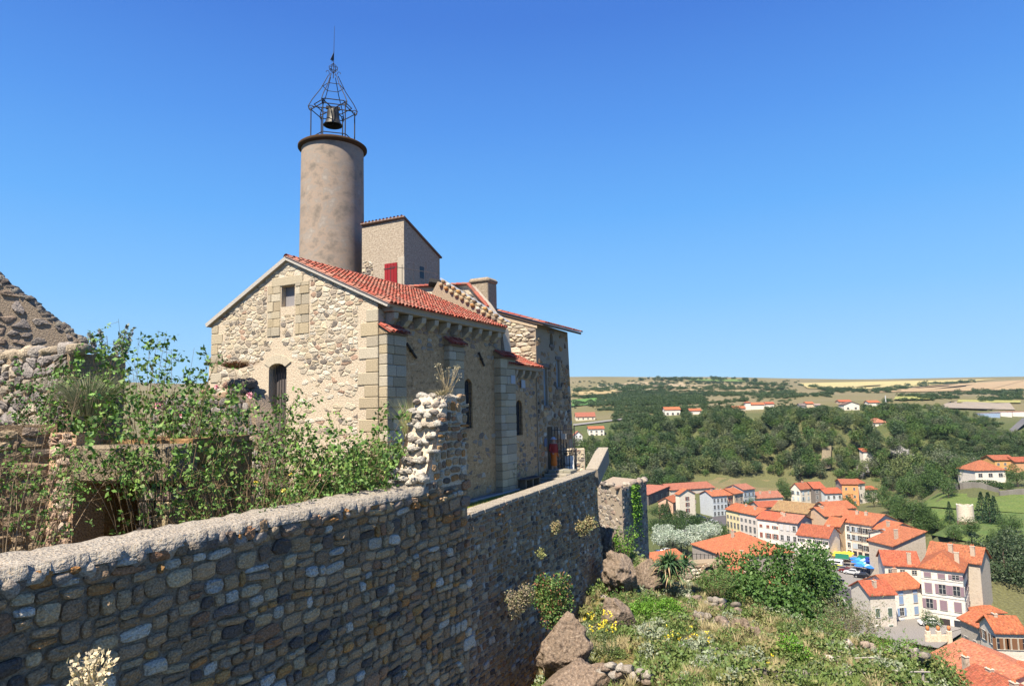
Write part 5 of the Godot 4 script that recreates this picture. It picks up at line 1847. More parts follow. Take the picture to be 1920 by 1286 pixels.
	rubble(g, Transform3D(Basis(), Vector3(0, 0, -0.02)), PackedVector2Array([Vector2(hx0 - 1.0, 2.5), Vector2(hx1, 2.5), Vector2(hx1, h1), Vector2(hx0 - 1.0, h0 + sl)]), {"cw": 0.36, "ch": 0.25, "jit": 0.7, "gap": 0.055, "bulge": 0.04, "sink": 0.03, "pal": [Color(0.34, 0.30, 0.27), Color(0.28, 0.25, 0.23), Color(0.40, 0.35, 0.29), Color(0.36, 0.28, 0.22)], "limit": 110, "keep": func(_u: float, _v: float) -> bool: return rng.randf() < 0.7}, M.stone)
	for k in 26:
		var f := k / 25.0
		var q := MB.new()
		q.add(rock_mesh(6000 + k, 2, 0.22, pick([Color(0.26, 0.22, 0.19), Color(0.34, 0.30, 0.26), Color(0.40, 0.36, 0.30)], 0.2), Vector3.ONE, 3), Transform3D(Basis.from_euler(Vector3(0, rr(-1, 1), -0.6)).scaled(Vector3(rr(0.12, 0.22), rr(0.09, 0.15), 0.3)), Vector3(lerpf(hx0 - 0.8, hx1, f), lerpf(h0 + sl * 0.8, h1, f) + rr(-0.04, 0.05), -0.3)))
		put("ridge_stone", q, M.stone, g)
	# low dry wall in the garden, with a heap of red and dark stones on it
	var lp := at(420, 800, 18.5)
	var l := thing("low_ruin_wall", "low grey ruin wall overgrown by roses in front of the gable", "wall", Vector3(lp.x, -3.1, lp.z), Basis(SZ, Vector3.UP, -SA).rotated(Vector3.UP, -0.08))
	var lh: float = at(420, 745, 18.5).y + 3.1
	var lm := MB.new()
	prism(lm, ident(), v2([-3.6, 0, 1.9, 0, 1.9, 1.2, 1.3, lh - 0.7, 0.9, lh + 0.05, -0.4, lh, -2.2, lh + 0.15, -3.6, lh + 0.1]), -0.7, -0.03, Color(0.8, 0.76, 0.72))
	put("core", lm, M.mortar, l)
	rubble(l, Transform3D(Basis(), Vector3(0, 0, -0.03)), v2([-3.6, 0.4, 1.7, 0.4, 1.7, 1.4, 0.9, lh, -3.6, lh + 0.1]), {"cw": 0.36, "ch": 0.24, "jit": 0.7, "gap": 0.025, "bulge": 0.06, "sink": 0.04, "pal": [Color(0.30, 0.28, 0.27), Color(0.24, 0.22, 0.21), Color(0.38, 0.35, 0.32), Color(0.42, 0.36, 0.28)], "limit": 170}, M.stone)
	for k in 46:
		var red := k % 3 == 0
		var q := MB.new()
		var hh := rr(0, 1)
		q.add(rock_mesh(7000 + k, 2, 0.2, pick([Color(0.50, 0.30, 0.21), Color(0.58, 0.42, 0.30)] if red else [Color(0.24, 0.20, 0.17), Color(0.17, 0.15, 0.14), Color(0.34, 0.29, 0.23)], 0.2), Vector3.ONE, 3), Transform3D(Basis.from_euler(Vector3(rr(-0.4, 0.4), rr(-1, 1), 0)).scaled(Vector3(rr(0.14, 0.26), rr(0.08, 0.13), rr(0.14, 0.24))), Vector3((rr(-1.0, 0.1) if red else rr(0.0, 0.95) * (1.0 - hh * 0.25)), lh - 0.15 + hh * 0.62 - (0.1 if red else 0.0), -0.1 - rr(0, 0.5))))
		put("heap_stone", q, M.stone, l)

# ---------------------------------------------------------------- houses
const RED := Color(0.46, 0.145, 0.08)
const ORANGE := Color(0.53, 0.195, 0.095)
const BROWNROOF := Color(0.42, 0.20, 0.145)
var cache := {}

func slab(mb: MB, a: Vector3, b: Vector3, c: Vector3, d: Vector3, t: float, col: Color) -> void:
	mb.quad(a, b, c, d, col)
	var n := Vector3(0, -t, 0)
	mb.quad(d + n, c + n, b + n, a + n, col)
	var p := [a, b, c, d]
	for k in 4:
		var q: Vector3 = p[k]
		var r: Vector3 = p[(k + 1) % 4]
		mb.quad(q + n, r + n, r, q, col)

func roof_tri(mb: MB, a: Vector3, b: Vector3, c: Vector3, t: float, col: Color) -> void:
	mb.tri(a, b, c, col)
	var n := Vector3(0, -t, 0)
	for e: Array in [[a, b], [b, c], [c, a]]:
		mb.quad(e[0] + n, e[1] + n, e[1], e[0], col)

func window_mesh(w: float, h: float, col: Color) -> ArrayMesh:
	var key := ["win", snappedf(w, 0.05), snappedf(h, 0.05), col]
	if not cache.has(key):
		var m := MB.new()
		var f := 0.11
		m.box(ident(), Vector3(-w / 2 - f, -f, 0.0), Vector3(-w / 2, h + f, 0.09), col)
		m.box(ident(), Vector3(w / 2, -f, 0.0), Vector3(w / 2 + f, h + f, 0.09), col)
		m.box(ident(), Vector3(-w / 2, h, 0.0), Vector3(w / 2, h + f, 0.09), col)
		m.box(ident(), Vector3(-w / 2 - 0.05, -f, 0.0), Vector3(w / 2 + 0.05, 0, 0.14), col)
		m.box(ident(), Vector3(-0.04, 0, 0.0), Vector3(0.04, h, 0.05), Color(0.6, 0.6, 0.58))
		m.box(ident(), Vector3(-w / 2, h * 0.55, 0.0), Vector3(w / 2, h * 0.55 + 0.05, 0.045), Color(0.6, 0.6, 0.58))
		cache[key] = m.mesh()
	return cache[key]

func plate_mesh(w: float, h: float, t: float, col: Color) -> ArrayMesh:
	var key := ["plate", snappedf(w, 0.05), snappedf(h, 0.05), t, col]
	if not cache.has(key):
		var m := MB.new()
		m.box(ident(), Vector3(-w / 2, 0, 0), Vector3(w / 2, h, t), col)
		cache[key] = m.mesh()
	return cache[key]

# windows on one wall of a house: frame xf (x along the wall of length l, z out)
func windows(o: Node, xf: Transform3D, l: float, spec: Dictionary) -> void:
	var cols: int = spec.cols
	for y: float in spec.ys:
		for k in cols:
			var x := l * (k + 0.5) / cols
			var w: float = spec.get("w", 1.0)
			var h: float = spec.get("h", 1.6)
			if spec.get("small_top", false) and y == spec.ys[spec.ys.size() - 1]:
				h = 0.9
			var p := xf * Transform3D(Basis(), Vector3(x, y, 0.0))
			var closed: bool = spec.has("shut") and rng.randf() < spec.get("closed", 0.3)
			var wn := put("window", window_mesh(w, h, spec.get("frame", Color(0.62, 0.60, 0.56))), M.paint, o)
			wn.transform = p
			var pn := put("pane", plate_mesh(w, h, 0.03, Color(0.035, 0.04, 0.05)), M.glass, wn)
			pn.transform = Transform3D(Basis(), Vector3(0, 0, -0.005))
			if spec.has("shut"):
				for s: float in [-1.0, 1.0]:
					var sh := put("shutter", plate_mesh(w * 0.5, h, 0.06, spec.shut), M.paint, o)
					sh.transform = p * Transform3D(Basis(), Vector3(s * (w * 0.25 if closed else w * 0.75 + 0.10), 0, 0.07))

# eaves given as photo pixels: A, B the ends of one visible wall, C the end of the next (or depth d square to AB)
func house(label: String, q: Dictionary) -> Node3D:
	var g: float = q.get("g", -50.0)
	var h: float = q.h
	var A: Vector3 = q.pts[0] if q.has("pts") else on(q.a[0], q.a[1], g + h)
	var B: Vector3 = q.pts[1] if q.has("pts") else on(q.b[0], q.b[1], g + h)
	var ab := B - A
	ab.y = 0
	var w := ab.length()
	ab = ab.normalized()
	var out := ab.cross(Vector3.UP)
	var dep: float = q.get("d", 9.0)
	if q.has("c"):
		var C := on(q.c[0], q.c[1], g + h)
		dep = maxf(3.0, absf((C - B).dot(out)))
	var o := thing(q.get("called", "town_house"), label, "house", Vector3(A.x, g, A.z), Basis(ab, Vector3.UP, out), q.get("group", ""))
	var wall: Color = q.wall
	var rise: float = q.get("rise", 1.9)
	var kind: String = q.get("roof", "ab")
	var low := -4.0
	var m := MB.new()
	var tops := [h, h, h, h]   # front left, front right, back right, back left
	if kind == "shed":
		tops = [h, h, h + rise, h + rise]
	elif kind == "shedx":
		tops = [h, h + rise, h + rise, h]
	var p := [Vector3(0, low, 0), Vector3(w, low, 0), Vector3(w, low, -dep), Vector3(0, low, -dep)]
	for k in 4:
		var a: Vector3 = p[k]
		var b: Vector3 = p[(k + 1) % 4]
		var col := wall
		if k == 3 and q.has("side"):
			col = q.side
		if k == 1 and q.has("side_c"):
			col = q.side_c
		m.quad(a, b, Vector3(b.x, tops[(k + 1) % 4], b.z), Vector3(a.x, tops[k], a.z), col)
	var mid := dep * 0.5
	if kind == "ab":
		m.tri(Vector3(w, h, 0), Vector3(w, h, -dep), Vector3(w, h + rise, -mid), q.get("side_c", wall))
		m.tri(Vector3(0, h, -dep), Vector3(0, h, 0), Vector3(0, h + rise, -mid), q.get("side", wall))
	elif kind == "bc":
		m.tri(Vector3(0, h, 0), Vector3(w, h, 0), Vector3(w / 2, h + rise, 0), wall)
		m.tri(Vector3(w, h, -dep), Vector3(0, h, -dep), Vector3(w / 2, h + rise, -dep), wall)
	put("wall", m, M.wall_paint, o)
	var r := MB.new()
	var rc: Color = q.get("rc", ORANGE) * rr(0.85, 1.1)
	rc = rc.lerp(Color(0.38, 0.21, 0.13), rr(0.0, 0.4))
	var e := 0.45
	var dy := rise / mid * e
	var t := 0.2
	if kind == "ab":
		slab(r, Vector3(-e, h - dy + t, e), Vector3(w + e, h - dy + t, e), Vector3(w + e, h + rise + t, -mid), Vector3(-e, h + rise + t, -mid), t, rc)
		slab(r, Vector3(w + e, h - dy + t, -dep - e), Vector3(-e, h - dy + t, -dep - e), Vector3(-e, h + rise + t, -mid), Vector3(w + e, h + rise + t, -mid), t, rc)
	elif kind == "bc":
		dy = rise / (w / 2) * e
		slab(r, Vector3(w + e, h - dy + t, e), Vector3(w + e, h - dy + t, -dep - e), Vector3(w / 2, h + rise + t, -dep - e), Vector3(w / 2, h + rise + t, e), t, rc)
		slab(r, Vector3(-e, h - dy + t, -dep - e), Vector3(-e, h - dy + t, e), Vector3(w / 2, h + rise + t, e), Vector3(w / 2, h + rise + t, -dep - e), t, rc)
	elif kind == "hip":
		var i := minf(w, dep) * 0.5
		var ra := Vector3(i, h + rise + t, -mid) if w >= dep else Vector3(w / 2, h + rise + t, -i)
		var rb := Vector3(w - i, h + rise + t, -mid) if w >= dep else Vector3(w / 2, h + rise + t, -dep + i)
		var y := h - 0.1 + t
		var c := [Vector3(-e, y, e), Vector3(w + e, y, e), Vector3(w + e, y, -dep - e), Vector3(-e, y, -dep - e)]
		if w >= dep:
			slab(r, c[0], c[1], rb, ra, t, rc)
			roof_tri(r, c[1], c[2], rb, t, rc)
			slab(r, c[2], c[3], ra, rb, t, rc)
			roof_tri(r, c[3], c[0], ra, t, rc)
		else:
			roof_tri(r, c[0], c[1], ra, t, rc)
			slab(r, c[1], c[2], rb, ra, t, rc)
			roof_tri(r, c[2], c[3], rb, t, rc)
			slab(r, c[3], c[0], ra, rb, t, rc)
	elif kind == "shed":
		slab(r, Vector3(-e, h - rise / dep * e + t, e), Vector3(w + e, h - rise / dep * e + t, e), Vector3(w + e, h + rise + t, -dep - e), Vector3(-e, h + rise + t, -dep - e), t, rc)
	elif kind == "shedx":
		slab(r, Vector3(-e, h + t, e), Vector3(w + e, h + rise + t, e), Vector3(w + e, h + rise + t, -dep - e), Vector3(-e, h + t, -dep - e), t, rc)
	elif kind == "flat":
		slab(r, Vector3(-0.1, h + 0.2, 0.1), Vector3(w + 0.1, h + 0.2, 0.1), Vector3(w + 0.1, h + 0.2, -dep - 0.1), Vector3(-0.1, h + 0.2, -dep - 0.1), 0.25, rc)
	var rf := put("roof", r, M.town_roof, o)
	for ch: Array in q.get("chim", []):
		var cm := MB.new()
		var yb := h + rise * 0.4
		cm.box(Transform3D(Basis(), Vector3(ch[0] * w, yb, -ch[1] * dep)), Vector3(-0.45, -1.0, -0.3), Vector3(0.45, rise * 0.7 + 0.2, 0.3), Color(0.48, 0.42, 0.36))
		cm.box(Transform3D(Basis(), Vector3(ch[0] * w, yb + rise * 0.7 + 0.2, -ch[1] * dep)), Vector3(-0.52, 0, -0.37), Vector3(0.52, 0.1, 0.37), Color(0.55, 0.50, 0.45))
		for s in 2:
			cm.tube(Vector3(ch[0] * w - 0.2 + s * 0.4, yb + rise * 0.7 + 0.3, -ch[1] * dep), Vector3(ch[0] * w - 0.2 + s * 0.4, yb + rise * 0.7 + 0.7, -ch[1] * dep), 0.13, 0.1, 7, Color(0.62, 0.22, 0.11))
		put("chimney", cm, M.wall_paint, rf)
	if q.has("win"):
		windows(o, Transform3D(Basis(), Vector3.ZERO), w, q.win)
	if q.has("win_c"):
		windows(o, Transform3D(Basis(Vector3(0, 0, -1), Vector3.UP, Vector3(1, 0, 0)), Vector3(w, 0, 0)), dep, q.win_c)
	if q.has("win_a"):
		windows(o, Transform3D(Basis(Vector3(0, 0, 1), Vector3.UP, Vector3(-1, 0, 0)), Vector3(0, 0, -dep)), dep, q.win_a)
	if q.has("shop"):
		var n: int = q.shop
		for k in n:
			var col: Color = [Color(0.05, 0.08, 0.07), Color(0.06, 0.05, 0.05), Color(0.10, 0.16, 0.14)][k % 3]
			var sm := put("shop_front", plate_mesh(w / n * 0.72, 2.5, 0.08, col), M.glass if k % 2 == 0 else M.paint, o)
			sm.transform = Transform3D(Basis(), Vector3(w * (k + 0.5) / n, 0.05, 0.0))
	if q.has("band"):
		for y: float in q.band:
			var bm := MB.new()
			bm.box(ident(), Vector3(-0.02, y, 0.0), Vector3(w + 0.06, y + 0.16, 0.07), wall * 0.72)
			put("string_course", bm, M.paint, o)
	return o

func town() -> void:
	var white := Color(0.74, 0.72, 0.68)
	var cream := Color(0.68, 0.60, 0.48)
	var blue := Color(0.50, 0.58, 0.68)
	var grey := Color(0.44, 0.42, 0.40)
	# ---- back row along the main road
	house("tall town house with white gable end and grey brown shuttered front by the road", {"a": [1274, 927], "b": [1302.8, 924.8], "c": [1335.4, 921.6], "h": 10.5, "roof": "bc", "rise": 2.1, "wall": Color(0.72, 0.70, 0.65), "side_c": Color(0.42, 0.38, 0.355), "win": {"cols": 1, "ys": [2.4, 5.0, 7.6], "shut": Color(0.22, 0.04, 0.03), "w": 0.9}, "win_c": {"cols": 4, "ys": [0.6, 3.6, 6.0, 8.6], "small_top": true, "shut": Color(0.28, 0.22, 0.24), "closed": 0.4}})
	house("pale blue house with three rows of light windows beside the grey brown front", {"a": [1336, 930.3], "b": [1363.5, 928.4], "h": 9.2, "d": 10, "wall": blue, "win": {"cols": 4, "ys": [0.5, 3.4, 6.3], "h": 1.7, "frame": Color(0.6, 0.66, 0.72)}, "chim": [[0.3, 0.4], [0.8, 0.5]]})
	house("narrow reddish tan house squeezed into the back row", {"a": [1364.3, 929.1], "b": [1376.6, 926.9], "h": 8.6, "d": 10, "wall": Color(0.56, 0.42, 0.34), "win": {"cols": 2, "ys": [3.2, 5.8], "shut": Color(0.40, 0.10, 0.07)}, "chim": [[0.5, 0.5]]})
	house("tan house with two tall window columns and a chimney in the back row", {"a": [1377, 926], "b": [1393.5, 923.5], "h": 9.0, "d": 10, "wall": Color(0.58, 0.50, 0.42), "win": {"cols": 2, "ys": [0.6, 3.4, 6.2], "frame": Color(0.5, 0.45, 0.4)}, "chim": [[0.9, 0.5]]})
	house("pale blue house with brown roof and blue shutters in the back row", {"a": [1394.3, 918.4], "b": [1415.6, 916], "h": 9.8, "d": 11, "rc": BROWNROOF, "wall": Color(0.50, 0.56, 0.62), "win": {"cols": 3, "ys": [0.8, 3.6, 6.6], "shut": Color(0.42, 0.55, 0.70)}})
	house("long low pale blue building with brown roof at the end of the back row", {"a": [1417, 934.4], "b": [1468, 931.6], "h": 5.0, "d": 9, "rise": 2.4, "rc": BROWNROOF, "wall": Color(0.56, 0.62, 0.68), "win": {"cols": 8, "ys": [1.6], "h": 1.7, "shut": Color(0.55, 0.68, 0.80), "closed": 0.6}, "chim": [[0.3, 0.3], [0.65, 0.3]]})
	house("long low school building with brown red roof behind the white gable", {"called": "school_building", "a": [1258, 919], "b": [1340, 914], "h": 4.5, "g": -47.0, "d": 15, "rise": 2.3, "rc": Color(0.46, 0.20, 0.14), "wall": Color(0.60, 0.58, 0.56)})
	house("dark fronted school wing with sloping brown roof and glazed gable", {"called": "school_building", "a": [1216, 928], "b": [1256, 918], "h": 4.5, "g": -47.0, "d": 12, "roof": "shedx", "rise": 1.8, "rc": Color(0.46, 0.20, 0.14), "wall": Color(0.14, 0.13, 0.14), "win": {"cols": 4, "ys": [1.0], "w": 1.6, "h": 2.4}})
	house("low tan annex standing before the white gable end", {"a": [1262, 942], "b": [1276, 936], "h": 6.0, "d": 7, "wall": Color(0.60, 0.42, 0.34), "win": {"cols": 2, "ys": [1.0, 3.4]}})
	house("white house with pale blue windows and red roof below the wood", {"a": [1483, 915], "b": [1501, 917], "c": [1527, 915.6], "h": 8.2, "roof": "bc", "rise": 2.6, "rc": RED, "wall": white, "win": {"cols": 2, "ys": [2.6, 5.4], "shut": Color(0.55, 0.68, 0.76), "closed": 0.6}, "win_c": {"cols": 2, "ys": [2.6, 5.4], "shut": Color(0.55, 0.68, 0.76), "closed": 0.8}, "chim": [[0.5, 0.7]]})
	house("narrow dark grey house with white framed windows joined to the white one", {"a": [1527, 916], "b": [1548, 915.2], "h": 8.2, "d": 10, "rise": 2.6, "rc": RED, "wall": Color(0.20, 0.195, 0.20), "win": {"cols": 2, "ys": [0.6, 3.2, 6.0], "w": 1.1, "h": 1.5, "frame": Color(0.7, 0.7, 0.68)}})
	house("low pale blue house with red roof next to the dark grey house", {"a": [1548.4, 925], "b": [1580, 924], "h": 6.2, "d": 9, "rise": 2.0, "rc": RED, "wall": Color(0.56, 0.64, 0.74), "win": {"cols": 3, "ys": [0.9, 3.6], "h": 1.4}})
	house("tall orange painted house with grey side wall and red roof", {"a": [1567, 902], "b": [1579, 907.6], "c": [1606, 906.3], "h": 10.5, "roof": "bc", "rise": 1.7, "rc": RED, "wall": Color(0.46, 0.42, 0.38), "side_c": Color(0.80, 0.36, 0.17), "win_c": {"cols": 2, "ys": [1.0, 4.0, 7.6], "w": 0.9, "h": 1.2}})
	house("tall white house sharing the roof of the orange one", {"a": [1606, 907], "b": [1622, 905.2], "h": 10.3, "d": 8, "rise": 1.6, "rc": RED, "wall": Color(0.80, 0.79, 0.77), "win": {"cols": 1, "ys": [1.2, 4.0, 7.8], "w": 1.2, "h": 1.1}})
	house("low white house with terrace and small red roof beside the tall white one", {"a": [1622, 919], "b": [1645, 917], "h": 6.6, "d": 7, "rise": 1.2, "rc": RED, "wall": Color(0.80, 0.79, 0.77), "win": {"cols": 2, "ys": [1.0, 4.2], "w": 1.2, "h": 1.1}})
	# ---- rows between the road and the square
	house("pale yellow row house with grey arched window frames", {"a": [1361.6, 954.3], "b": [1386.6, 959.7], "h": 10.4, "d": 9.5, "wall": Color(0.72, 0.66, 0.44), "win": {"cols": 4, "ys": [1.0, 4.0, 7.4], "h": 1.9, "w": 0.9, "small_top": true, "frame": Color(0.36, 0.34, 0.32)}, "chim": [[0.9, 0.4]]})
	house("pale grey row house joined to the yellow one, end wall bare", {"a": [1386.8, 959.9], "b": [1418.4, 966], "h": 10.4, "d": 9.5, "wall": Color(0.60, 0.59, 0.60), "win": {"cols": 4, "ys": [1.0, 4.0, 7.4], "h": 1.9, "w": 0.9, "small_top": true, "frame": Color(0.34, 0.33, 0.33)}, "chim": [[0.6, 0.3]]})
	house("white row house with brick red shutters above the market hall", {"a": [1420.3, 971.5], "b": [1459.7, 976.5], "h": 10.8, "d": 9.5, "wall": Color(0.78, 0.76, 0.74), "rc": RED, "win": {"cols": 3, "ys": [1.4, 4.6, 8.0], "small_top": true, "shut": Color(0.30, 0.11, 0.085), "closed": 0.4}, "chim": [[0.92, 0.4]]})
	house("pale grey row house with white shutters and a bare beige end wall", {"a": [1459.9, 976.7], "b": [1495.3, 981], "h": 10.8, "d": 10, "wall": Color(0.54, 0.55, 0.58), "side_c": Color(0.56, 0.52, 0.47), "rc": BROWNROOF * 1.15, "win": {"cols": 3, "ys": [1.4, 4.6, 8.0], "h": 1.7, "shut": Color(0.66, 0.66, 0.68), "closed": 0.5}, "chim": [[0.1, 0.3]]})
	house("big barn with mossy yellow green roof and grey gable", {"called": "barn", "a": [1448, 955.4], "b": [1513.5, 963], "h": 8.5, "d": 12, "rise": 3.0, "rc": Color(0.34, 0.30, 0.15), "wall": Color(0.42, 0.39, 0.35), "win_c": {"cols": 3, "ys": [4.5], "w": 1.1, "h": 1.4}})
	house("small red roofed shed behind the mossy barn", {"a": [1425, 951], "b": [1468, 949], "h": 6.0, "d": 9, "rise": 1.8, "rc": RED, "wall": grey})
	house("white house with black shutters and shop fronts on the square", {"a": [1495.7, 1001.9], "b": [1553.4, 1008.5], "h": 8.6, "d": 10, "rise": 2.6, "rc": RED, "wall": Color(0.76, 0.75, 0.74), "win": {"cols": 4, "ys": [3.4, 6.6], "h": 1.5, "small_top": true, "shut": Color(0.04, 0.045, 0.05)}, "shop": 4, "chim": [[0.85, 0.5]]})
	house("tan row house with brown shutters beside the white shop house", {"a": [1549, 984.5], "b": [1575, 987.3], "h": 10.4, "d": 9, "rise": 2.0, "wall": Color(0.70, 0.56, 0.38), "win": {"cols": 2, "ys": [3.6, 6.4, 8.9], "small_top": true, "shut": Color(0.22, 0.11, 0.06)}, "shop": 2})
	house("low orange roofed house behind the tan row house", {"a": [1548, 968], "b": [1600, 965], "h": 8.5, "d": 12, "rise": 2.4, "wall": Color(0.60, 0.46, 0.36), "chim": [[0.2, 0.4]]})
	house("orange roofed house with a stepped chimney below the orange painted house", {"a": [1556, 955], "b": [1605, 952], "h": 7.0, "d": 11, "rise": 2.2, "wall": Color(0.56, 0.44, 0.36), "chim": [[0.25, 0.5]]})
	house("pale row house with white framed windows and green awning below", {"a": [1575, 977], "b": [1595.4, 979.6], "h": 11.4, "d": 15, "rise": 2.6, "wall": Color(0.68, 0.70, 0.73), "win": {"cols": 2, "ys": [3.4, 6.0, 8.6], "frame": Color(0.76, 0.76, 0.76)}, "shop": 2, "chim": [[0.9, 0.35]]})
	house("beige row house with wide pale blue windows and flower balcony", {"a": [1595.6, 979.8], "b": [1615.2, 982.4], "h": 11.4, "d": 15, "rise": 2.6, "wall": Color(0.62, 0.56, 0.50), "win": {"cols": 2, "ys": [3.4, 6.0, 8.6], "w": 1.2, "shut": Color(0.50, 0.58, 0.66)}, "shop": 2, "chim": [[0.7, 0.35]]})
	house("cream row house with black shutters and a tall white end wall", {"a": [1615.4, 982.6], "b": [1636, 985.4], "h": 11.4, "d": 15, "rise": 2.6, "wall": Color(0.72, 0.67, 0.60), "side_c": Color(0.70, 0.69, 0.67), "win": {"cols": 2, "ys": [3.2, 6.0, 8.6], "shut": Color(0.07, 0.06, 0.06)}, "shop": 1})
	house("brown stone row house with black shutters behind the blue canopy", {"a": [1636.8, 990], "b": [1663, 996.4], "h": 10.6, "d": 11, "rise": 2.2, "wall": Color(0.46, 0.42, 0.36), "win": {"cols": 3, "ys": [2.6, 5.4, 8.2], "shut": Color(0.045, 0.04, 0.04)}, "shop": 2, "chim": [[0.7, 0.2]]})
	house("narrow pale blue house at the end of the row", {"a": [1663.4, 997], "b": [1681.5, 1001], "h": 9.8, "d": 8, "rise": 1.4, "rc": Color(0.42, 0.40, 0.40), "wall": Color(0.58, 0.66, 0.80), "win": {"cols": 2, "ys": [2.4, 5.0, 7.6], "w": 0.8, "frame": Color(0.7, 0.72, 0.75)}})
	house("grey slate roofed house with white side wall between the rows", {"a": [1682, 1006], "b": [1724, 1000], "h": 9.5, "d": 9, "rise": 1.5, "rc": Color(0.40, 0.39, 0.38), "wall": Color(0.70, 0.69, 0.67), "chim": [[0.4, 0.3], [0.8, 0.4]]})
	house("beige party wall house with tiled lean-to roof", {"a": [1675, 1025], "b": [1737, 1020], "h": 10.6, "d": 9, "roof": "shedx", "rise": 3.4, "wall": Color(0.50, 0.47, 0.42), "chim": [[0.35, 0.3]]})
	house("long rough stone house with sloping orange roof above the white house", {"a": [1753, 1027], "b": [1846, 1034], "h": 12.4, "d": 9, "roof": "shedx", "rise": -3.0, "wall": Color(0.34, 0.28, 0.22), "chim": [[0.62, 0.1]]})
	house("orange roofed house wedged behind the big white house", {"a": [1740, 1043], "b": [1838, 1056], "h": 13.2, "d": 8, "rise": 2.8, "wall": Color(0.50, 0.47, 0.43), "chim": [[0.45, 0.1], [0.85, 0.2]]})
	house("white house with three small attic windows and a blue arched window", {"a": [1659.4, 1058.5], "b": [1725.6, 1062], "h": 8.6, "d": 10, "rise": 2.6, "rc": RED, "wall": white, "win": {"cols": 3, "ys": [2.8, 6.6], "h": 1.2, "small_top": true, "frame": Color(0.45, 0.42, 0.38)}, "chim": [[0.72, 0.05]]})
	house("big white three storey house with lilac shutters and hipped roof", {"a": [1726, 1063.7], "b": [1805.3, 1072.5], "c": [1849.7, 1056.4], "h": 13.0, "roof": "hip", "rise": 2.8, "wall": Color(0.72, 0.715, 0.70), "rc": ORANGE * 0.95, "band": [3.4, 7.0, 10.6], "win": {"cols": 3, "ys": [4.4, 7.8, 11.2], "h": 2.0, "w": 1.25, "small_top": true, "frame": Color(0.42, 0.38, 0.37), "shut": Color(0.30, 0.21, 0.25), "closed": 0.55}, "win_c": {"cols": 4, "ys": [4.6, 7.8, 11.2], "small_top": true, "w": 1.0, "shut": Color(0.30, 0.23, 0.26)}, "chim": [[0.85, 0.35]], "shop": 3})
	house("grey house with open gable end and white framed green windows", {"a": [1596, 1098.5], "b": [1632, 1115], "c": [1674.6, 1111.4], "h": 9.0, "g": -51.0, "roof": "bc", "rise": 2.0, "wall": Color(0.56, 0.55, 0.53), "rc": RED, "win_c": {"cols": 2, "ys": [0.6, 4.2], "w": 0.9, "h": 1.8, "frame": Color(0.76, 0.76, 0.74), "shut": Color(0.10, 0.15, 0.12), "closed": 1.0}, "chim": [[0.75, 0.4]]})
	house("bright white house with sky blue shutters and orange roof", {"a": [1675, 1106], "b": [1728.8, 1100.4], "h": 8.8, "g": -51.0, "d": 9, "rise": 2.2, "wall": Color(0.80, 0.80, 0.79), "win": {"cols": 2, "ys": [0.5, 3.0, 5.6, 7.6], "w": 1.1, "h": 1.7, "small_top": true, "frame": Color(0.7, 0.68, 0.64), "shut": Color(0.30, 0.43, 0.66), "closed": 0.85}, "chim": [[0.9, 0.75]]})
	house("grey sided house with brown shutters, orange hipped roof and broad chimney", {"a": [1837, 1166], "b": [1868.4, 1184], "c": [1928, 1189], "h": 9.0, "roof": "bc", "rise": 1.9, "wall": Color(0.64, 0.62, 0.59), "win": {"cols": 2, "ys": [3.0, 6.4], "w": 0.9, "h": 1.6, "shut": Color(0.20, 0.11, 0.07)}, "win_c": {"cols": 4, "ys": [2.2, 6.0], "w": 1.2, "h": 1.9, "frame": Color(0.66, 0.6, 0.5), "shut": Color(0.24, 0.12, 0.06), "closed": 0.0}, "chim": [[0.5, 0.3]]})
	house("low grey wing with orange roof beside the brown shuttered house", {"a": [1801, 1159], "b": [1836, 1175], "h": 7.6, "d": 6, "rise": 1.4, "wall": Color(0.42, 0.40, 0.38), "win": {"cols": 2, "ys": [3.0], "w": 0.8, "shut": Color(0.2, 0.18, 0.18)}})
	house("near house with broad smooth orange roof and skylights beyond the hedge", {"a": [1741, 1231], "b": [1852, 1296], "h": 7.0, "g": -47.0, "d": 12, "rise": 2.4, "rc": Color(0.66, 0.26, 0.15), "wall": Color(0.66, 0.60, 0.52), "chim": [[0.62, 0.05]]})
	house("near house with ribbed red roof and cement chimneys at the foot of the hill", {"a": [1778, 1279], "b": [1905, 1350], "h": 6.0, "g": -45.0, "d": 9, "rise": 2.0, "rc": RED, "wall": Color(0.56, 0.50, 0.44), "chim": [[0.2, 0.5], [0.6, 0.45]]})
	house("near house with red roof partly cut by the edge, three pots on its chimney", {"a": [1885, 1285], "b": [1990, 1318], "h": 6.0, "g": -46.0, "d": 10, "rise": 2.2, "rc": RED, "wall": Color(0.56, 0.50, 0.44), "chim": [[0.2, 0.6]]})
	# ---- market hall and low roofs under the castle
	house("market hall under a broad four sided orange roof with one tall chimney", {"called": "market_hall", "a": [1298, 1020], "b": [1368, 1046], "c": [1478, 1033], "h": 5.2, "roof": "hip", "rise": 5.0, "rc": ORANGE * 1.05, "wall": Color(0.34, 0.32, 0.32), "chim": [[0.55, 0.35]]})
	house("low orange roof with dormer below the silver trees", {"a": [1233, 1060], "b": [1292, 1050], "h": 4.5, "d": 12, "rise": 2.2, "wall": Color(0.60, 0.48, 0.38)})
	house("low orange roofed house with white chimney under the garden railing", {"a": [1357, 1056], "b": [1404, 1056], "h": 5.4, "d": 9, "rise": 2.2, "wall": Color(0.62, 0.56, 0.48), "chim": [[0.9, 0.5]]})
	house("small orange roof half hidden by the garden tree", {"a": [1354, 1079], "b": [1392, 1081], "h": 4.6, "d": 8, "rise": 1.8, "wall": Color(0.60, 0.54, 0.46)})
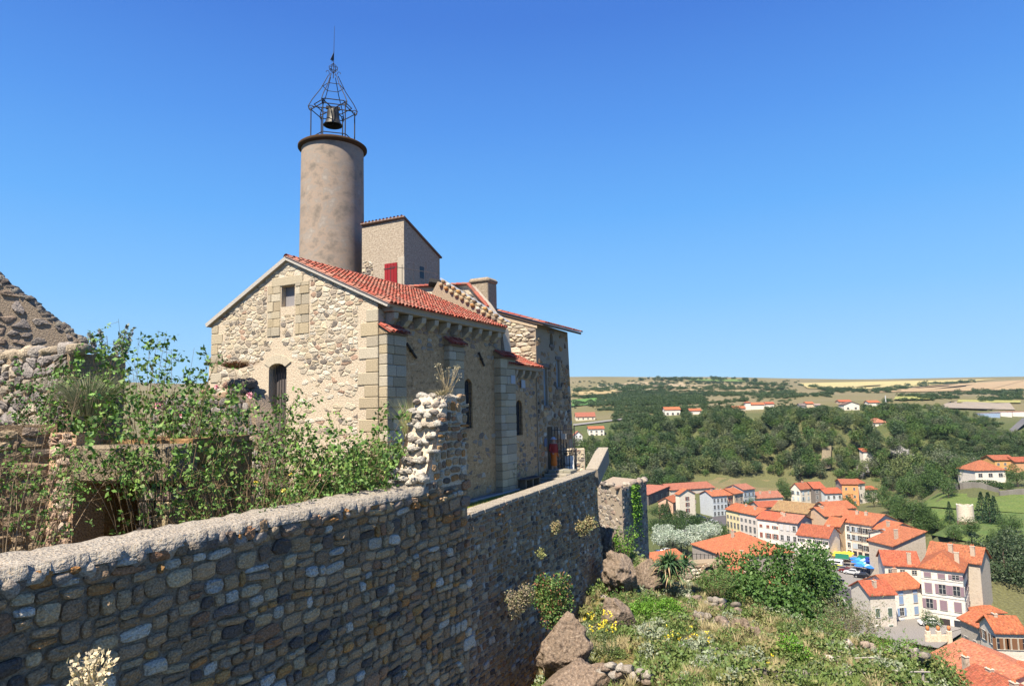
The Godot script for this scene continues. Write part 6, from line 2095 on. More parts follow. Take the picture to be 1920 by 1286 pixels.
	house("orange roofed house showing through the crown of the garden tree", {"a": [1440, 1098], "b": [1522, 1112], "h": 5.6, "d": 12, "rise": 2.4, "wall": Color(0.62, 0.57, 0.50), "chim": [[0.4, 0.3]]})
	# small tiled porch beside the lilac house, garden wall with pots
	house("open porch with small orange roof at the corner of the lilac shuttered house", {"called": "porch", "a": [1816, 1141], "b": [1838, 1150], "c": [1860, 1139], "h": 3.6, "roof": "hip", "rise": 1.0, "wall": Color(0.56, 0.50, 0.44)})
	var p0 := on(1737, 1204, -49.0)
	var p1 := on(1787, 1204, -49.0)
	var gw := thing("plastered_garden_wall", "pale plastered garden wall with terracotta urns on its piers", "wall", Vector3(p0.x, -52.0, p0.z), Basis(Vector3.UP, atan2(-(p1 - p0).z, (p1 - p0).x)))
	var l := (p1 - p0).length()
	var m := MB.new()
	m.block(ident(), Vector3(0, -1, -0.4), Vector3(l, 4.4, 0), 0.04, Color(0.66, 0.58, 0.49))
	put("wall", m, M.wall_paint, gw)
	for k in 3:
		var pm := MB.new()
		var x := l * (0.12 + 0.4 * k)
		pm.block(ident(), Vector3(x - 0.4, -1, -0.6), Vector3(x + 0.4, 5.2, 0.2), 0.05, Color(0.70, 0.62, 0.54))
		var pier := put("pier", pm, M.wall_paint, gw)
		var um := MB.new()
		um.lathe(Vector3(x, 5.2, -0.2), [Vector2(0.15, 0), Vector2(0.32, 0.25), Vector2(0.38, 0.55), Vector2(0.3, 0.8), Vector2(0.2, 0.95), Vector2(0, 1.0)], 10, Color(0.62, 0.24, 0.10))
		put("urn", um, M.paint, pier)

# ---------------------------------------------------------------- the square: asphalt, kerbs, cars, parasols
func patch(called: String, pts: Array, y: float, mt: Material, col: Color) -> MeshInstance3D:
	var p2 := PackedVector2Array()
	for q: Array in pts:
		var p := on(q[0], q[1], y)
		p2.append(Vector2(p.x, p.z))
	var tri := Geometry2D.triangulate_polygon(p2)
	var m := MB.new()
	for k in range(0, tri.size(), 3):
		var a := Vector3(p2[tri[k]].x, y, p2[tri[k]].y)
		var b := Vector3(p2[tri[k + 1]].x, y, p2[tri[k + 1]].y)
		var c := Vector3(p2[tri[k + 2]].x, y, p2[tri[k + 2]].y)
		if (b - a).cross(c - a).y < 0:
			m.tri(a, c, b, col)
		else:
			m.tri(a, b, c, col)
	var o := put(called, m, mt)
	o.set_meta("kind", "structure")
	return o

func square() -> void:
	patch("town_square", [[1480, 1075], [1500, 1042], [1560, 1046], [1600, 1040], [1690, 1055], [1700, 1090], [1800, 1160], [1830, 1170], [1760, 1215], [1620, 1190], [1520, 1180]], -48.9, M.asphalt, Color(0.30, 0.285, 0.27))
	patch("road", [[1530, 1092], [1560, 1082], [1600, 1108], [1612, 1140], [1608, 1180], [1580, 1180], [1560, 1130]], -48.86, M.asphalt, Color(0.11, 0.105, 0.11))
	patch("road", [[1225, 985], [1290, 975], [1345, 968], [1362, 966], [1362, 985], [1320, 995], [1240, 1010]], -49.3, M.asphalt, Color(0.13, 0.125, 0.13))
	patch("parking", [[1545, 1140], [1572, 1112], [1590, 1130], [1590, 1152], [1570, 1168], [1545, 1172]], -48.82, M.asphalt, Color(0.16, 0.155, 0.16))
	patch("courtyard", [[1728, 1162], [1800, 1158], [1806, 1178], [1745, 1195]], -48.8, M.asphalt, Color(0.34, 0.32, 0.30))
	# kerb round the turning circle
	var km := MB.new()
	var last := Vector3.ZERO
	for k in 20:
		var w := -1.5 + k * 0.155
		var p := on(1552 + 38 * cos(w), 1142 + 27 * sin(w), -48.86)
		if k > 0:
			var d := (p - last).normalized()
			var s := d.cross(Vector3.UP) * 0.35
			km.quad(last - s + Vector3.UP * 0.12, last + s + Vector3.UP * 0.12, p + s + Vector3.UP * 0.12, p - s + Vector3.UP * 0.12, Color(0.5, 0.48, 0.45))
			km.quad(last + s, p + s, p + s + Vector3.UP * 0.12, last + s + Vector3.UP * 0.12, Color(0.45, 0.43, 0.4))
		last = p
	var kb := put("kerb", km, M.paint)
	kb.set_meta("kind", "structure")
	# ---- cars
	var cols := {"dark blue": Color(0.02, 0.035, 0.10), "silver": Color(0.45, 0.47, 0.49), "white": Color(0.75, 0.76, 0.76), "black": Color(0.015, 0.015, 0.018), "dark red": Color(0.14, 0.02, 0.025), "yellow green": Color(0.45, 0.45, 0.06), "grey": Color(0.17, 0.18, 0.19), "bright blue": Color(0.02, 0.16, 0.45)}
	# colour, photo x, photo y of the ground under it, heading (radians), what it stands by
	var spots := [["silver", 1598, 1076, 2.45, "parked in the row beside the parasols, tail to the square"], ["dark red", 1589, 1073, 2.45, "parked in the row near the green awnings"], ["grey", 1580, 1070, 2.45, "parked between the dark red and yellow green cars"], ["yellow green", 1573, 1068, 2.45, "parked in the row in front of the shops"], ["black", 1617, 1083, 2.45, "parked at the end of the row by the blue canopy"], ["black", 1564, 1066, 2.45, "parked first in the row beside the white van"],
		["dark blue", 1563, 1085, 0.45, "parked in the inner row of the square"], ["dark blue", 1570, 1093, 0.45, "parked behind another dark blue car on the square"], ["grey", 1552, 1081, 0.45, "parked beside the trees of the square"], ["white", 1552, 1062, 1.2, "standing on the square behind the garden tree"],
		["bright blue", 1566, 1136, 1.3, "parked inside the turning circle, roof shining"], ["white", 1571, 1146, 1.3, "parked inside the turning circle by the kerb"], ["silver", 1562, 1152, 1.3, "parked last inside the turning circle"],
		["white", 1757, 1166, 2.7, "parked before the lilac shuttered house"], ["silver", 1768, 1163, 2.7, "parked behind the white car in the courtyard"], ["white", 1743, 1172, 2.9, "half hidden beside the courtyard shrub"],
		["black", 1303, 974, 0.1, "parked under the grey brown house front"], ["dark blue", 1314, 972, 0.1, "parked beside the black car at the roadside"], ["silver", 1337, 980, 0.4, "driving along the main road"], ["bright blue", 1237, 1040, 0.6, "parked under the silver trees"], ["white", 1250, 1035, 0.6, "parked next to the bright blue car under the silver trees"]]
	var protos := {}
	for s: Array in spots:
		var p := on(s[1], s[2], -48.8)
		var label: String = s[0] + " car " + s[4]
		var b := Basis(Vector3.UP, s[3])
		if not protos.has(s[0]):
			protos[s[0]] = car(label, cols[s[0]])
			protos[s[0]].transform = Transform3D(b, p)
		else:
			copy(protos[s[0]], "parked_car", p, b, label)
	# ---- white van
	var vp := on(1566, 1062, -48.8)
	var v := thing("van", "white van parked at the head of the car row by the shops", "van", vp, Basis(Vector3.UP, 2.45))
	var vm := MB.new()
	vm.block(ident(), Vector3(-2.3, 0.35, -0.9), Vector3(2.0, 2.1, 0.9), 0.18, Color(0.76, 0.76, 0.75))
	vm.block(ident(), Vector3(1.9, 0.35, -0.88), Vector3(2.6, 1.2, 0.88), 0.15, Color(0.76, 0.76, 0.75))
	put("body", vm, M.carpaint, v)
	var vg := MB.new()
	vg.box(ident(), Vector3(-1.9, 1.3, -0.905), Vector3(1.7, 1.85, 0.905), Color(0.03, 0.035, 0.04))
	put("windows", vg, M.glass, v)
	wheels(v, 1.45, 0.8)
	# ---- parasols, awnings, canopy
	var blues := [Color(0.03, 0.16, 0.58), Color(0.05, 0.26, 0.72), Color(0.30, 0.50, 0.78)]
	var spots2 := []
	for k in 16:
		spots2.append([1606 + (k % 6) * 8.2 + (k / 6) * 3.0 + rr(-2, 2), 1062 + (k / 6) * 6.0 + (k % 6) * 1.1 + rr(-1, 1)])
	for k in spots2.size():
		parasol("blue cafe parasol among the tables beside the large blue canopy", blues[k % 3], on(spots2[k][0], spots2[k][1], -48.9), "blue cafe parasols")
	for k in 7:
		parasol("yellow cafe parasol in front of the green awnings", Color(0.80, 0.55, 0.04), on(1567 + k * 4.6 + rr(-1, 1), 1050 + (k % 2) * 4.0, -48.9), "yellow cafe parasols")
	for a: Array in [[1567, 1044, 1593, 1046, "dark green awning over the shops of the pale row house"], [1612, 1047, 1634, 1051, "green awning over the shop under the flower balcony"]]:
		var q0 := on(a[0], a[1], -46.8)
		var q1 := on(a[2], a[3], -46.8)
		var aw := thing("awning", a[4], "awning", q0, Basis(Vector3.UP, atan2(-(q1 - q0).z, (q1 - q0).x)))
		var am := MB.new()
		slab(am, Vector3(0, 0, 2.4), Vector3((q1 - q0).length(), 0, 2.4), Vector3((q1 - q0).length(), 1.1, 0), Vector3(0, 1.1, 0), 0.05, Color(0.015, 0.11, 0.065))
		put("cloth", am, M.fabric, aw)
		var pm := MB.new()
		pm.tube(Vector3(0, 0.0, 2.35), Vector3((q1 - q0).length(), 0.0, 2.35), 0.05, 0.05, 6, Color(0.4, 0.4, 0.4))
		put("front_rail", pm, M.paint, aw)
	var c0 := on(1624, 1046, -45.9)
	var cn := thing("canopy", "large dark blue marquee canopy over the cafe terrace", "canopy", c0 + Vector3(0, -3.0, 0), Basis(Vector3.UP, -0.5))
	var cm := MB.new()
	slab(cm, Vector3(0, 3.0, 5.5), Vector3(7.5, 3.0, 5.5), Vector3(7.5, 3.9, 2.7), Vector3(0, 3.9, 2.7), 0.06, Color(0.012, 0.035, 0.20))
	slab(cm, Vector3(7.5, 3.0, 0), Vector3(0, 3.0, 0), Vector3(0, 3.9, 2.7), Vector3(7.5, 3.9, 2.7), 0.06, Color(0.012, 0.035, 0.20))
	put("cloth", cm, M.fabric, cn)
	for k in 4:
		var pm := MB.new()
		pm.tube(Vector3(0.2 + (k % 2) * 7.1, 0, 0.2 + (k / 2) * 5.1), Vector3(0.2 + (k % 2) * 7.1, 3.0, 0.2 + (k / 2) * 5.1), 0.06, 0.06, 6, Color(0.5, 0.5, 0.5))
		put("pole", pm, M.paint, cn)

func wheels(o: Node, x: float, z: float) -> void:
	if not cache.has("wheel"):
		var m := MB.new()
		m.tube(Vector3(0, 0, -0.1), Vector3(0, 0, 0.1), 0.31, 0.31, 14, Color.WHITE, true)
		cache["wheel"] = m.mesh()
		var h := MB.new()
		h.tube(Vector3(0, 0, -0.11), Vector3(0, 0, 0.11), 0.19, 0.19, 10, Color(0.45, 0.46, 0.47), true)
		cache["hub"] = h.mesh()
	for k in 4:
		var w := put("wheel", cache["wheel"], M.tyre, o)
		w.position = Vector3(x * (1.0 if k % 2 == 0 else -1.0), 0.31, z * (1.0 if k < 2 else -1.0))
		put("rim", cache["hub"], M.paint, w)

func car(label: String, col: Color) -> Node3D:
	var o := thing("parked_car", label, "car", Vector3.ZERO, Basis(), "cars of the town")
	# side profile swept across the width, the cabin narrower at the top
	var lower := [Vector2(-2.0, 0.32), Vector2(2.0, 0.30), Vector2(2.08, 0.55), Vector2(1.95, 0.78), Vector2(0.95, 0.94), Vector2(-1.75, 0.97), Vector2(-2.08, 0.72)]
	var m := MB.new()
	prism(m, ident(), PackedVector2Array(lower), -0.82, 0.82, col)
	var cab := [Vector2(-1.75, 0.96), Vector2(1.0, 0.93), Vector2(0.35, 1.40), Vector2(-1.15, 1.44), Vector2(-1.7, 1.1)]
	for s: float in [-1.0, 1.0]:
		for k in range(1, cab.size() - 1):
			var a := Vector3(cab[0].x, cab[0].y, s * 0.78)
			var b := Vector3(cab[k].x, cab[k].y, s * (0.78 if cab[k].y < 1.0 else 0.62))
			var c := Vector3(cab[k + 1].x, cab[k + 1].y, s * (0.78 if cab[k + 1].y < 1.0 else 0.62))
			if s > 0:
				m.tri(a, b, c, col)
			else:
				m.tri(a, c, b, col)
	var rf := MB.new()
	m.quad(Vector3(-1.15, 1.445, 0.62), Vector3(0.35, 1.405, 0.62), Vector3(0.35, 1.405, -0.62), Vector3(-1.15, 1.445, -0.62), col)
	put("body", m, M.carpaint, o)
	rf.quad(Vector3(0.98, 0.95, 0.74), Vector3(0.98, 0.95, -0.74), Vector3(0.36, 1.39, -0.6), Vector3(0.36, 1.39, 0.6), Color.WHITE)
	put("windscreen", rf, M.glass, o)
	var rw := MB.new()
	rw.quad(Vector3(-1.76, 1.0, -0.7), Vector3(-1.76, 1.0, 0.7), Vector3(-1.17, 1.43, 0.6), Vector3(-1.17, 1.43, -0.6), Color.WHITE)
	put("rear_window", rw, M.glass, o)
	for s: float in [-1.0, 1.0]:
		var g := MB.new()
		var zz := s * 0.785
		var pts := [Vector3(-1.45, 1.0, zz), Vector3(0.75, 0.98, zz), Vector3(0.28, 1.34, s * 0.655), Vector3(-1.1, 1.37, s * 0.655)]
		if s > 0:
			g.quad(pts[0], pts[1], pts[2], pts[3], Color.WHITE)
		else:
			g.quad(pts[1], pts[0], pts[3], pts[2], Color.WHITE)
		put("side_window", g, M.glass, o)
		var hl := MB.new()
		hl.block(ident(), Vector3(1.9, 0.58, s * 0.6 - 0.14), Vector3(2.06, 0.74, s * 0.6 + 0.14), 0.03, Color(0.7, 0.7, 0.7))
		put("headlight", hl, M.paint, o)
	wheels(o, 1.28, 0.74)
	return o

func parasol(label: String, col: Color, p: Vector3, group: String) -> void:
	var o := thing("parasol", label, "parasol", p, Basis(), group)
	var key := ["parasol", col]
	if not cache.has(key):
		var m := MB.new()
		for k in 8:
			var a := TAU * k / 8.0
			var b := TAU * (k + 1) / 8.0
			m.tri(Vector3(0, 2.7, 0), Vector3(cos(b) * 1.5, 2.15, sin(b) * 1.5), Vector3(cos(a) * 1.5, 2.15, sin(a) * 1.5), col)
			m.quad(Vector3(cos(b) * 1.5, 2.0, sin(b) * 1.5), Vector3(cos(a) * 1.5, 2.0, sin(a) * 1.5), Vector3(cos(a) * 1.5, 2.15, sin(a) * 1.5), Vector3(cos(b) * 1.5, 2.15, sin(b) * 1.5), col)
		cache[key] = m.mesh()
		var q := MB.new()
		q.tube(Vector3(0, 0, 0), Vector3(0, 2.7, 0), 0.035, 0.035, 5, Color(0.5, 0.5, 0.5))
		cache["pole"] = q.mesh()
	put("canopy", cache[key], M.fabric, o)
	put("pole", cache["pole"], M.paint, o)

# ---------------------------------------------------------------- far slopes
const GREENS := [Color(0.060, 0.115, 0.030), Color(0.046, 0.088, 0.028), Color(0.095, 0.140, 0.040), Color(0.085, 0.115, 0.055), Color(0.075, 0.130, 0.034), Color(0.055, 0.095, 0.040), Color(0.120, 0.150, 0.055), Color(0.100, 0.120, 0.070), Color(0.038, 0.070, 0.026)]

func swarm(called: String, label: String, cat: String, me: Mesh, mt: Material, places: Array) -> void:
	if places.is_empty():
		return
	var mm := MultiMesh.new()
	mm.transform_format = MultiMesh.TRANSFORM_3D
	mm.mesh = me
	mm.instance_count = places.size()
	for k in places.size():
		mm.set_instance_transform(k, places[k])
	var o := MultiMeshInstance3D.new()
	o.multimesh = mm
	o.material_override = mt
	o.name = numbered(called, self)
	add_child(o)
	tag(o, label, cat, "", "stuff")

func town_tree_label(k: int) -> String:
	if k < 4:
		return "green tree in front of the orange and white painted houses"
	if k < 13:
		return "green garden tree on the slope between the town rows and the meadow"
	if k < 19:
		return "small green tree standing in the meadow near the round ruin"
	if k < 29:
		return "bushy green tree on the bank beside the villa terrace walls"
	return ["green tree behind the long low blue building", "small tree in the yard behind the yellow row house", "low bush beside the yellow row house", "green tree at the foot of the dry slope", "round shrub in the courtyard before the white house", "small tree beside the turning circle", "green tree on the verge of the main road", "low green tree by the road below the yellow house"][k - 29]

func bound(px: float, tab: Array) -> float:
	for k in tab.size() - 1:
		if px <= tab[k + 1][0]:
			return lerpf(tab[k][1], tab[k + 1][1], clampf((px - tab[k][0]) / (tab[k + 1][0] - tab[k][0]), 0, 1))
	return tab[tab.size() - 1][1]

# a house on the slope: its foot is where the line of sight meets the ground, its eaves are level at that distance
func hill_house(label: String, a: Array, b: Array, base: float, h: float, q: Dictionary) -> void:
	var p := hit((a[0] + b[0]) / 2.0, base)
	var A := at(a[0], a[1], -p.z)
	var B := at(b[0], b[1], -p.z)
	q.g = p.y
	q.h = maxf((A.y + B.y) / 2.0 - p.y, h)
	A.y = p.y + q.h
	B.y = A.y
	q.pts = [A, B]
	q.called = q.get("called", "hill_house")
	house(label, q)

func slopes() -> void:
	# ---- fields on the plateau and the slopes
	var wheat := [Color(0.56, 0.48, 0.22), Color(0.52, 0.44, 0.20)]
	var tan_ := [Color(0.46, 0.34, 0.19), Color(0.43, 0.32, 0.19)]
	for f: Array in [
		[[1515, 729, 1660, 731, 1870, 712, 1500, 719.5], wheat], [[1632, 737, 1850, 733.5, 1925, 713.5, 1775, 722], tan_], [[1852, 733.5, 2010, 729, 2010, 712.5, 1927, 713.5], tan_],
		[[1677, 750.5, 1745, 750, 1740, 745, 1680, 745], [Color(0.40, 0.40, 0.12), Color(0.34, 0.36, 0.12)]], [[1795, 756, 1915, 757, 1915, 752.5, 1798, 751], [Color(0.42, 0.40, 0.13), Color(0.36, 0.36, 0.12)]],
		[[1072, 763, 1119, 759, 1120, 747, 1072, 751], [Color(0.12, 0.26, 0.06), Color(0.14, 0.28, 0.07)]], [[1072, 743, 1150, 739, 1160, 732, 1072, 733], [Color(0.46, 0.36, 0.18), Color(0.42, 0.34, 0.18)]],
		[[1290, 714.5, 1400, 717, 1390, 712, 1300, 712], [Color(0.16, 0.24, 0.07), Color(0.18, 0.26, 0.08)]], [[1160, 722, 1290, 727, 1280, 718, 1190, 717], [Color(0.40, 0.32, 0.20), Color(0.44, 0.36, 0.22)]],
		[[1120, 738, 1240, 731, 1190, 724, 1120, 722], [Color(0.44, 0.38, 0.24), Color(0.38, 0.34, 0.21)]], [[1270, 733, 1420, 738, 1440, 724, 1290, 722], [Color(0.30, 0.25, 0.14), Color(0.34, 0.28, 0.16)]]]:
		var q: Array = f[0]
		drape("field", [Vector2(q[0], q[1]), Vector2(q[2], q[3]), Vector2(q[4], q[5]), Vector2(q[6], q[7])], M.field, f[1], 0.5, 16, 6)
	drape("meadow", [Vector2(1645, 945), Vector2(1930, 965), Vector2(1930, 930), Vector2(1700, 925)], M.ground, [Color(0.13, 0.20, 0.05), Color(0.17, 0.22, 0.06)], 0.25, 16, 8)
	drape("meadow", [Vector2(1720, 1000), Vector2(1940, 1040), Vector2(1940, 966), Vector2(1660, 950)], M.ground, [Color(0.10, 0.17, 0.045), Color(0.15, 0.20, 0.06)], 0.2, 16, 8)
	drape("dry_slope", [Vector2(1338, 925), Vector2(1475, 928), Vector2(1478, 904), Vector2(1325, 896)], M.ground, [Color(0.26, 0.21, 0.11), Color(0.20, 0.19, 0.09)], 0.3, 12, 6)
	drape("bare_path", [Vector2(1540, 880), Vector2(1558, 880), Vector2(1560, 838), Vector2(1543, 838)], M.ground, [Color(0.30, 0.25, 0.17), Color(0.26, 0.22, 0.14)], 0.3, 6, 8)
	drape("road", [Vector2(1882, 818), Vector2(1897, 818), Vector2(1935, 786), Vector2(1918, 786)], M.asphalt, [Color(0.16, 0.16, 0.17), Color(0.17, 0.17, 0.18)], 0.4, 5, 10)
	drape("rock_cut", [Vector2(1755, 766), Vector2(1905, 770), Vector2(1895, 757), Vector2(1785, 754)], M.ground, [Color(0.40, 0.34, 0.27), Color(0.34, 0.30, 0.25)], 0.4, 14, 4)
	drape("lane", [Vector2(1075, 800), Vector2(1190, 786), Vector2(1190, 783.5), Vector2(1075, 797)], M.asphalt, [Color(0.30, 0.29, 0.28), Color(0.28, 0.27, 0.26)], 0.5, 10, 2)
	# ---- houses on the hill
	var white := Color(0.76, 0.75, 0.72)
	hill_house("white villa with orange hipped roof above the terraced meadow", [1829, 882], [1886, 882], 905, 5, {"wall": white, "roof": "hip", "d": 11, "rise": 3.6, "rc": ORANGE, "win": {"cols": 3, "ys": [2.4], "w": 1.6, "h": 1.4}})
	hill_house("ochre house with red roof behind the white villa", [1866, 863], [1904, 861], 884, 5, {"wall": Color(0.62, 0.38, 0.16), "d": 9, "rise": 1.8, "rc": RED, "win": {"cols": 3, "ys": [1.0, 3.0], "h": 1.0}})
	hill_house("red roofed house at the edge beside the ochre one", [1905, 866], [1935, 865], 886, 4, {"wall": Color(0.56, 0.34, 0.2), "d": 8, "rise": 1.8, "rc": RED})
	hill_house("small white tower house with sloping red roof among the trees", [1619, 847], [1637, 846], 861, 3, {"wall": white, "roof": "shed", "d": 4, "rise": 1.4, "rc": RED, "win": {"cols": 1, "ys": [1.6], "w": 0.9, "h": 1.0}})
	hill_house("white house with brown hipped roof and porch half hidden in the wood", [1635, 792], [1665, 793], 802, 3, {"wall": white, "roof": "hip", "d": 9, "rise": 2.8, "rc": Color(0.52, 0.25, 0.18), "win": {"cols": 3, "ys": [0.6], "h": 1.6}})
	hill_house("white gabled chalet with dark slate roof at the top of the wood", [1583, 759], [1612, 758], 769, 3, {"wall": white, "roof": "bc", "d": 9, "rise": 2.2, "rc": Color(0.13, 0.13, 0.14), "win": {"cols": 2, "ys": [0.8], "w": 1.6, "h": 1.4}})
	hill_house("low house with red roof behind the slate chalet", [1575, 753], [1597, 753], 758, 2, {"wall": Color(0.6, 0.5, 0.42), "d": 7, "rise": 1.4, "rc": RED})
	hill_house("white house with orange roof beside the pale mast", [1630, 755], [1650, 754], 761, 2, {"wall": white, "d": 8, "rise": 1.6, "rc": ORANGE})
	hill_house("white house with grey roof at the edge of the wood", [1501, 761], [1512, 760], 769, 2.5, {"wall": white, "d": 7, "rise": 1.8, "rc": Color(0.22, 0.21, 0.21), "win": {"cols": 1, "ys": [0.8]}})
	hill_house("house with rounded orange roof next to the grey roofed one", [1513, 757], [1526, 756], 763, 2, {"wall": Color(0.66, 0.56, 0.46), "d": 7, "rise": 1.4, "rc": ORANGE})
	hill_house("small white house standing lower under the orange roof", [1529, 760], [1540, 759], 764, 2, {"wall": white, "d": 6, "rise": 1.0, "rc": Color(0.5, 0.5, 0.5)})
	hill_house("white villa with orange roof and arched porch among the trees", [1247, 767], [1276, 769], 779, 3, {"wall": white, "d": 9, "rise": 2.0, "rc": ORANGE, "win": {"cols": 3, "ys": [0.6], "w": 1.6, "h": 1.6}})
	hill_house("smaller white house with orange roof beyond the arched villa", [1294, 770], [1315, 770], 777, 2.4, {"wall": white, "d": 8, "rise": 1.6, "rc": ORANGE})
	hill_house("long orange roofed villa wing with dark porch beside the little tower", [1376, 766], [1398, 765], 771, 2.4, {"wall": Color(0.5, 0.44, 0.38), "d": 8, "rise": 1.8, "rc": ORANGE})
	hill_house("small square white turret with tiled cap of the hill villa", [1398, 755], [1408, 755], 768, 4, {"wall": white, "roof": "hip", "d": 3.5, "rise": 0.9, "rc": RED})
	hill_house("white villa wing with orange roof behind the turret", [1408, 759], [1434, 758], 767, 2.4, {"wall": white, "d": 8, "rise": 1.6, "rc": ORANGE})
	hill_house("pale house with faded red roof last on the hill crest", [1437, 757], [1452, 757], 763, 2, {"wall": white, "d": 7, "rise": 1.4, "rc": RED})
	hill_house("white two storey house with orange roof and balcony on the near slope", [1104, 804], [1133, 804], 819, 4, {"wall": white, "roof": "ab", "d": 9, "rise": 1.6, "rc": ORANGE, "win": {"cols": 3, "ys": [0.8, 3.0], "w": 1.2, "h": 1.1}})
	hill_house("blue white gabled house beside the rampart corner", [1077, 815], [1092, 816], 828, 4, {"wall": Color(0.70, 0.74, 0.80), "roof": "bc", "d": 9, "rise": 2.2, "rc": Color(0.42, 0.17, 0.12), "win": {"cols": 2, "ys": [0.8, 2.8], "h": 1.0}})
	hill_house("large brown roofed house with white walls on the upper lane", [1080, 781], [1116, 781], 787, 2, {"wall": Color(0.72, 0.66, 0.56), "d": 10, "rise": 3.4, "rc": Color(0.42, 0.17, 0.12), "win": {"cols": 4, "ys": [0.4], "h": 1.2}})
	hill_house("long pale blue warehouse by the road cut", [1838, 776], [1876, 776], 783, 3, {"called": "warehouse", "wall": Color(0.30, 0.42, 0.62), "roof": "flat", "d": 14, "rc": Color(0.36, 0.38, 0.44)})
	hill_house("white warehouse with flat roof by the road", [1878, 773.5], [1898, 773.5], 781, 3, {"called": "warehouse", "wall": Color(0.74, 0.75, 0.76), "roof": "flat", "d": 14, "rc": Color(0.6, 0.6, 0.6)})
	hill_house("white shed with red sign band by the road", [1900, 772], [1925, 772], 780, 3, {"called": "warehouse", "wall": Color(0.76, 0.74, 0.74), "roof": "flat", "d": 14, "rc": Color(0.5, 0.16, 0.14)})
	var mp := hit(1662, 757)
	var mast := thing("mast", "slender pale mast rising from the wood", "mast", mp)
	var mm := MB.new()
	mm.tube(Vector3(0, 0, 0), Vector3(0, 7.0, 0), 0.5, 0.35, 8, Color(0.6, 0.62, 0.62))
	put("pole", mm, M.paint, mast)
	# ---- the round ruined dovecote in the meadow
	var tp := on(1813, 985, -40.5)
	var tw := thing("ruined_dovecote", "round pale ruined tower with broken rim standing in the meadow", "ruin", tp)
	var tm := MB.new()
	var seg := 28
	for k in seg:
		var a := TAU * k / seg
		var b := TAU * (k + 1) / seg
		var ha := 6.6 + 0.14 * sin(a * 2.0 + 0.6) + 0.12 * sin(a * 7.0)
		var hb := 6.6 + 0.14 * sin(b * 2.0 + 0.6) + 0.12 * sin(b * 7.0)
		var A := Vector3(cos(a), 0, sin(a))
		var B := Vector3(cos(b), 0, sin(b))
		var r := 2.45
		tm.quad(B * r - Vector3(0, 1, 0), A * r - Vector3(0, 1, 0), A * (r * 0.97) + Vector3.UP * ha, B * (r * 0.97) + Vector3.UP * hb, Color(0.62, 0.58, 0.52))
		tm.quad(A * 1.95 - Vector3(0, 1, 0), B * 1.95 - Vector3(0, 1, 0), B * 1.95 + Vector3.UP * hb, A * 1.95 + Vector3.UP * ha, Color(0.62, 0.58, 0.52))
		tm.quad(A * (r * 0.97) + Vector3.UP * ha, A * 1.95 + Vector3.UP * ha, B * 1.95 + Vector3.UP * hb, B * (r * 0.97) + Vector3.UP * hb, Color(0.62, 0.58, 0.52))
	put("drum", tm, M.wall_paint, tw)
	var ft := MB.new()
	ft.lathe(Vector3.ZERO, [Vector2(2.62, -1.0), Vector2(2.6, 0.9), Vector2(2.47, 1.5)], 24, Color(0.40, 0.28, 0.20))
	put("stone_foot", ft, M.stone, tw)
	# ---- terrace walls below the villa, and its clipped hedge
	for w: Array in [[1736, 920, 1800, 916, "long grey dry stone terrace wall below the clipped hedge"], [1800, 916, 1874, 926, "curving dry stone terrace wall under the villa drive"], [1876, 932, 1960, 936, "lower dry stone terrace wall at the meadow edge"]]:
		var a := hit(w[0], w[1])
		var b := hit(w[2], w[3])
		var o := thing("terrace_wall", w[4], "wall", a, Basis())
		var wm := MB.new()
		var n := 10
		for k in n:
			var p := a.lerp(b, float(k) / n)
			var q := a.lerp(b, float(k + 1) / n)
			p.y = land(p.x, p.z); q.y = land(q.x, q.z)
			p -= a; q -= a
			slab(wm, p + Vector3(0, 2.2, 0.3), q + Vector3(0, 2.2, 0.3), q + Vector3(0, 2.2, -0.5), p + Vector3(0, 2.2, -0.5), 3.2, Color(0.30, 0.28, 0.25) * rr(0.85, 1.15))
		put("masonry", wm, M.stone, o)
	var ha := hit(1804, 915)
	var hb := hit(1884, 917)
	var hg := thing("clipped_hedge", "long dark clipped hedge in front of the white villa", "hedge", ha)
	var hm := MB.new()
	for k in 2600:
		var p := ha.lerp(hb, rng.randf())
		p.y = land(p.x, p.z)
		var f := dir3()
		leaf_at(hm, p - ha + Vector3(0, 1.3 + f.y * 1.0, f.z * 0.7), f, 0.4, pick([Color(0.03, 0.07, 0.018), Color(0.04, 0.09, 0.02)]))
	put("foliage", hm, M.leaf, hg)
	# ---- the wood: tree kinds, then places
	var kinds := []
	for k in 9:
		var g: Color = GREENS[k]
		var t := tree("woodland_tree", "leafy tree of the green wood covering the slope across the valley", "tree", rr(6.5, 11.5), rr(2.6, 4.4), 850, 0.62, [g, g * 1.2, g * 0.8], "trees of the wood across the valley", rr(0.95, 1.1), 0.16)
		kinds.append(t)
	var top := [[1060, 826], [1120, 824], [1180, 806], [1240, 786], [1300, 783], [1400, 777], [1500, 770], [1600, 773], [1660, 768], [1760, 768], [1850, 790], [1900, 808], [2000, 806]]
	var bottom := [[1060, 950], [1120, 938], [1200, 925], [1300, 905], [1340, 893], [1470, 898], [1500, 908], [1560, 900], [1640, 915], [1680, 935], [1740, 922], [1790, 905], [1830, 880], [1900, 850], [2000, 845]]
	var gaps := [[1118, 816, 24], [1086, 822, 18], [1262, 784, 24], [1305, 782, 16], [1415, 776, 36], [1598, 776, 30], [1650, 812, 24], [1628, 870, 20], [1550, 862, 20], [1310, 868, 14], [1640, 760, 16], [1512, 768, 18], [1870, 880, 45], [1905, 800, 24], [1650, 880, 16], [1760, 838, 26], [1800, 850, 30], [1550, 765, 6]]
	var grid := {}
	var places := []
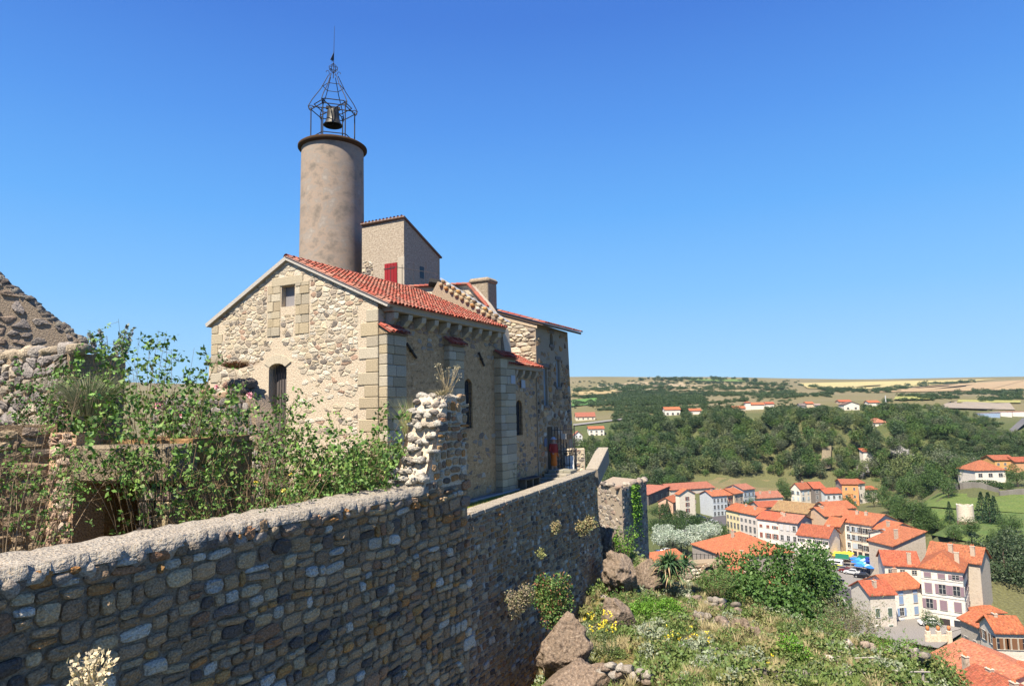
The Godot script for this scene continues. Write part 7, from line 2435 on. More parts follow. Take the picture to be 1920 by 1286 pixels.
	for n in 22000:
		var px := rr(1060, 1990)
		var d := sqrt(rr(280.0 * 280.0, 600.0 * 600.0))
		var x := (px - 960.0) / 1250.0 * d
		var cell := Vector2i(int(x / 4.3), int(d / 4.3))
		if grid.has(cell):
			continue
		var p := Vector3(x, land(x, -d), -d)
		var s := pix(p)
		if s.y < bound(s.x, top) or s.y > bound(s.x, bottom):
			continue
		var ok := true
		for g: Array in gaps:
			if Vector2(s.x - g[0], (s.y - g[1]) * 1.4).length() < g[2]:
				ok = false
		if not ok:
			continue
		grid[cell] = true
		places.append([p, rr(0.5, 1.2) * (0.6 if s.x > 1780 and s.y > 800 else 1.0) * clampf(0.42 + (s.y - bound(s.x, top)) / 60.0, 0.42, 1.0), rng.randi() % kinds.size(), d])
	places.sort_custom(func(a, b): return a[3] < b[3])
	var rest := []
	for k in kinds.size():
		rest.append([])
	for k in places.size():
		var q: Array = places[k]
		var b := Basis(Vector3.UP, rr(0, TAU)).scaled(Vector3(q[1] * rr(0.9, 1.15), q[1], q[1] * rr(0.9, 1.15)))
		if k < kinds.size():
			kinds[k].transform = Transform3D(b, q[0])
		elif k < 288:
			copy(kinds[q[2]], "woodland_tree", q[0], b)
		else:
			rest[q[2]].append(Transform3D(b, q[0]))
	for k in kinds.size():
		swarm("distant_wood", "upper and deeper part of the wood on the slope, tree mass " + ["dark green", "deep green", "fresh green", "dull green", "light green", "mid green", "yellowish green", "greyish green", "blackish green"][k], "wood", kinds[k].get_node("crown").mesh, M.leaf, rest[k])
	# ---- hedgerows and bushes on the pale slopes
	var bm := MB.new()
	leaves(bm, crown_lobes(Vector3(3.2, 1.9, 3.2), 8, Vector3(0, 1.5, 0), 0.5), 420, 0.75, [Color(0.05, 0.085, 0.03), Color(0.04, 0.07, 0.03), Color(0.065, 0.10, 0.04)])
	var bush := bm.mesh()
	var hp := []
	for l: Array in [[1080, 734, 1215, 730, 60], [1078, 758, 1330, 757, 150], [1078, 745, 1130, 745, 24], [1120, 724, 1290, 720, 60], [1200, 711, 1420, 714, 90], [1290, 741, 1490, 738, 120], [1130, 728, 1400, 731, 80], [1170, 735, 1330, 741, 70], [1545, 732, 1650, 735, 50], [1640, 736, 1740, 723, 46], [1735, 722, 1835, 716, 40], [1690, 744, 1920, 735, 70], [1830, 736, 1915, 742, 60], [1420, 745, 1560, 741, 60], [1500, 722, 1560, 734, 20], [1660, 752, 1800, 746, 40], [1840, 752, 1920, 746, 60], [1120, 770, 1240, 766, 40], [1320, 757, 1400, 752, 30], [1290, 718, 1480, 722, 50], [1330, 728, 1480, 730, 50]]:
		for k in l[4]:
			var f := rng.randf()
			var sp := 1.6 if l[4] > 40 else 0.9
			var p := hit(lerpf(l[0], l[2], f) + rr(-2, 2), lerpf(l[1], l[3], f) + rng.randfn(0.0, sp), 380.0)
			if -p.z > 2150.0:
				continue
			var s := rr(0.5, 1.25) * clampf(-p.z / 700.0, 0.8, 1.9)
			hp.append(Transform3D(Basis(Vector3.UP, rr(0, TAU)).scaled(Vector3(s, s * rr(0.7, 1.1), s)), p))
	for k in 420:
		var px := rr(1070, 1500)
		var p := hit(px, rr(714, 768), 450.0)
		if -p.z < 2100.0:
			var s := rr(0.3, 0.9) * clampf(-p.z / 700.0, 0.7, 1.6)
			hp.append(Transform3D(Basis(Vector3.UP, rr(0, TAU)).scaled(Vector3(s, s * 0.8, s)), p))
	swarm("hedgerow_bushes", "dark hedgerow bushes dotted over the pale far slopes and field edges", "bushes", bush, M.leaf, hp)
	var thick := []
	for n in 900:
		var px := rr(1120, 1330)
		var p := hit(px, rr(736, 762) , 450.0)
		if Vector2((px - 1215) / 105.0, (pix(p).y - 750) / 13.0).length() < 1.0:
			var s := rr(0.7, 1.3)
			thick.append(Transform3D(Basis(Vector3.UP, rr(0, TAU)).scaled(Vector3(s, s * 1.2, s)), p))
	for n in 260:
		var p := hit(rr(1830, 1960), rr(820, 872), 300.0)
		var s := rr(0.5, 0.9)
		thick.append(Transform3D(Basis(Vector3.UP, rr(0, TAU)).scaled(Vector3(s, s * 0.8, s)), p))
	for n in 240:
		var p := hit(rr(1745, 1880), rr(795, 870), 300.0)
		var s := rr(0.35, 0.8)
		thick.append(Transform3D(Basis(Vector3.UP, rr(0, TAU)).scaled(Vector3(s, s * 0.7, s)), p))
	for n in 900:
		var p := hit(rr(1150, 1720), rr(764, 806), 330.0)
		var q := pix(p)
		var free := q.y < bound(q.x, top) + 16.0
		for g: Array in gaps:
			if Vector2(q.x - g[0], (q.y - g[1]) * 1.6).length() < g[2] * 0.72:
				free = false
		if free:
			var s := rr(0.45, 1.15)
			thick.append(Transform3D(Basis(Vector3.UP, rr(0, TAU)).scaled(Vector3(s, s * rr(0.8, 1.3), s)), p))
	swarm("hillside_scrub", "dense green scrub below the pale slopes and round the road cut", "scrub", bush, M.leaf, thick)
	# ---- rocks of the slope
	for r: Array in [[1683, 846, 5.5], [1695, 852, 4.5], [1622, 880, 5.0], [1614, 892, 3.6], [1790, 866, 4.5], [1775, 862, 3.5], [1825, 868, 4.0], [1710, 858, 3.0]]:
		var p := hit(r[0], r[1])
		var o := thing("hillside_rock", "grey rock outcrop showing among the trees of the slope", "rock", p, Basis(Vector3.UP, rr(0, 6)), "rock outcrops on the wooded slope")
		var m := rock_mesh(int(r[0]), 3, 0.3, Color(0.42, 0.40, 0.38), Vector3(r[2], r[2] * 0.6, r[2] * 0.7), 5)
		put("rock", m, M.stone, o)
	# ---- trees of the town
	var umb := tree("umbrella_tree", "dark clipped round tree beside the main road", "tree", 8.5, 5.2, 2200, 0.42, [Color(0.035, 0.07, 0.02), Color(0.045, 0.085, 0.022), Color(0.028, 0.055, 0.016)], "dark round trees by the road", 0.75, 0.22)
	var up := [[1238, 972], [1262, 990], [1298, 996], [1230, 1000], [1283, 976], [1318, 999], [1268, 1004]]
	for k in up.size():
		var p := on(up[k][0], up[k][1] + 8, -50.0)
		var b := Basis(Vector3.UP, rr(0, TAU)).scaled(Vector3.ONE * rr(0.85, 1.1))
		if k == 0:
			umb.transform = Transform3D(b, p)
		else:
			copy(umb, "umbrella_tree", p, b)
	var silver := tree("silver_tree", "silvery grey leaved tree under the castle rock", "tree", 7.5, 4.0, 2400, 0.4, [Color(0.34, 0.40, 0.32), Color(0.26, 0.32, 0.24), Color(0.44, 0.48, 0.42)], "silver leaved trees by the car park", 0.95, 0.25)
	var sv := [[1240, 1036], [1262, 1030], [1278, 1036], [1252, 1022], [1290, 1040], [1312, 1020], [1332, 1016], [1322, 1026]]
	for k in sv.size():
		var p := on(sv[k][0], sv[k][1], -49.5)
		var b := Basis(Vector3.UP, rr(0, TAU)).scaled(Vector3.ONE * rr(0.85, 1.15))
		if k == 0:
			silver.transform = Transform3D(b, p)
		else:
			copy(silver, "silver_tree", p, b)
	var con := conifer("conifer", "dark pointed conifer in the meadow by the round ruin", 9.0, 3.0, [Color(0.02, 0.05, 0.02), Color(0.03, 0.06, 0.025)], "conifers in the meadow")
	var cs := [[1783, 980, 0.8], [1858, 984, 1.15], [1868, 982, 1.0], [1844, 978, 1.1], [1855, 1040, 0.6], [1113, 840, 0.9], [1252, 968, 0.8]]
	for k in cs.size():
		var p := hit(cs[k][0], cs[k][1])
		var b := Basis(Vector3.UP, rr(0, TAU)).scaled(Vector3.ONE * cs[k][2])
		if k == 0:
			con.transform = Transform3D(b, p)
		else:
			copy(con, "conifer", p, b, "dark conifer beside the white house on the near slope" if k == 5 else "dark conifer by the school road" if k == 6 else "")
	var med := tree("town_tree", "green garden tree standing between the town houses and the meadow", "tree", 8.0, 4.0, 1800, 0.42, [Color(0.06, 0.11, 0.03), Color(0.045, 0.085, 0.024), Color(0.08, 0.13, 0.04)], "garden trees round the town", 1.0, 0.2)
	var ms := [[1590, 952, 0.8], [1600, 960, 0.7], [1640, 950, 1.0], [1655, 945, 1.1], [1668, 962, 1.0], [1685, 955, 0.9], [1700, 970, 1.0], [1715, 985, 1.0], [1730, 975, 0.9], [1745, 990, 0.9], [1760, 1000, 0.8], [1690, 985, 0.9], [1735, 1005, 1.0], [1820, 1005, 0.8], [1790, 1018, 0.7], [1880, 990, 0.5], [1890, 1012, 0.6], [1905, 1000, 0.7], [1870, 1020, 0.5], [1800, 905, 1.2], [1770, 928, 1.2], [1755, 920, 1.3], [1740, 925, 1.2], [1720, 930, 1.2], [1706, 936, 1.3], [1735, 940, 1.0], [1780, 935, 0.9], [1910, 912, 1.0], [1895, 925, 0.6], [1475, 940, 1.1], [1410, 960, 0.8], [1395, 955, 0.6], [1470, 925, 0.9], [1750, 1184, 0.55], [1590, 1165, 0.6], [1350, 1003, 0.7], [1360, 1010, 0.6]]
	for k in ms.size():
		var p := hit(ms[k][0], ms[k][1])
		var b := Basis(Vector3.UP, rr(0, TAU)).scaled(Vector3(1, rr(0.8, 1.05), 1) * ms[k][2])
		if k == 0:
			med.transform = Transform3D(b, p)
		else:
			copy(med, "town_tree", p, b, town_tree_label(k))
	var big := tree("windswept_tree", "big dark wind combed tree beside the lilac shuttered house", "tree", 17.0, 8.5, 9000, 0.55, [Color(0.035, 0.06, 0.025), Color(0.05, 0.08, 0.035), Color(0.075, 0.10, 0.055)], "", 1.0, 0.12)
	big.transform = Transform3D(Basis(), on(1890, 1128, -50.0))
	var big2 := copy(big, "windswept_tree", on(1925, 1095, -50.0), Basis(Vector3.UP, 2.0).scaled(Vector3.ONE * 0.9), "second dark tree crowded behind the wind combed one")
	big2.set_meta("category", "tree")

# ---------------------------------------------------------------- plants of the walled garden
const ROSE := [Color(0.085, 0.17, 0.035), Color(0.12, 0.22, 0.05), Color(0.06, 0.12, 0.03), Color(0.16, 0.25, 0.06), Color(0.10, 0.18, 0.05)]

func flower_on(o: Node3D, p: Vector3, size: float, pal: Array) -> void:
	var m := MB.new()
	for k in 22:
		var d := dir3()
		d.y = absf(d.y) * 0.8
		leaf_at(m, d * size * 0.15, d + Vector3.UP * 0.3, size * rr(0.5, 0.8), pick(pal, 0.12))
	var f := put("flower", m, M.petal, o)
	f.position = o.transform.affine_inverse() * p

func bush(called: String, label: String, px: float, d: float, base_y: float, top_py: float, w: float, stems: int, n: int, leaf: float, pal: Array, bare := 0.3, stem_col := Color(0.16, 0.11, 0.07), group := "") -> Node3D:
	var t := at(px, top_py, d)
	return shrub(called, label, Vector3(t.x, base_y, t.z), w, t.y - base_y, stems, n, leaf, pal, stem_col, bare, group)

func garden() -> void:
	var pink := [Color(0.72, 0.28, 0.33), Color(0.80, 0.42, 0.45)]
	var yellow := [Color(0.80, 0.62, 0.06), Color(0.85, 0.72, 0.15)]
	var g := "rose bushes behind the garden wall"
	var a := bush("rose_bush", "tall arching rose bush before the ruined doorway, stems bare below", 320, 11.6, -3.1, 640, 2.3, 60, 3000, 0.095, ROSE, 0.35, Color(0.15, 0.11, 0.065), g)
	flower_on(a, at(295, 763, 11.2), 0.11, pink)
	flower_on(a, at(338, 780, 11.3), 0.06, pink)
	bush("rose_bush", "slender rose shoots reaching into the sky above the low ruin wall", 250, 13.0, -3.1, 600, 1.7, 26, 1200, 0.10, ROSE, 0.5, Color(0.15, 0.11, 0.065), g)
	bush("rose_bush", "upright leafy rose shoot standing against the sky beside the gable", 345, 12.6, -3.1, 640, 1.1, 18, 900, 0.08, ROSE, 0.5, Color(0.15, 0.11, 0.065), g)
	var b := bush("rose_bush", "rose bush with pink blooms in front of the low ruin wall", 440, 13.6, -3.1, 715, 2.6, 60, 2900, 0.09, ROSE, 0.3, Color(0.15, 0.11, 0.065), g)
	flower_on(b, at(468, 742, 13.0), 0.12, pink)
	flower_on(b, at(405, 727, 13.2), 0.08, pink)
	var c := bush("rose_bush", "broad dense green rose bush below the lit gable", 630, 13.6, -3.1, 822, 2.4, 90, 9500, 0.095, ROSE, 0.08, Color(0.15, 0.11, 0.065), g)
	flower_on(c, at(600, 893, 12.6), 0.07, pink)
	flower_on(c, at(545, 890, 12.8), 0.06, yellow)
	bush("rose_bush", "loose rose canes with few leaves crossing the lit gable", 640, 14.4, -3.1, 755, 2.0, 16, 520, 0.11, ROSE, 0.55, Color(0.2, 0.15, 0.09), g)
	var e := bush("rose_bush", "thicket of bare brown rose canes above the wall coping", 470, 11.6, -3.1, 850, 2.2, 90, 3000, 0.06, ROSE, 0.2, Color(0.22, 0.155, 0.09), g)
	flower_on(e, at(480, 905, 11.0), 0.06, yellow)
	flower_on(e, at(532, 920, 11.2), 0.06, yellow)
	bush("rose_bush", "dense dark bush at the foot of the broken pier", 705, 14.8, -3.1, 820, 1.5, 30, 2200, 0.08, [Color(0.05, 0.11, 0.04), Color(0.07, 0.14, 0.05)], 0.1, Color(0.15, 0.11, 0.065), g)
	bush("twiggy_shrub", "brown twiggy shrub leaning over the dark ruin wall", 25, 10.2, -3.1, 690, 2.6, 34, 2600, 0.065, ROSE, 0.2, Color(0.20, 0.15, 0.10))
	bush("creeper", "green creeper over the end of the retaining wall", 165, 13.4, -2.2, 640, 0.9, 26, 1500, 0.075, [Color(0.10, 0.21, 0.03), Color(0.15, 0.28, 0.05), Color(0.07, 0.15, 0.03)], 0.1)
	bush("creeper", "small dark green bush hanging on the retaining wall", 85, 12.9, -1.0, 672, 0.9, 20, 1100, 0.07, [Color(0.06, 0.14, 0.03), Color(0.09, 0.18, 0.04)], 0.05)
	# grey feathery plant on top of the ruin
	var f0 := at(205, 650, 15.0)
	var fo := thing("grey_wallflower", "grey green feathery plant growing on the ruin top against the sky", "plant", f0 + Vector3(0, -0.25, 0))
	var fm := MB.new()
	for k in 9:
		var w := rr(0, TAU)
		var h := rr(0.35, 0.95)
		var foot := Vector3(cos(w), 0, sin(w)) * 0.3
		var tip := foot * 1.5 + Vector3(0, h, 0)
		fm.path([foot, tip], 0.008, 0.003, 4, Color(0.30, 0.30, 0.22))
		for j in 90:
			var q := foot.lerp(tip, rr(0.1, 1.0))
			leaf_at(fm, q, dir3(), rr(0.05, 0.10), pick([Color(0.24, 0.30, 0.24), Color(0.30, 0.34, 0.30), Color(0.22, 0.20, 0.24)]))
	put("foliage", fm, M.leaf, fo)
	# soft grey broom over the doorway lintel
	var bo := thing("broom_tuft", "soft grey green broom hanging over the doorway lintel", "plant", at(165, 780, 12.2))
	var bm := MB.new()
	tuft_into(bm, Vector3.ZERO, 900, 0.85, 0.75, [Color(0.20, 0.24, 0.13), Color(0.28, 0.30, 0.18), Color(0.34, 0.32, 0.2)], 0.006)
	put("blades", bm, M.grass, bo, "stuff")
	# red sedum on the heap
	var so := thing("red_sedum", "reddish dry sedum on the heap of the low ruin wall", "plant", at(440, 690, 18.3))
	var sm := MB.new()
	tuft_into(sm, Vector3.ZERO, 420, 0.22, 0.75, [Color(0.36, 0.14, 0.10), Color(0.30, 0.18, 0.12), Color(0.42, 0.24, 0.16)], 0.012)
	put("blades", sm, M.grass, so, "stuff")
	# grasses by the broken pier, the dry plant on it, and the dry weed under the wall
	var go := thing("wall_grass", "tall pale grass behind the broken pier", "grass", at(772, 830, 15.6))
	var gm := MB.new()
	tuft_into(gm, Vector3.ZERO, 260, 1.15, 0.55, [Color(0.36, 0.34, 0.16), Color(0.44, 0.40, 0.22), Color(0.24, 0.28, 0.10)], 0.006)
	put("blades", gm, M.grass, go, "stuff")
	var po := thing("dry_weed", "dry seeded weed standing on top of the broken pier", "plant", at(840, 732, 14.2))
	var pm := MB.new()
	for k in 26:
		var tip := Vector3(rr(-0.26, 0.26), rr(0.2, 0.56), rr(-0.2, 0.2))
		pm.path([Vector3(rr(-0.1, 0.1), -0.1, rr(-0.1, 0.1)), tip * Vector3(0.7, 0.6, 0.7), tip], 0.004, 0.003, 4, Color(0.36, 0.29, 0.17))
		for j in 9:
			leaf_at(pm, tip + dir3() * 0.04, Vector3.UP, 0.024, pick([Color(0.52, 0.46, 0.30), Color(0.40, 0.33, 0.18)]))
	tuft_into(pm, Vector3(-0.15, -0.1, 0), 90, 0.16, 0.35, [Color(0.38, 0.32, 0.2), Color(0.30, 0.26, 0.16)], 0.006)
	put("stalks", pm, M.grass, po)
	var wo := thing("dry_weed", "pale dry weed in front of the shaded garden wall", "plant", at(168, 1300, 5.9))
	var wm := MB.new()
	for k in 60:
		var tip := Vector3(rr(-0.16, 0.18), rr(0.05, 0.30), rr(-0.12, 0.12))
		wm.path([Vector3(rr(-0.03, 0.03), -0.5, 0), tip * 0.6, tip], 0.004, 0.002, 4, Color(0.55, 0.45, 0.28))
		for j in 5:
			leaf_at(wm, tip + dir3() * 0.03, Vector3.UP, 0.05, Color(0.62, 0.52, 0.34) * rr(0.8, 1.1))
	put("stalks", wm, M.grass, wo)

# ---------------------------------------------------------------- boulders, terraces and plants below the rampart
func boulder(label: String, px: float, py: float, d: float, r: Vector3, col: Color, sd: int, turn := 0.0) -> void:
	var o := thing("boulder", label, "boulder", at(px, py, d), Basis(Vector3.UP, turn))
	put("rock", rock_mesh(sd, 4, 0.26, col.lerp(Color(0.95, 0.93, 0.9), 0.6), r * 0.88, 6), M.rock, o)

func stone_row(label: String, pts: Array, size: float, rows: int, pal: Array, cat := "wall") -> void:
	var p0 := at(pts[0][0], pts[0][1], pts[0][2])
	var o := thing("dry_stone_wall", label, cat, p0)
	var n := 0
	for k in pts.size() - 1:
		var a := at(pts[k][0], pts[k][1], pts[k][2])
		var b := at(pts[k + 1][0], pts[k + 1][1], pts[k + 1][2])
		var m := int((b - a).length() / size)
		for r in rows:
			for j in m:
				var p := a.lerp(b, (j + rr(0.1, 0.9)) / m) - p0
				p.y += 0.3 - (rows - 1 - r) * size * 0.6 - rr(0, 0.06)
				p += Vector3(rr(-0.06, 0.06), 0, rr(0, 0.15) + (rows - 1 - r) * 0.08)
				var q := MB.new()
				q.add(rock_mesh(8000 + n, 2, 0.2, pick(pal, 0.22), Vector3.ONE, 4), Transform3D(Basis.from_euler(Vector3(rr(-0.4, 0.4), rr(0, 6), rr(-0.3, 0.3))).scaled(Vector3(size * rr(0.45, 0.85), size * rr(0.32, 0.48), size * rr(0.4, 0.65))), p))
				put("stone", q, M.stone, o)
				n += 1

func bank() -> void:
	boulder("tall red brown boulder standing at the foot of the rampart", 1058, 1222, 23.5, Vector3(1.0, 1.45, 1.1), Color(1.0, 0.88, 0.78), 31, 0.4)
	boulder("low red rock ledge below the tall boulder", 1080, 1292, 21.5, Vector3(1.5, 0.9, 1.2), Color(1.0, 0.86, 0.76), 32)
	boulder("pale overhanging boulder against the rampart corner", 1166, 1075, 34.0, Vector3(0.95, 1.15, 1.2), Color(1.0, 0.94, 0.88), 33, 0.6)
	boulder("rounded brown boulder beside the yucca", 1214, 1088, 35.5, Vector3(1.0, 1.0, 1.0), Color(0.95, 0.86, 0.78), 34)
	boulder("jagged rock under the overhanging boulder", 1164, 1160, 28.5, Vector3(0.7, 1.15, 0.8), Color(1.0, 0.93, 0.86), 35, 1.0)
	boulder("narrow rock wedged at the rampart corner", 1136, 1030, 38.5, Vector3(0.8, 1.6, 0.8), Color(1.0, 0.93, 0.86), 36)
	boulder("long grey rock slab leaning on the terrace edge", 1398, 1212, 26.5, Vector3(0.4, 1.1, 0.8), Color(1.0, 0.94, 0.88), 37, 0.5)
	boulder("grey rock under the dry grass terrace", 1245, 1150, 31.5, Vector3(0.7, 0.5, 0.6), Color(1.0, 0.93, 0.86), 38)
	var pale := [Color(0.40, 0.36, 0.31), Color(0.34, 0.30, 0.25), Color(0.46, 0.42, 0.37), Color(0.33, 0.26, 0.21)]
	stone_row("tumbled pale stones at the bottom of the bank", [[1130, 1262, 21.5], [1190, 1272, 20.5], [1225, 1285, 20]], 0.3, 2, pale)
	stone_row("ruined terrace wall stepping down beside the grey slab", [[1300, 1160, 31], [1350, 1172, 29.5], [1380, 1200, 27.5], [1392, 1222, 26]], 0.36, 3, pale)
	stone_row("low line of grey stones in the flowery bank", [[1318, 1226, 24.5], [1360, 1244, 23.5]], 0.32, 2, pale)
	stone_row("red brown dry stone wall along the vegetable plot", [[1556, 1216, 28.6], [1640, 1222, 28.4]], 0.32, 3, [Color(0.50, 0.40, 0.32), Color(0.42, 0.30, 0.24), Color(0.58, 0.52, 0.45)])
	stone_row("pale squared stone wall end beside the wooden rail", [[1540, 1250, 23.8], [1584, 1250, 24.0]], 0.34, 4, [Color(0.60, 0.52, 0.42), Color(0.54, 0.42, 0.34), Color(0.62, 0.57, 0.50)])
	stone_row("broken stones along the lowest terrace edge", [[1390, 1276, 19.5], [1460, 1278, 19.5], [1560, 1284, 20.5], [1680, 1280, 22]], 0.3, 2, pale)
	stone_row("dry stone wall under the dry grass terrace", [[1290, 1128, 33.8], [1350, 1136, 33], [1384, 1146, 32.8]], 0.34, 3, pale)
	stone_row("stones at the far terrace above the brambles", [[1690, 1225, 28.5], [1735, 1240, 27.5]], 0.34, 2, pale)
	# the little round arched oven in the terrace, railing above
	var ov := thing("garden_oven", "small round arched stone oven with dark mouth on the dry terrace", "oven", at(1330, 1092, 38.5) + Vector3(0, -0.1, 0), Basis(Vector3.UP, 0.1))
	var om := MB.new()
	om.box(ident(), Vector3(-1.6, -0.3, -1.0), Vector3(-0.28, 1.15, -0.05), Color(1, 0.95, 0.86))
	om.box(ident(), Vector3(0.32, -0.3, -1.0), Vector3(1.1, 1.15, -0.05), Color(1, 0.95, 0.86))
	om.box(ident(), Vector3(-0.28, 0.42, -1.0), Vector3(0.32, 1.15, -0.05), Color(1, 0.95, 0.86))
	om.box(ident(), Vector3(-0.28, -0.3, -1.0), Vector3(0.32, 0.42, -0.85), Color(1, 0.95, 0.86))
	put("masonry", om, M.mortar, ov)
	rubble(ov, Transform3D(Basis(), Vector3(0, 0, -0.05)), v2([-1.55, -0.2, 1.05, -0.2, 1.05, 1.1, -1.55, 1.1]), {"cw": 0.34, "ch": 0.2, "jit": 0.7, "gap": 0.03, "bulge": 0.05, "pal": CREAM, "limit": 70, "holes": [Rect2(-0.28, -0.2, 0.6, 0.62), Rect2(-0.35, 0.55, 0.72, 0.5)]}, M.stone)
	for k in 9:
		var w := PI * (k + 0.5) / 9.0
		var am := MB.new()
		am.block(Transform3D(Basis(Vector3.BACK, w - PI / 2), Vector3(0.02 + cos(w) * 0.42, 0.62 + sin(w) * 0.42, 0)), Vector3(-0.07, -0.08, -0.2), Vector3(0.07, 0.10, 0.06), 0.02, pick([Color(0.56, 0.46, 0.34), Color(0.5, 0.36, 0.26)], 0.15))
		put("arch_stone", am, M.stone, ov)
	var rl := thing("garden_railing", "thin iron railing along the terrace edge above the oven", "railing", at(1292, 1052, 42.0))
	var re := at(1352, 1056, 42.0) - at(1292, 1052, 42.0)
	for k in 9:
		var m := MB.new()
		m.tube(re * (k / 8.0) + Vector3(0, -0.6, 0), re * (k / 8.0) + Vector3(0, 0.5, 0), 0.018, 0.018, 5, Color.WHITE)
		put("post", m, M.iron, rl)
	for y: float in [0.45, 0.1, -0.25]:
		var m := MB.new()
		m.tube(Vector3(0, y, 0), re + Vector3(0, y, 0), 0.015, 0.015, 5, Color.WHITE)
		put("rail", m, M.iron, rl)
	# wooden rails of the plots
	for f: Array in [[1511, 1226, 28.0, 1568, 1221, 28.2, "weathered wooden rail above the grey lavender plot"], [1587, 1252, 24.0, 1668, 1252, 24.6, "weathered wooden rail fence before the blue green vegetables"], [1684, 1282, 22.5, 1746, 1278, 23.0, "low wooden rail at the bottom by the yellow iris leaves"]]:
		var a := at(f[0], f[1], f[2])
		var b := at(f[3], f[4], f[5])
		var o := thing("wooden_rail", f[6], "fence", a + Vector3(0, 0.3, 0))
		for y: float in [0.0, -0.32]:
			var m := MB.new()
			m.path([Vector3(0, y, 0), (b - a) * 0.5 + Vector3(0, y + 0.04, 0), (b - a) + Vector3(0, y, 0)], 0.03, 0.025, 6, Color(0.46, 0.42, 0.36))
			put("rail", m, M.wood, o)
		for k in 2:
			var m := MB.new()
			var p := (b - a) * (0.04 if k == 0 else 0.8)
			m.tube(p + Vector3(0, -1.0, -0.05), p + Vector3(0, 0.08, -0.05), 0.05, 0.045, 7, Color(0.42, 0.38, 0.33), true)
			put("post", m, M.wood, o)
	# yucca
	var y := thing("yucca", "large spiky yucca clump with drooping dark leaves on the terrace", "plant", at(1274, 1098, 34.5), Basis().scaled(Vector3.ONE * 1.35))
	var ym := MB.new()
	for h in 5:
		var ctr := Vector3(rr(-0.55, 0.55), rr(0.2, 0.95), rr(-0.4, 0.4))
		for k in 90:
			var d := dir3()
			d.y = absf(d.y) * 0.9 - 0.12
			var l := rr(0.55, 0.85)
			var c := d.cross(Vector3.UP).normalized() * 0.028
			var mid := ctr + d * l * 0.6
			var tip := ctr + d * l + Vector3(0, -0.28 * (1.0 - d.y), 0)
			var col := pick([Color(0.06, 0.12, 0.045), Color(0.09, 0.16, 0.06), Color(0.045, 0.09, 0.04)])
			if d.y < 0.0 and rng.randf() < 0.4:
				col = Color(0.34, 0.24, 0.14)
			ym.quad(ctr - c, ctr + c, mid + c, mid - c, col)
			ym.tri(mid - c, mid + c, tip, col)
	put("leaves", ym, M.leaf, y)
	# the tree in front of the roofs
	var bt := tree("garden_tree", "broad leafy garden tree standing below the terrace in front of the town roofs", "tree", 8.6, 3.3, 17000, 0.19, [Color(0.06, 0.125, 0.03), Color(0.085, 0.155, 0.04), Color(0.045, 0.095, 0.026)], "", 1.05, 0.2)
	var tb := at(1440, 1170, 37.0)
	bt.transform = Transform3D(Basis(), Vector3(tb.x, at(1440, 1012, 37.0).y - 8.6, tb.z))
	var bt2 := tree("garden_tree", "second garden tree leaning beside the broad one, roofs showing through", "tree", 8.0, 2.4, 9000, 0.18, [Color(0.07, 0.14, 0.035), Color(0.09, 0.165, 0.045), Color(0.05, 0.10, 0.03)], "", 1.1, 0.2)
	bt2.transform = Transform3D(Basis(), Vector3(at(1515, 1100, 39.0).x, at(1510, 1022, 39.0).y - 8.0, -39.0))
	# shrubs of the bank: label, px, d, base pixel y, top pixel y, width, stems, leaves, leaf size, colours
	var fresh := [Color(0.10, 0.22, 0.025), Color(0.14, 0.28, 0.035), Color(0.075, 0.17, 0.025)]
	var olive := [Color(0.14, 0.17, 0.085), Color(0.19, 0.21, 0.12), Color(0.10, 0.13, 0.06)]
	var silver := [Color(0.27, 0.31, 0.24), Color(0.34, 0.38, 0.31), Color(0.20, 0.25, 0.17)]
	var mid := [Color(0.08, 0.15, 0.04), Color(0.11, 0.19, 0.05), Color(0.06, 0.12, 0.035)]
	var dry := [Color(0.36, 0.29, 0.16), Color(0.28, 0.22, 0.12), Color(0.20, 0.22, 0.10)]
	for s: Array in [
		["low green plants at the foot of the overhanging boulder", 1180, 31.5, 1140, 1108, 1.6, 24, 1500, 0.06, mid],
		["green leafy plant below the dry stone terrace", 1258, 24.0, 1246, 1196, 1.2, 34, 1900, 0.055, mid],
		["green shrub growing under the garden tree", 1530, 30.0, 1222, 1150, 2.2, 40, 2600, 0.075, mid],
		["grey willowy bush between the tree and the grey house", 1600, 33.0, 1215, 1130, 2.8, 60, 3600, 0.07, olive],
		["tall grey green bush below the open gable house", 1575, 36.0, 1200, 1125, 2.4, 40, 2400, 0.08, olive],
		["bright green bramble bush above the vegetable plot", 1670, 28.5, 1250, 1196, 2.0, 50, 4200, 0.06, fresh],
		["bramble thicket running down to the orange roofs", 1725, 29.5, 1262, 1210, 2.3, 60, 4200, 0.065, mid],
		["dark green bush at the bottom edge beside the near roofs", 1765, 27.5, 1300, 1245, 1.9, 50, 3400, 0.06, mid],
		["brown dry bramble stems below the bright bush", 1660, 26.0, 1275, 1236, 1.6, 80, 500, 0.05, dry],
		["dry brown weeds on the terrace wall", 1345, 29.0, 1195, 1150, 1.6, 110, 600, 0.04, dry],
		["green bush on the dry terrace edge", 1345, 34.5, 1110, 1070, 1.8, 40, 2200, 0.07, mid],
		["leafy bush hiding the low roofs beside the oven", 1375, 37.5, 1120, 1060, 1.9, 30, 2200, 0.09, mid],
		["leafy creeper below the bastion", 1168, 38.0, 1065, 985, 1.2, 30, 1900, 0.08, fresh]]:
		var foot := at(s[1], s[3], s[2])
		var tip := at(s[1], s[4], s[2])
		shrub("bank_shrub" if s[2] < 33 else "garden_shrub", s[0], foot - Vector3(0, 0.15, 0), s[5], tip.y - foot.y + 0.15, s[6], s[7], s[8], s[9], Color(0.20, 0.16, 0.09), 0.05)
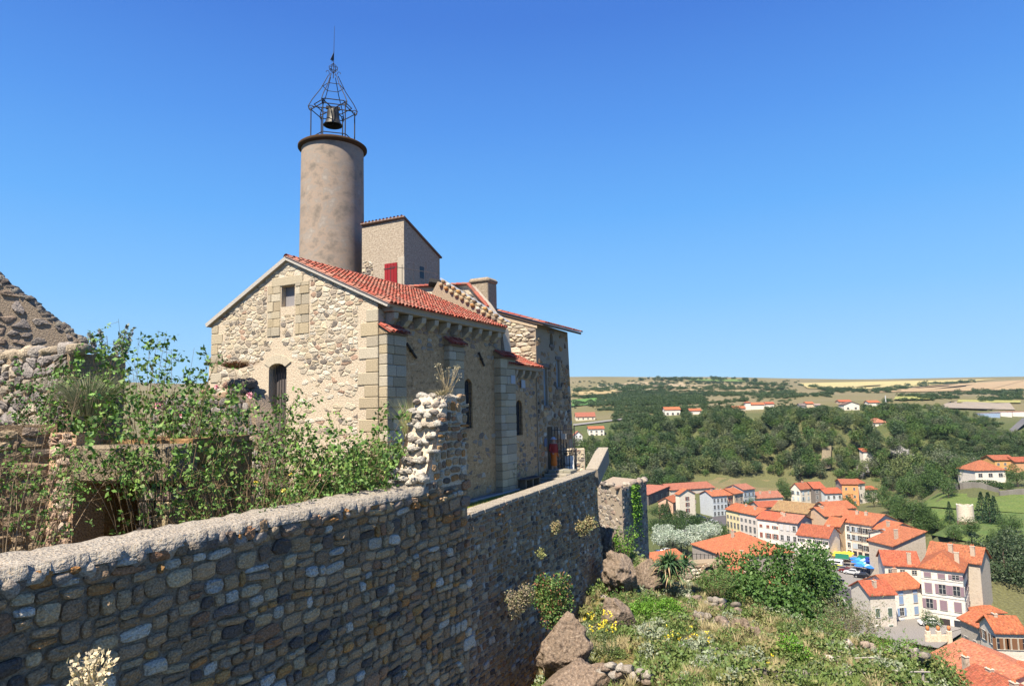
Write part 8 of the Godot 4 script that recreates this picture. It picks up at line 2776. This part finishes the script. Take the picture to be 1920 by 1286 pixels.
	for c: Array in [
		["dry_tuft", "dry tuft bush hanging on the rampart face", 1100, 988, 31.2, Vector3(0.42, 0.55, 0.3), 1100, 0.09, dry],
		["dry_tuft", "small yellow dry tuft in the rampart joints", 1042, 990, 28.0, Vector3(0.2, 0.34, 0.18), 420, 0.07, dry],
		["dry_tuft", "small yellowish cushion low on the rampart wall", 1014, 1040, 26.6, Vector3(0.2, 0.2, 0.18), 300, 0.06, [Color(0.30, 0.30, 0.12), Color(0.22, 0.24, 0.09)]],
		["rampart_bush", "green and reddish bush growing out of the rampart foot", 1036, 1122, 25.0, Vector3(0.85, 1.05, 0.6), 5200, 0.085, mid + mid + [Color(0.26, 0.12, 0.07), Color(0.20, 0.19, 0.07)]],
		["rampart_bush", "dry grey brown bush beside the reddish bush on the rampart", 972, 1128, 24.2, Vector3(0.5, 0.6, 0.4), 1500, 0.07, [Color(0.26, 0.21, 0.14), Color(0.20, 0.17, 0.12), Color(0.16, 0.17, 0.08)]],
		["lavender", "grey green lavender clump below the fennel", 1224, 1202, 26.5, Vector3(0.8, 0.6, 0.7), 3600, 0.06, silver],
		["lavender", "silver lavender mound at the bottom of the bank", 1322, 1268, 20.5, Vector3(0.75, 0.42, 0.7), 3200, 0.05, silver],
		["lavender", "wide silver lavender cushion beside the yellow flowers", 1378, 1270, 21.0, Vector3(0.95, 0.4, 0.7), 3400, 0.05, silver],
		["lavender", "grey green herb cushion near the path", 1290, 1222, 24.0, Vector3(0.6, 0.38, 0.5), 1900, 0.05, silver],
		["fennel_bush", "vivid green feathery fennel bush below the boulders", 1225, 1150, 30.0, Vector3(1.05, 1.0, 1.0), 7000, 0.085, fresh],
		["leafy_bush", "round fresh green bush beside the wooden rails", 1487, 1240, 23.5, Vector3(0.75, 0.72, 0.7), 4200, 0.08, fresh],
		["lavender", "pale blue green cabbages behind the wooden rail", 1620, 1264, 25.0, Vector3(0.6, 0.2, 0.5), 900, 0.10, [Color(0.22, 0.34, 0.28), Color(0.28, 0.40, 0.34)]]]:
		cushion(c[0], c[1], "plant", at(c[2], c[3], c[4]), c[5], c[6], c[7], c[8])
	# yellow flowering fennel and the yellow daisies
	for f: Array in [["tall yellow flowering fennel before the dark rock", 1128, 24.0, 1215, 1150, 1.1, 40], ["yellow daisies along the grey stones", 1400, 22.5, 1262, 1238, 2.0, 80], ["yellow daisies on the sunny bank edge", 1372, 26.5, 1210, 1188, 1.5, 46], ["scattered yellow daisies near the fennel bush", 1290, 25.5, 1205, 1180, 1.8, 30], ["yellow daisies at the bottom terrace", 1560, 20.5, 1288, 1268, 1.6, 40]]:
		var foot := at(f[1], f[3], f[2])
		var h := at(f[1], f[4], f[2]).y - foot.y
		var o := thing("yellow_flowers", f[0], "flowers", foot)
		var st := MB.new()
		var hd := MB.new()
		for k in f[6]:
			var b0 := Vector3(rr(-0.5, 0.5) * f[5], -0.1, rr(-0.4, 0.4) * f[5])
			var t := b0 + Vector3(rr(-0.1, 0.1), h * rr(0.6, 1.1), rr(-0.1, 0.1))
			st.path([b0, t], 0.006, 0.004, 4, Color(0.12, 0.17, 0.06))
			for j in 7:
				leaf_at(hd, t + dir3() * 0.03, Vector3.UP, 0.06, pick([Color(0.78, 0.60, 0.03), Color(0.70, 0.62, 0.08)], 0.1))
			for j in 10:
				leaf_at(st, b0.lerp(t, rr(0, 0.8)) + dir3() * 0.06, dir3(), 0.06, pick(olive))
		put("stems", st, M.leaf, o)
		put("blossoms", hd, M.petal, o)
	# grass and herbs all over the bank
	var kinds := []
	for k in 4:
		var m := MB.new()
		tuft_into(m, Vector3.ZERO, 70, [0.38, 0.5, 0.28, 0.3][k], [0.3, 0.28, 0.34, 0.3][k], [[Color(0.13, 0.20, 0.055), Color(0.19, 0.25, 0.075)], [Color(0.46, 0.40, 0.23), Color(0.38, 0.32, 0.18)], [Color(0.25, 0.29, 0.20), Color(0.31, 0.34, 0.25)], [Color(0.15, 0.21, 0.06), Color(0.28, 0.27, 0.12)]][k], 0.011)
		kinds.append(m.mesh())
	var where := [[], [], [], []]
	var nz := FastNoiseLite.new()
	nz.seed = 21
	nz.frequency = 0.22
	for n in 5600:
		var d := sqrt(rr(17.0 * 17.0, 46.0 * 46.0))
		var x := rr(0.03, 0.66) * d
		var v := nz.get_noise_2d(x, d)
		var w := nz.get_noise_2d(x + 100.0, d * 1.3)
		if v < -0.42:
			continue
		var k := 0 if v > 0.18 else (1 if w > -0.02 else (2 if w < -0.22 else 3))
		var s := rr(0.5, 1.25)
		where[k].append(Transform3D(Basis(Vector3.UP, rr(0, TAU)).scaled(Vector3(s, s * rr(0.7, 1.2), s)), Vector3(x, hill_y(x, -d) - 0.02, -d)))
	for k in 4:
		swarm("bank_grass", ["green grass tufts over the flowery bank", "straw coloured dry grass on the bank", "grey green herbs between the stones of the bank", "mixed low grass and weeds over the bank"][k], "grass", kinds[k], M.grass, where[k])
	var weeds := []
	for e in 3:
		var m := MB.new()
		leaves(m, crown_lobes(Vector3(0.34, 0.24, 0.34), 6, Vector3(0, 0.16, 0), 0.5), 240, 0.075, [[Color(0.09, 0.145, 0.04), Color(0.14, 0.185, 0.06)], [Color(0.20, 0.24, 0.15), Color(0.27, 0.30, 0.21)], [Color(0.13, 0.15, 0.05), Color(0.20, 0.20, 0.08)]][e], 0.2)
		weeds.append(m.mesh())
	var wp := [[], [], []]
	var rp := []
	for n in 1300:
		var d := sqrt(rr(17.0 * 17.0, 46.0 * 46.0))
		var x := rr(0.03, 0.66) * d
		var p := Vector3(x, hill_y(x, -d) + nz.get_noise_2d(x * 2.0, d) * 0.1, -d)
		if n % 6 == 0:
			var r := rr(0.05, 0.2)
			rp.append(Transform3D(Basis.from_euler(Vector3(rr(0, 6), rr(0, 6), 0)).scaled(Vector3(r * 1.3, r * 0.8, r)), p))
		else:
			wp[[0, 2, 0, 0, 1, 0][n % 6]].append(Transform3D(Basis(Vector3.UP, rr(0, TAU)).scaled(Vector3.ONE * rr(0.5, 1.9)), p))
	for e in 3:
		swarm("bank_weeds", ["fresh green leafy weeds on the bank", "grey leaved herbs scattered over the bank", "olive coloured weeds scattered over the bank"][e], "weeds", weeds[e], M.leaf, wp[e])
	swarm("loose_stones", "loose grey stones scattered over the bank", "stones", rock_mesh(55, 2, 0.22, Color(0.38, 0.34, 0.30), Vector3.ONE, 5).mesh(), M.stone, rp)
	# scrub on the steep fall to the town
	var bm := MB.new()
	leaves(bm, crown_lobes(Vector3(1.5, 1.2, 1.5), 7, Vector3(0, 0.9, 0), 0.5), 700, 0.2, [Color(0.07, 0.13, 0.035), Color(0.10, 0.16, 0.05), Color(0.05, 0.10, 0.03)])
	var sp := []
	for n in 420:
		var d := rr(42.0, 92.0)
		var x := rr(0.16, 0.86) * d
		var y2 := hill_y(x, -d)
		if y2 < -12.0:
			sp.append(Transform3D(Basis(Vector3.UP, rr(0, TAU)).scaled(Vector3.ONE * rr(0.6, 1.5)), Vector3(x, y2 - 0.2, -d)))
	swarm("steep_scrub", "green scrub covering the steep fall below the garden trees", "scrub", bm.mesh(), M.leaf, sp)

# ---------------------------------------------------------------- the visitor in the doorway: one skin grown over tapered bones
func visitor() -> void:
	var foot := W(14.25, -3.28, 0.30)
	var o := thing("person", "person in a red top and orange skirt with a pale hat by the doorway", "person", foot, Basis(Vector3.UP, 0.5))
	# joints with radii: standing, weight on one leg, one arm bent
	var bones := [
		[Vector3(0, 0.95, 0), Vector3(0, 1.18, 0.01), 0.155, 0.135], [Vector3(0, 1.18, 0.01), Vector3(0, 1.38, 0), 0.135, 0.15], [Vector3(-0.14, 1.40, 0), Vector3(0.14, 1.40, 0), 0.075, 0.075], [Vector3(0, 1.42, 0), Vector3(0, 1.53, 0.02), 0.052, 0.05], [Vector3(0, 1.60, 0.025), Vector3(0, 1.67, 0.02), 0.088, 0.092],
		[Vector3(0, 0.95, 0), Vector3(0, 0.42, 0.02), 0.135, 0.155], [Vector3(-0.09, 0.5, 0), Vector3(-0.10, 0.06, 0.0), 0.075, 0.045], [Vector3(0.09, 0.5, 0), Vector3(0.11, 0.06, 0.04), 0.075, 0.045], [Vector3(-0.10, 0.04, 0.0), Vector3(-0.11, 0.035, 0.15), 0.042, 0.036], [Vector3(0.11, 0.04, 0.04), Vector3(0.14, 0.035, 0.19), 0.042, 0.036],
		[Vector3(-0.19, 1.38, 0), Vector3(-0.25, 1.12, 0.02), 0.055, 0.045], [Vector3(-0.25, 1.12, 0.02), Vector3(-0.17, 0.95, 0.19), 0.043, 0.033], [Vector3(-0.17, 0.95, 0.19), Vector3(-0.14, 0.91, 0.25), 0.036, 0.03],
		[Vector3(0.19, 1.38, 0), Vector3(0.24, 1.10, -0.02), 0.055, 0.045], [Vector3(0.24, 1.10, -0.02), Vector3(0.24, 0.86, 0.05), 0.043, 0.033], [Vector3(0.24, 0.86, 0.05), Vector3(0.235, 0.77, 0.07), 0.036, 0.028]]
	var cs := 0.032
	var lo := Vector3(-0.42, -0.05, -0.36)
	var n := Vector3i(27, 58, 24)
	var f := PackedFloat32Array()
	f.resize(n.x * n.y * n.z)
	for z in n.z:
		for y in n.y:
			for x in n.x:
				var p := lo + Vector3(x, y, z) * cs
				var s := 0.0
				for b: Array in bones:
					var ab: Vector3 = b[1] - b[0]
					var t := clampf((p - b[0]).dot(ab) / ab.length_squared(), 0, 1)
					s += exp(-38.0 * ((p - b[0] - ab * t).length() - lerpf(b[2], b[3], t)))
				f[(z * n.y + y) * n.x + x] = -log(maxf(s, 1e-20)) / 38.0
	var mb := MB.new()
	var idx := {}
	for z in n.z - 1:
		for y in n.y - 1:
			for x in n.x - 1:
				var sum := Vector3.ZERO
				var cnt := 0
				var c := []
				for k in 8:
					c.append(f[((z + (k >> 2)) * n.y + y + ((k >> 1) & 1)) * n.x + x + (k & 1)])
				for e: Array in [[0, 1], [2, 3], [4, 5], [6, 7], [0, 2], [1, 3], [4, 6], [5, 7], [0, 4], [1, 5], [2, 6], [3, 7]]:
					if (c[e[0]] < 0.0) != (c[e[1]] < 0.0):
						var t: float = c[e[0]] / (c[e[0]] - c[e[1]])
						var p0 := Vector3(e[0] & 1, (e[0] >> 1) & 1, e[0] >> 2)
						var p1 := Vector3(e[1] & 1, (e[1] >> 1) & 1, e[1] >> 2)
						sum += p0.lerp(p1, t)
						cnt += 1
				if cnt > 0:
					var p := lo + (Vector3(x, y, z) + sum / cnt) * cs
					var col := Color(0.50, 0.32, 0.24)
					if p.y > 0.98 and p.y < 1.46 and absf(p.x) < 0.30:
						col = Color(0.30, 0.03, 0.03)
					if p.y > 0.30 and p.y <= 0.98 and absf(p.x) < 0.26 and p.z < 0.2:
						col = Color(0.60, 0.17, 0.025)
					if p.y < 0.1:
						col = Color(0.06, 0.05, 0.05)
					idx[Vector3i(x, y, z)] = mb.vert(p, Vector3.UP, col)
	for z in range(1, n.z - 1):
		for y in range(1, n.y - 1):
			for x in range(1, n.x - 1):
				var a := f[(z * n.y + y) * n.x + x] < 0.0
				for ax in 3:
					var st: Vector3i = [Vector3i(1, 0, 0), Vector3i(0, 1, 0), Vector3i(0, 0, 1)][ax]
					var b := f[((z + st.z) * n.y + y + st.y) * n.x + x + st.x] < 0.0
					if a == b:
						continue
					var u: Vector3i = [Vector3i(0, 1, 0), Vector3i(0, 0, 1), Vector3i(1, 0, 0)][ax]
					var v: Vector3i = [Vector3i(0, 0, 1), Vector3i(1, 0, 0), Vector3i(0, 1, 0)][ax]
					var o0 := Vector3i(x, y, z)
					var q := [idx[o0 - u - v], idx[o0 - v], idx[o0], idx[o0 - u]]
					if a:
						mb.face(q[0], q[1], q[2]); mb.face(q[0], q[2], q[3])
					else:
						mb.face(q[0], q[2], q[1]); mb.face(q[0], q[3], q[2])
	smooth(mb)
	put("body", mb, M.paint, o)
	var hm := MB.new()
	hm.lathe(Vector3(0, 1.685, 0.01), [Vector2(0.19, 0.0), Vector2(0.185, 0.015), Vector2(0.105, 0.03), Vector2(0.10, 0.09), Vector2(0.06, 0.115), Vector2(0, 0.12)], 18, Color(0.42, 0.46, 0.55))
	put("hat", hm, M.fabric, o)
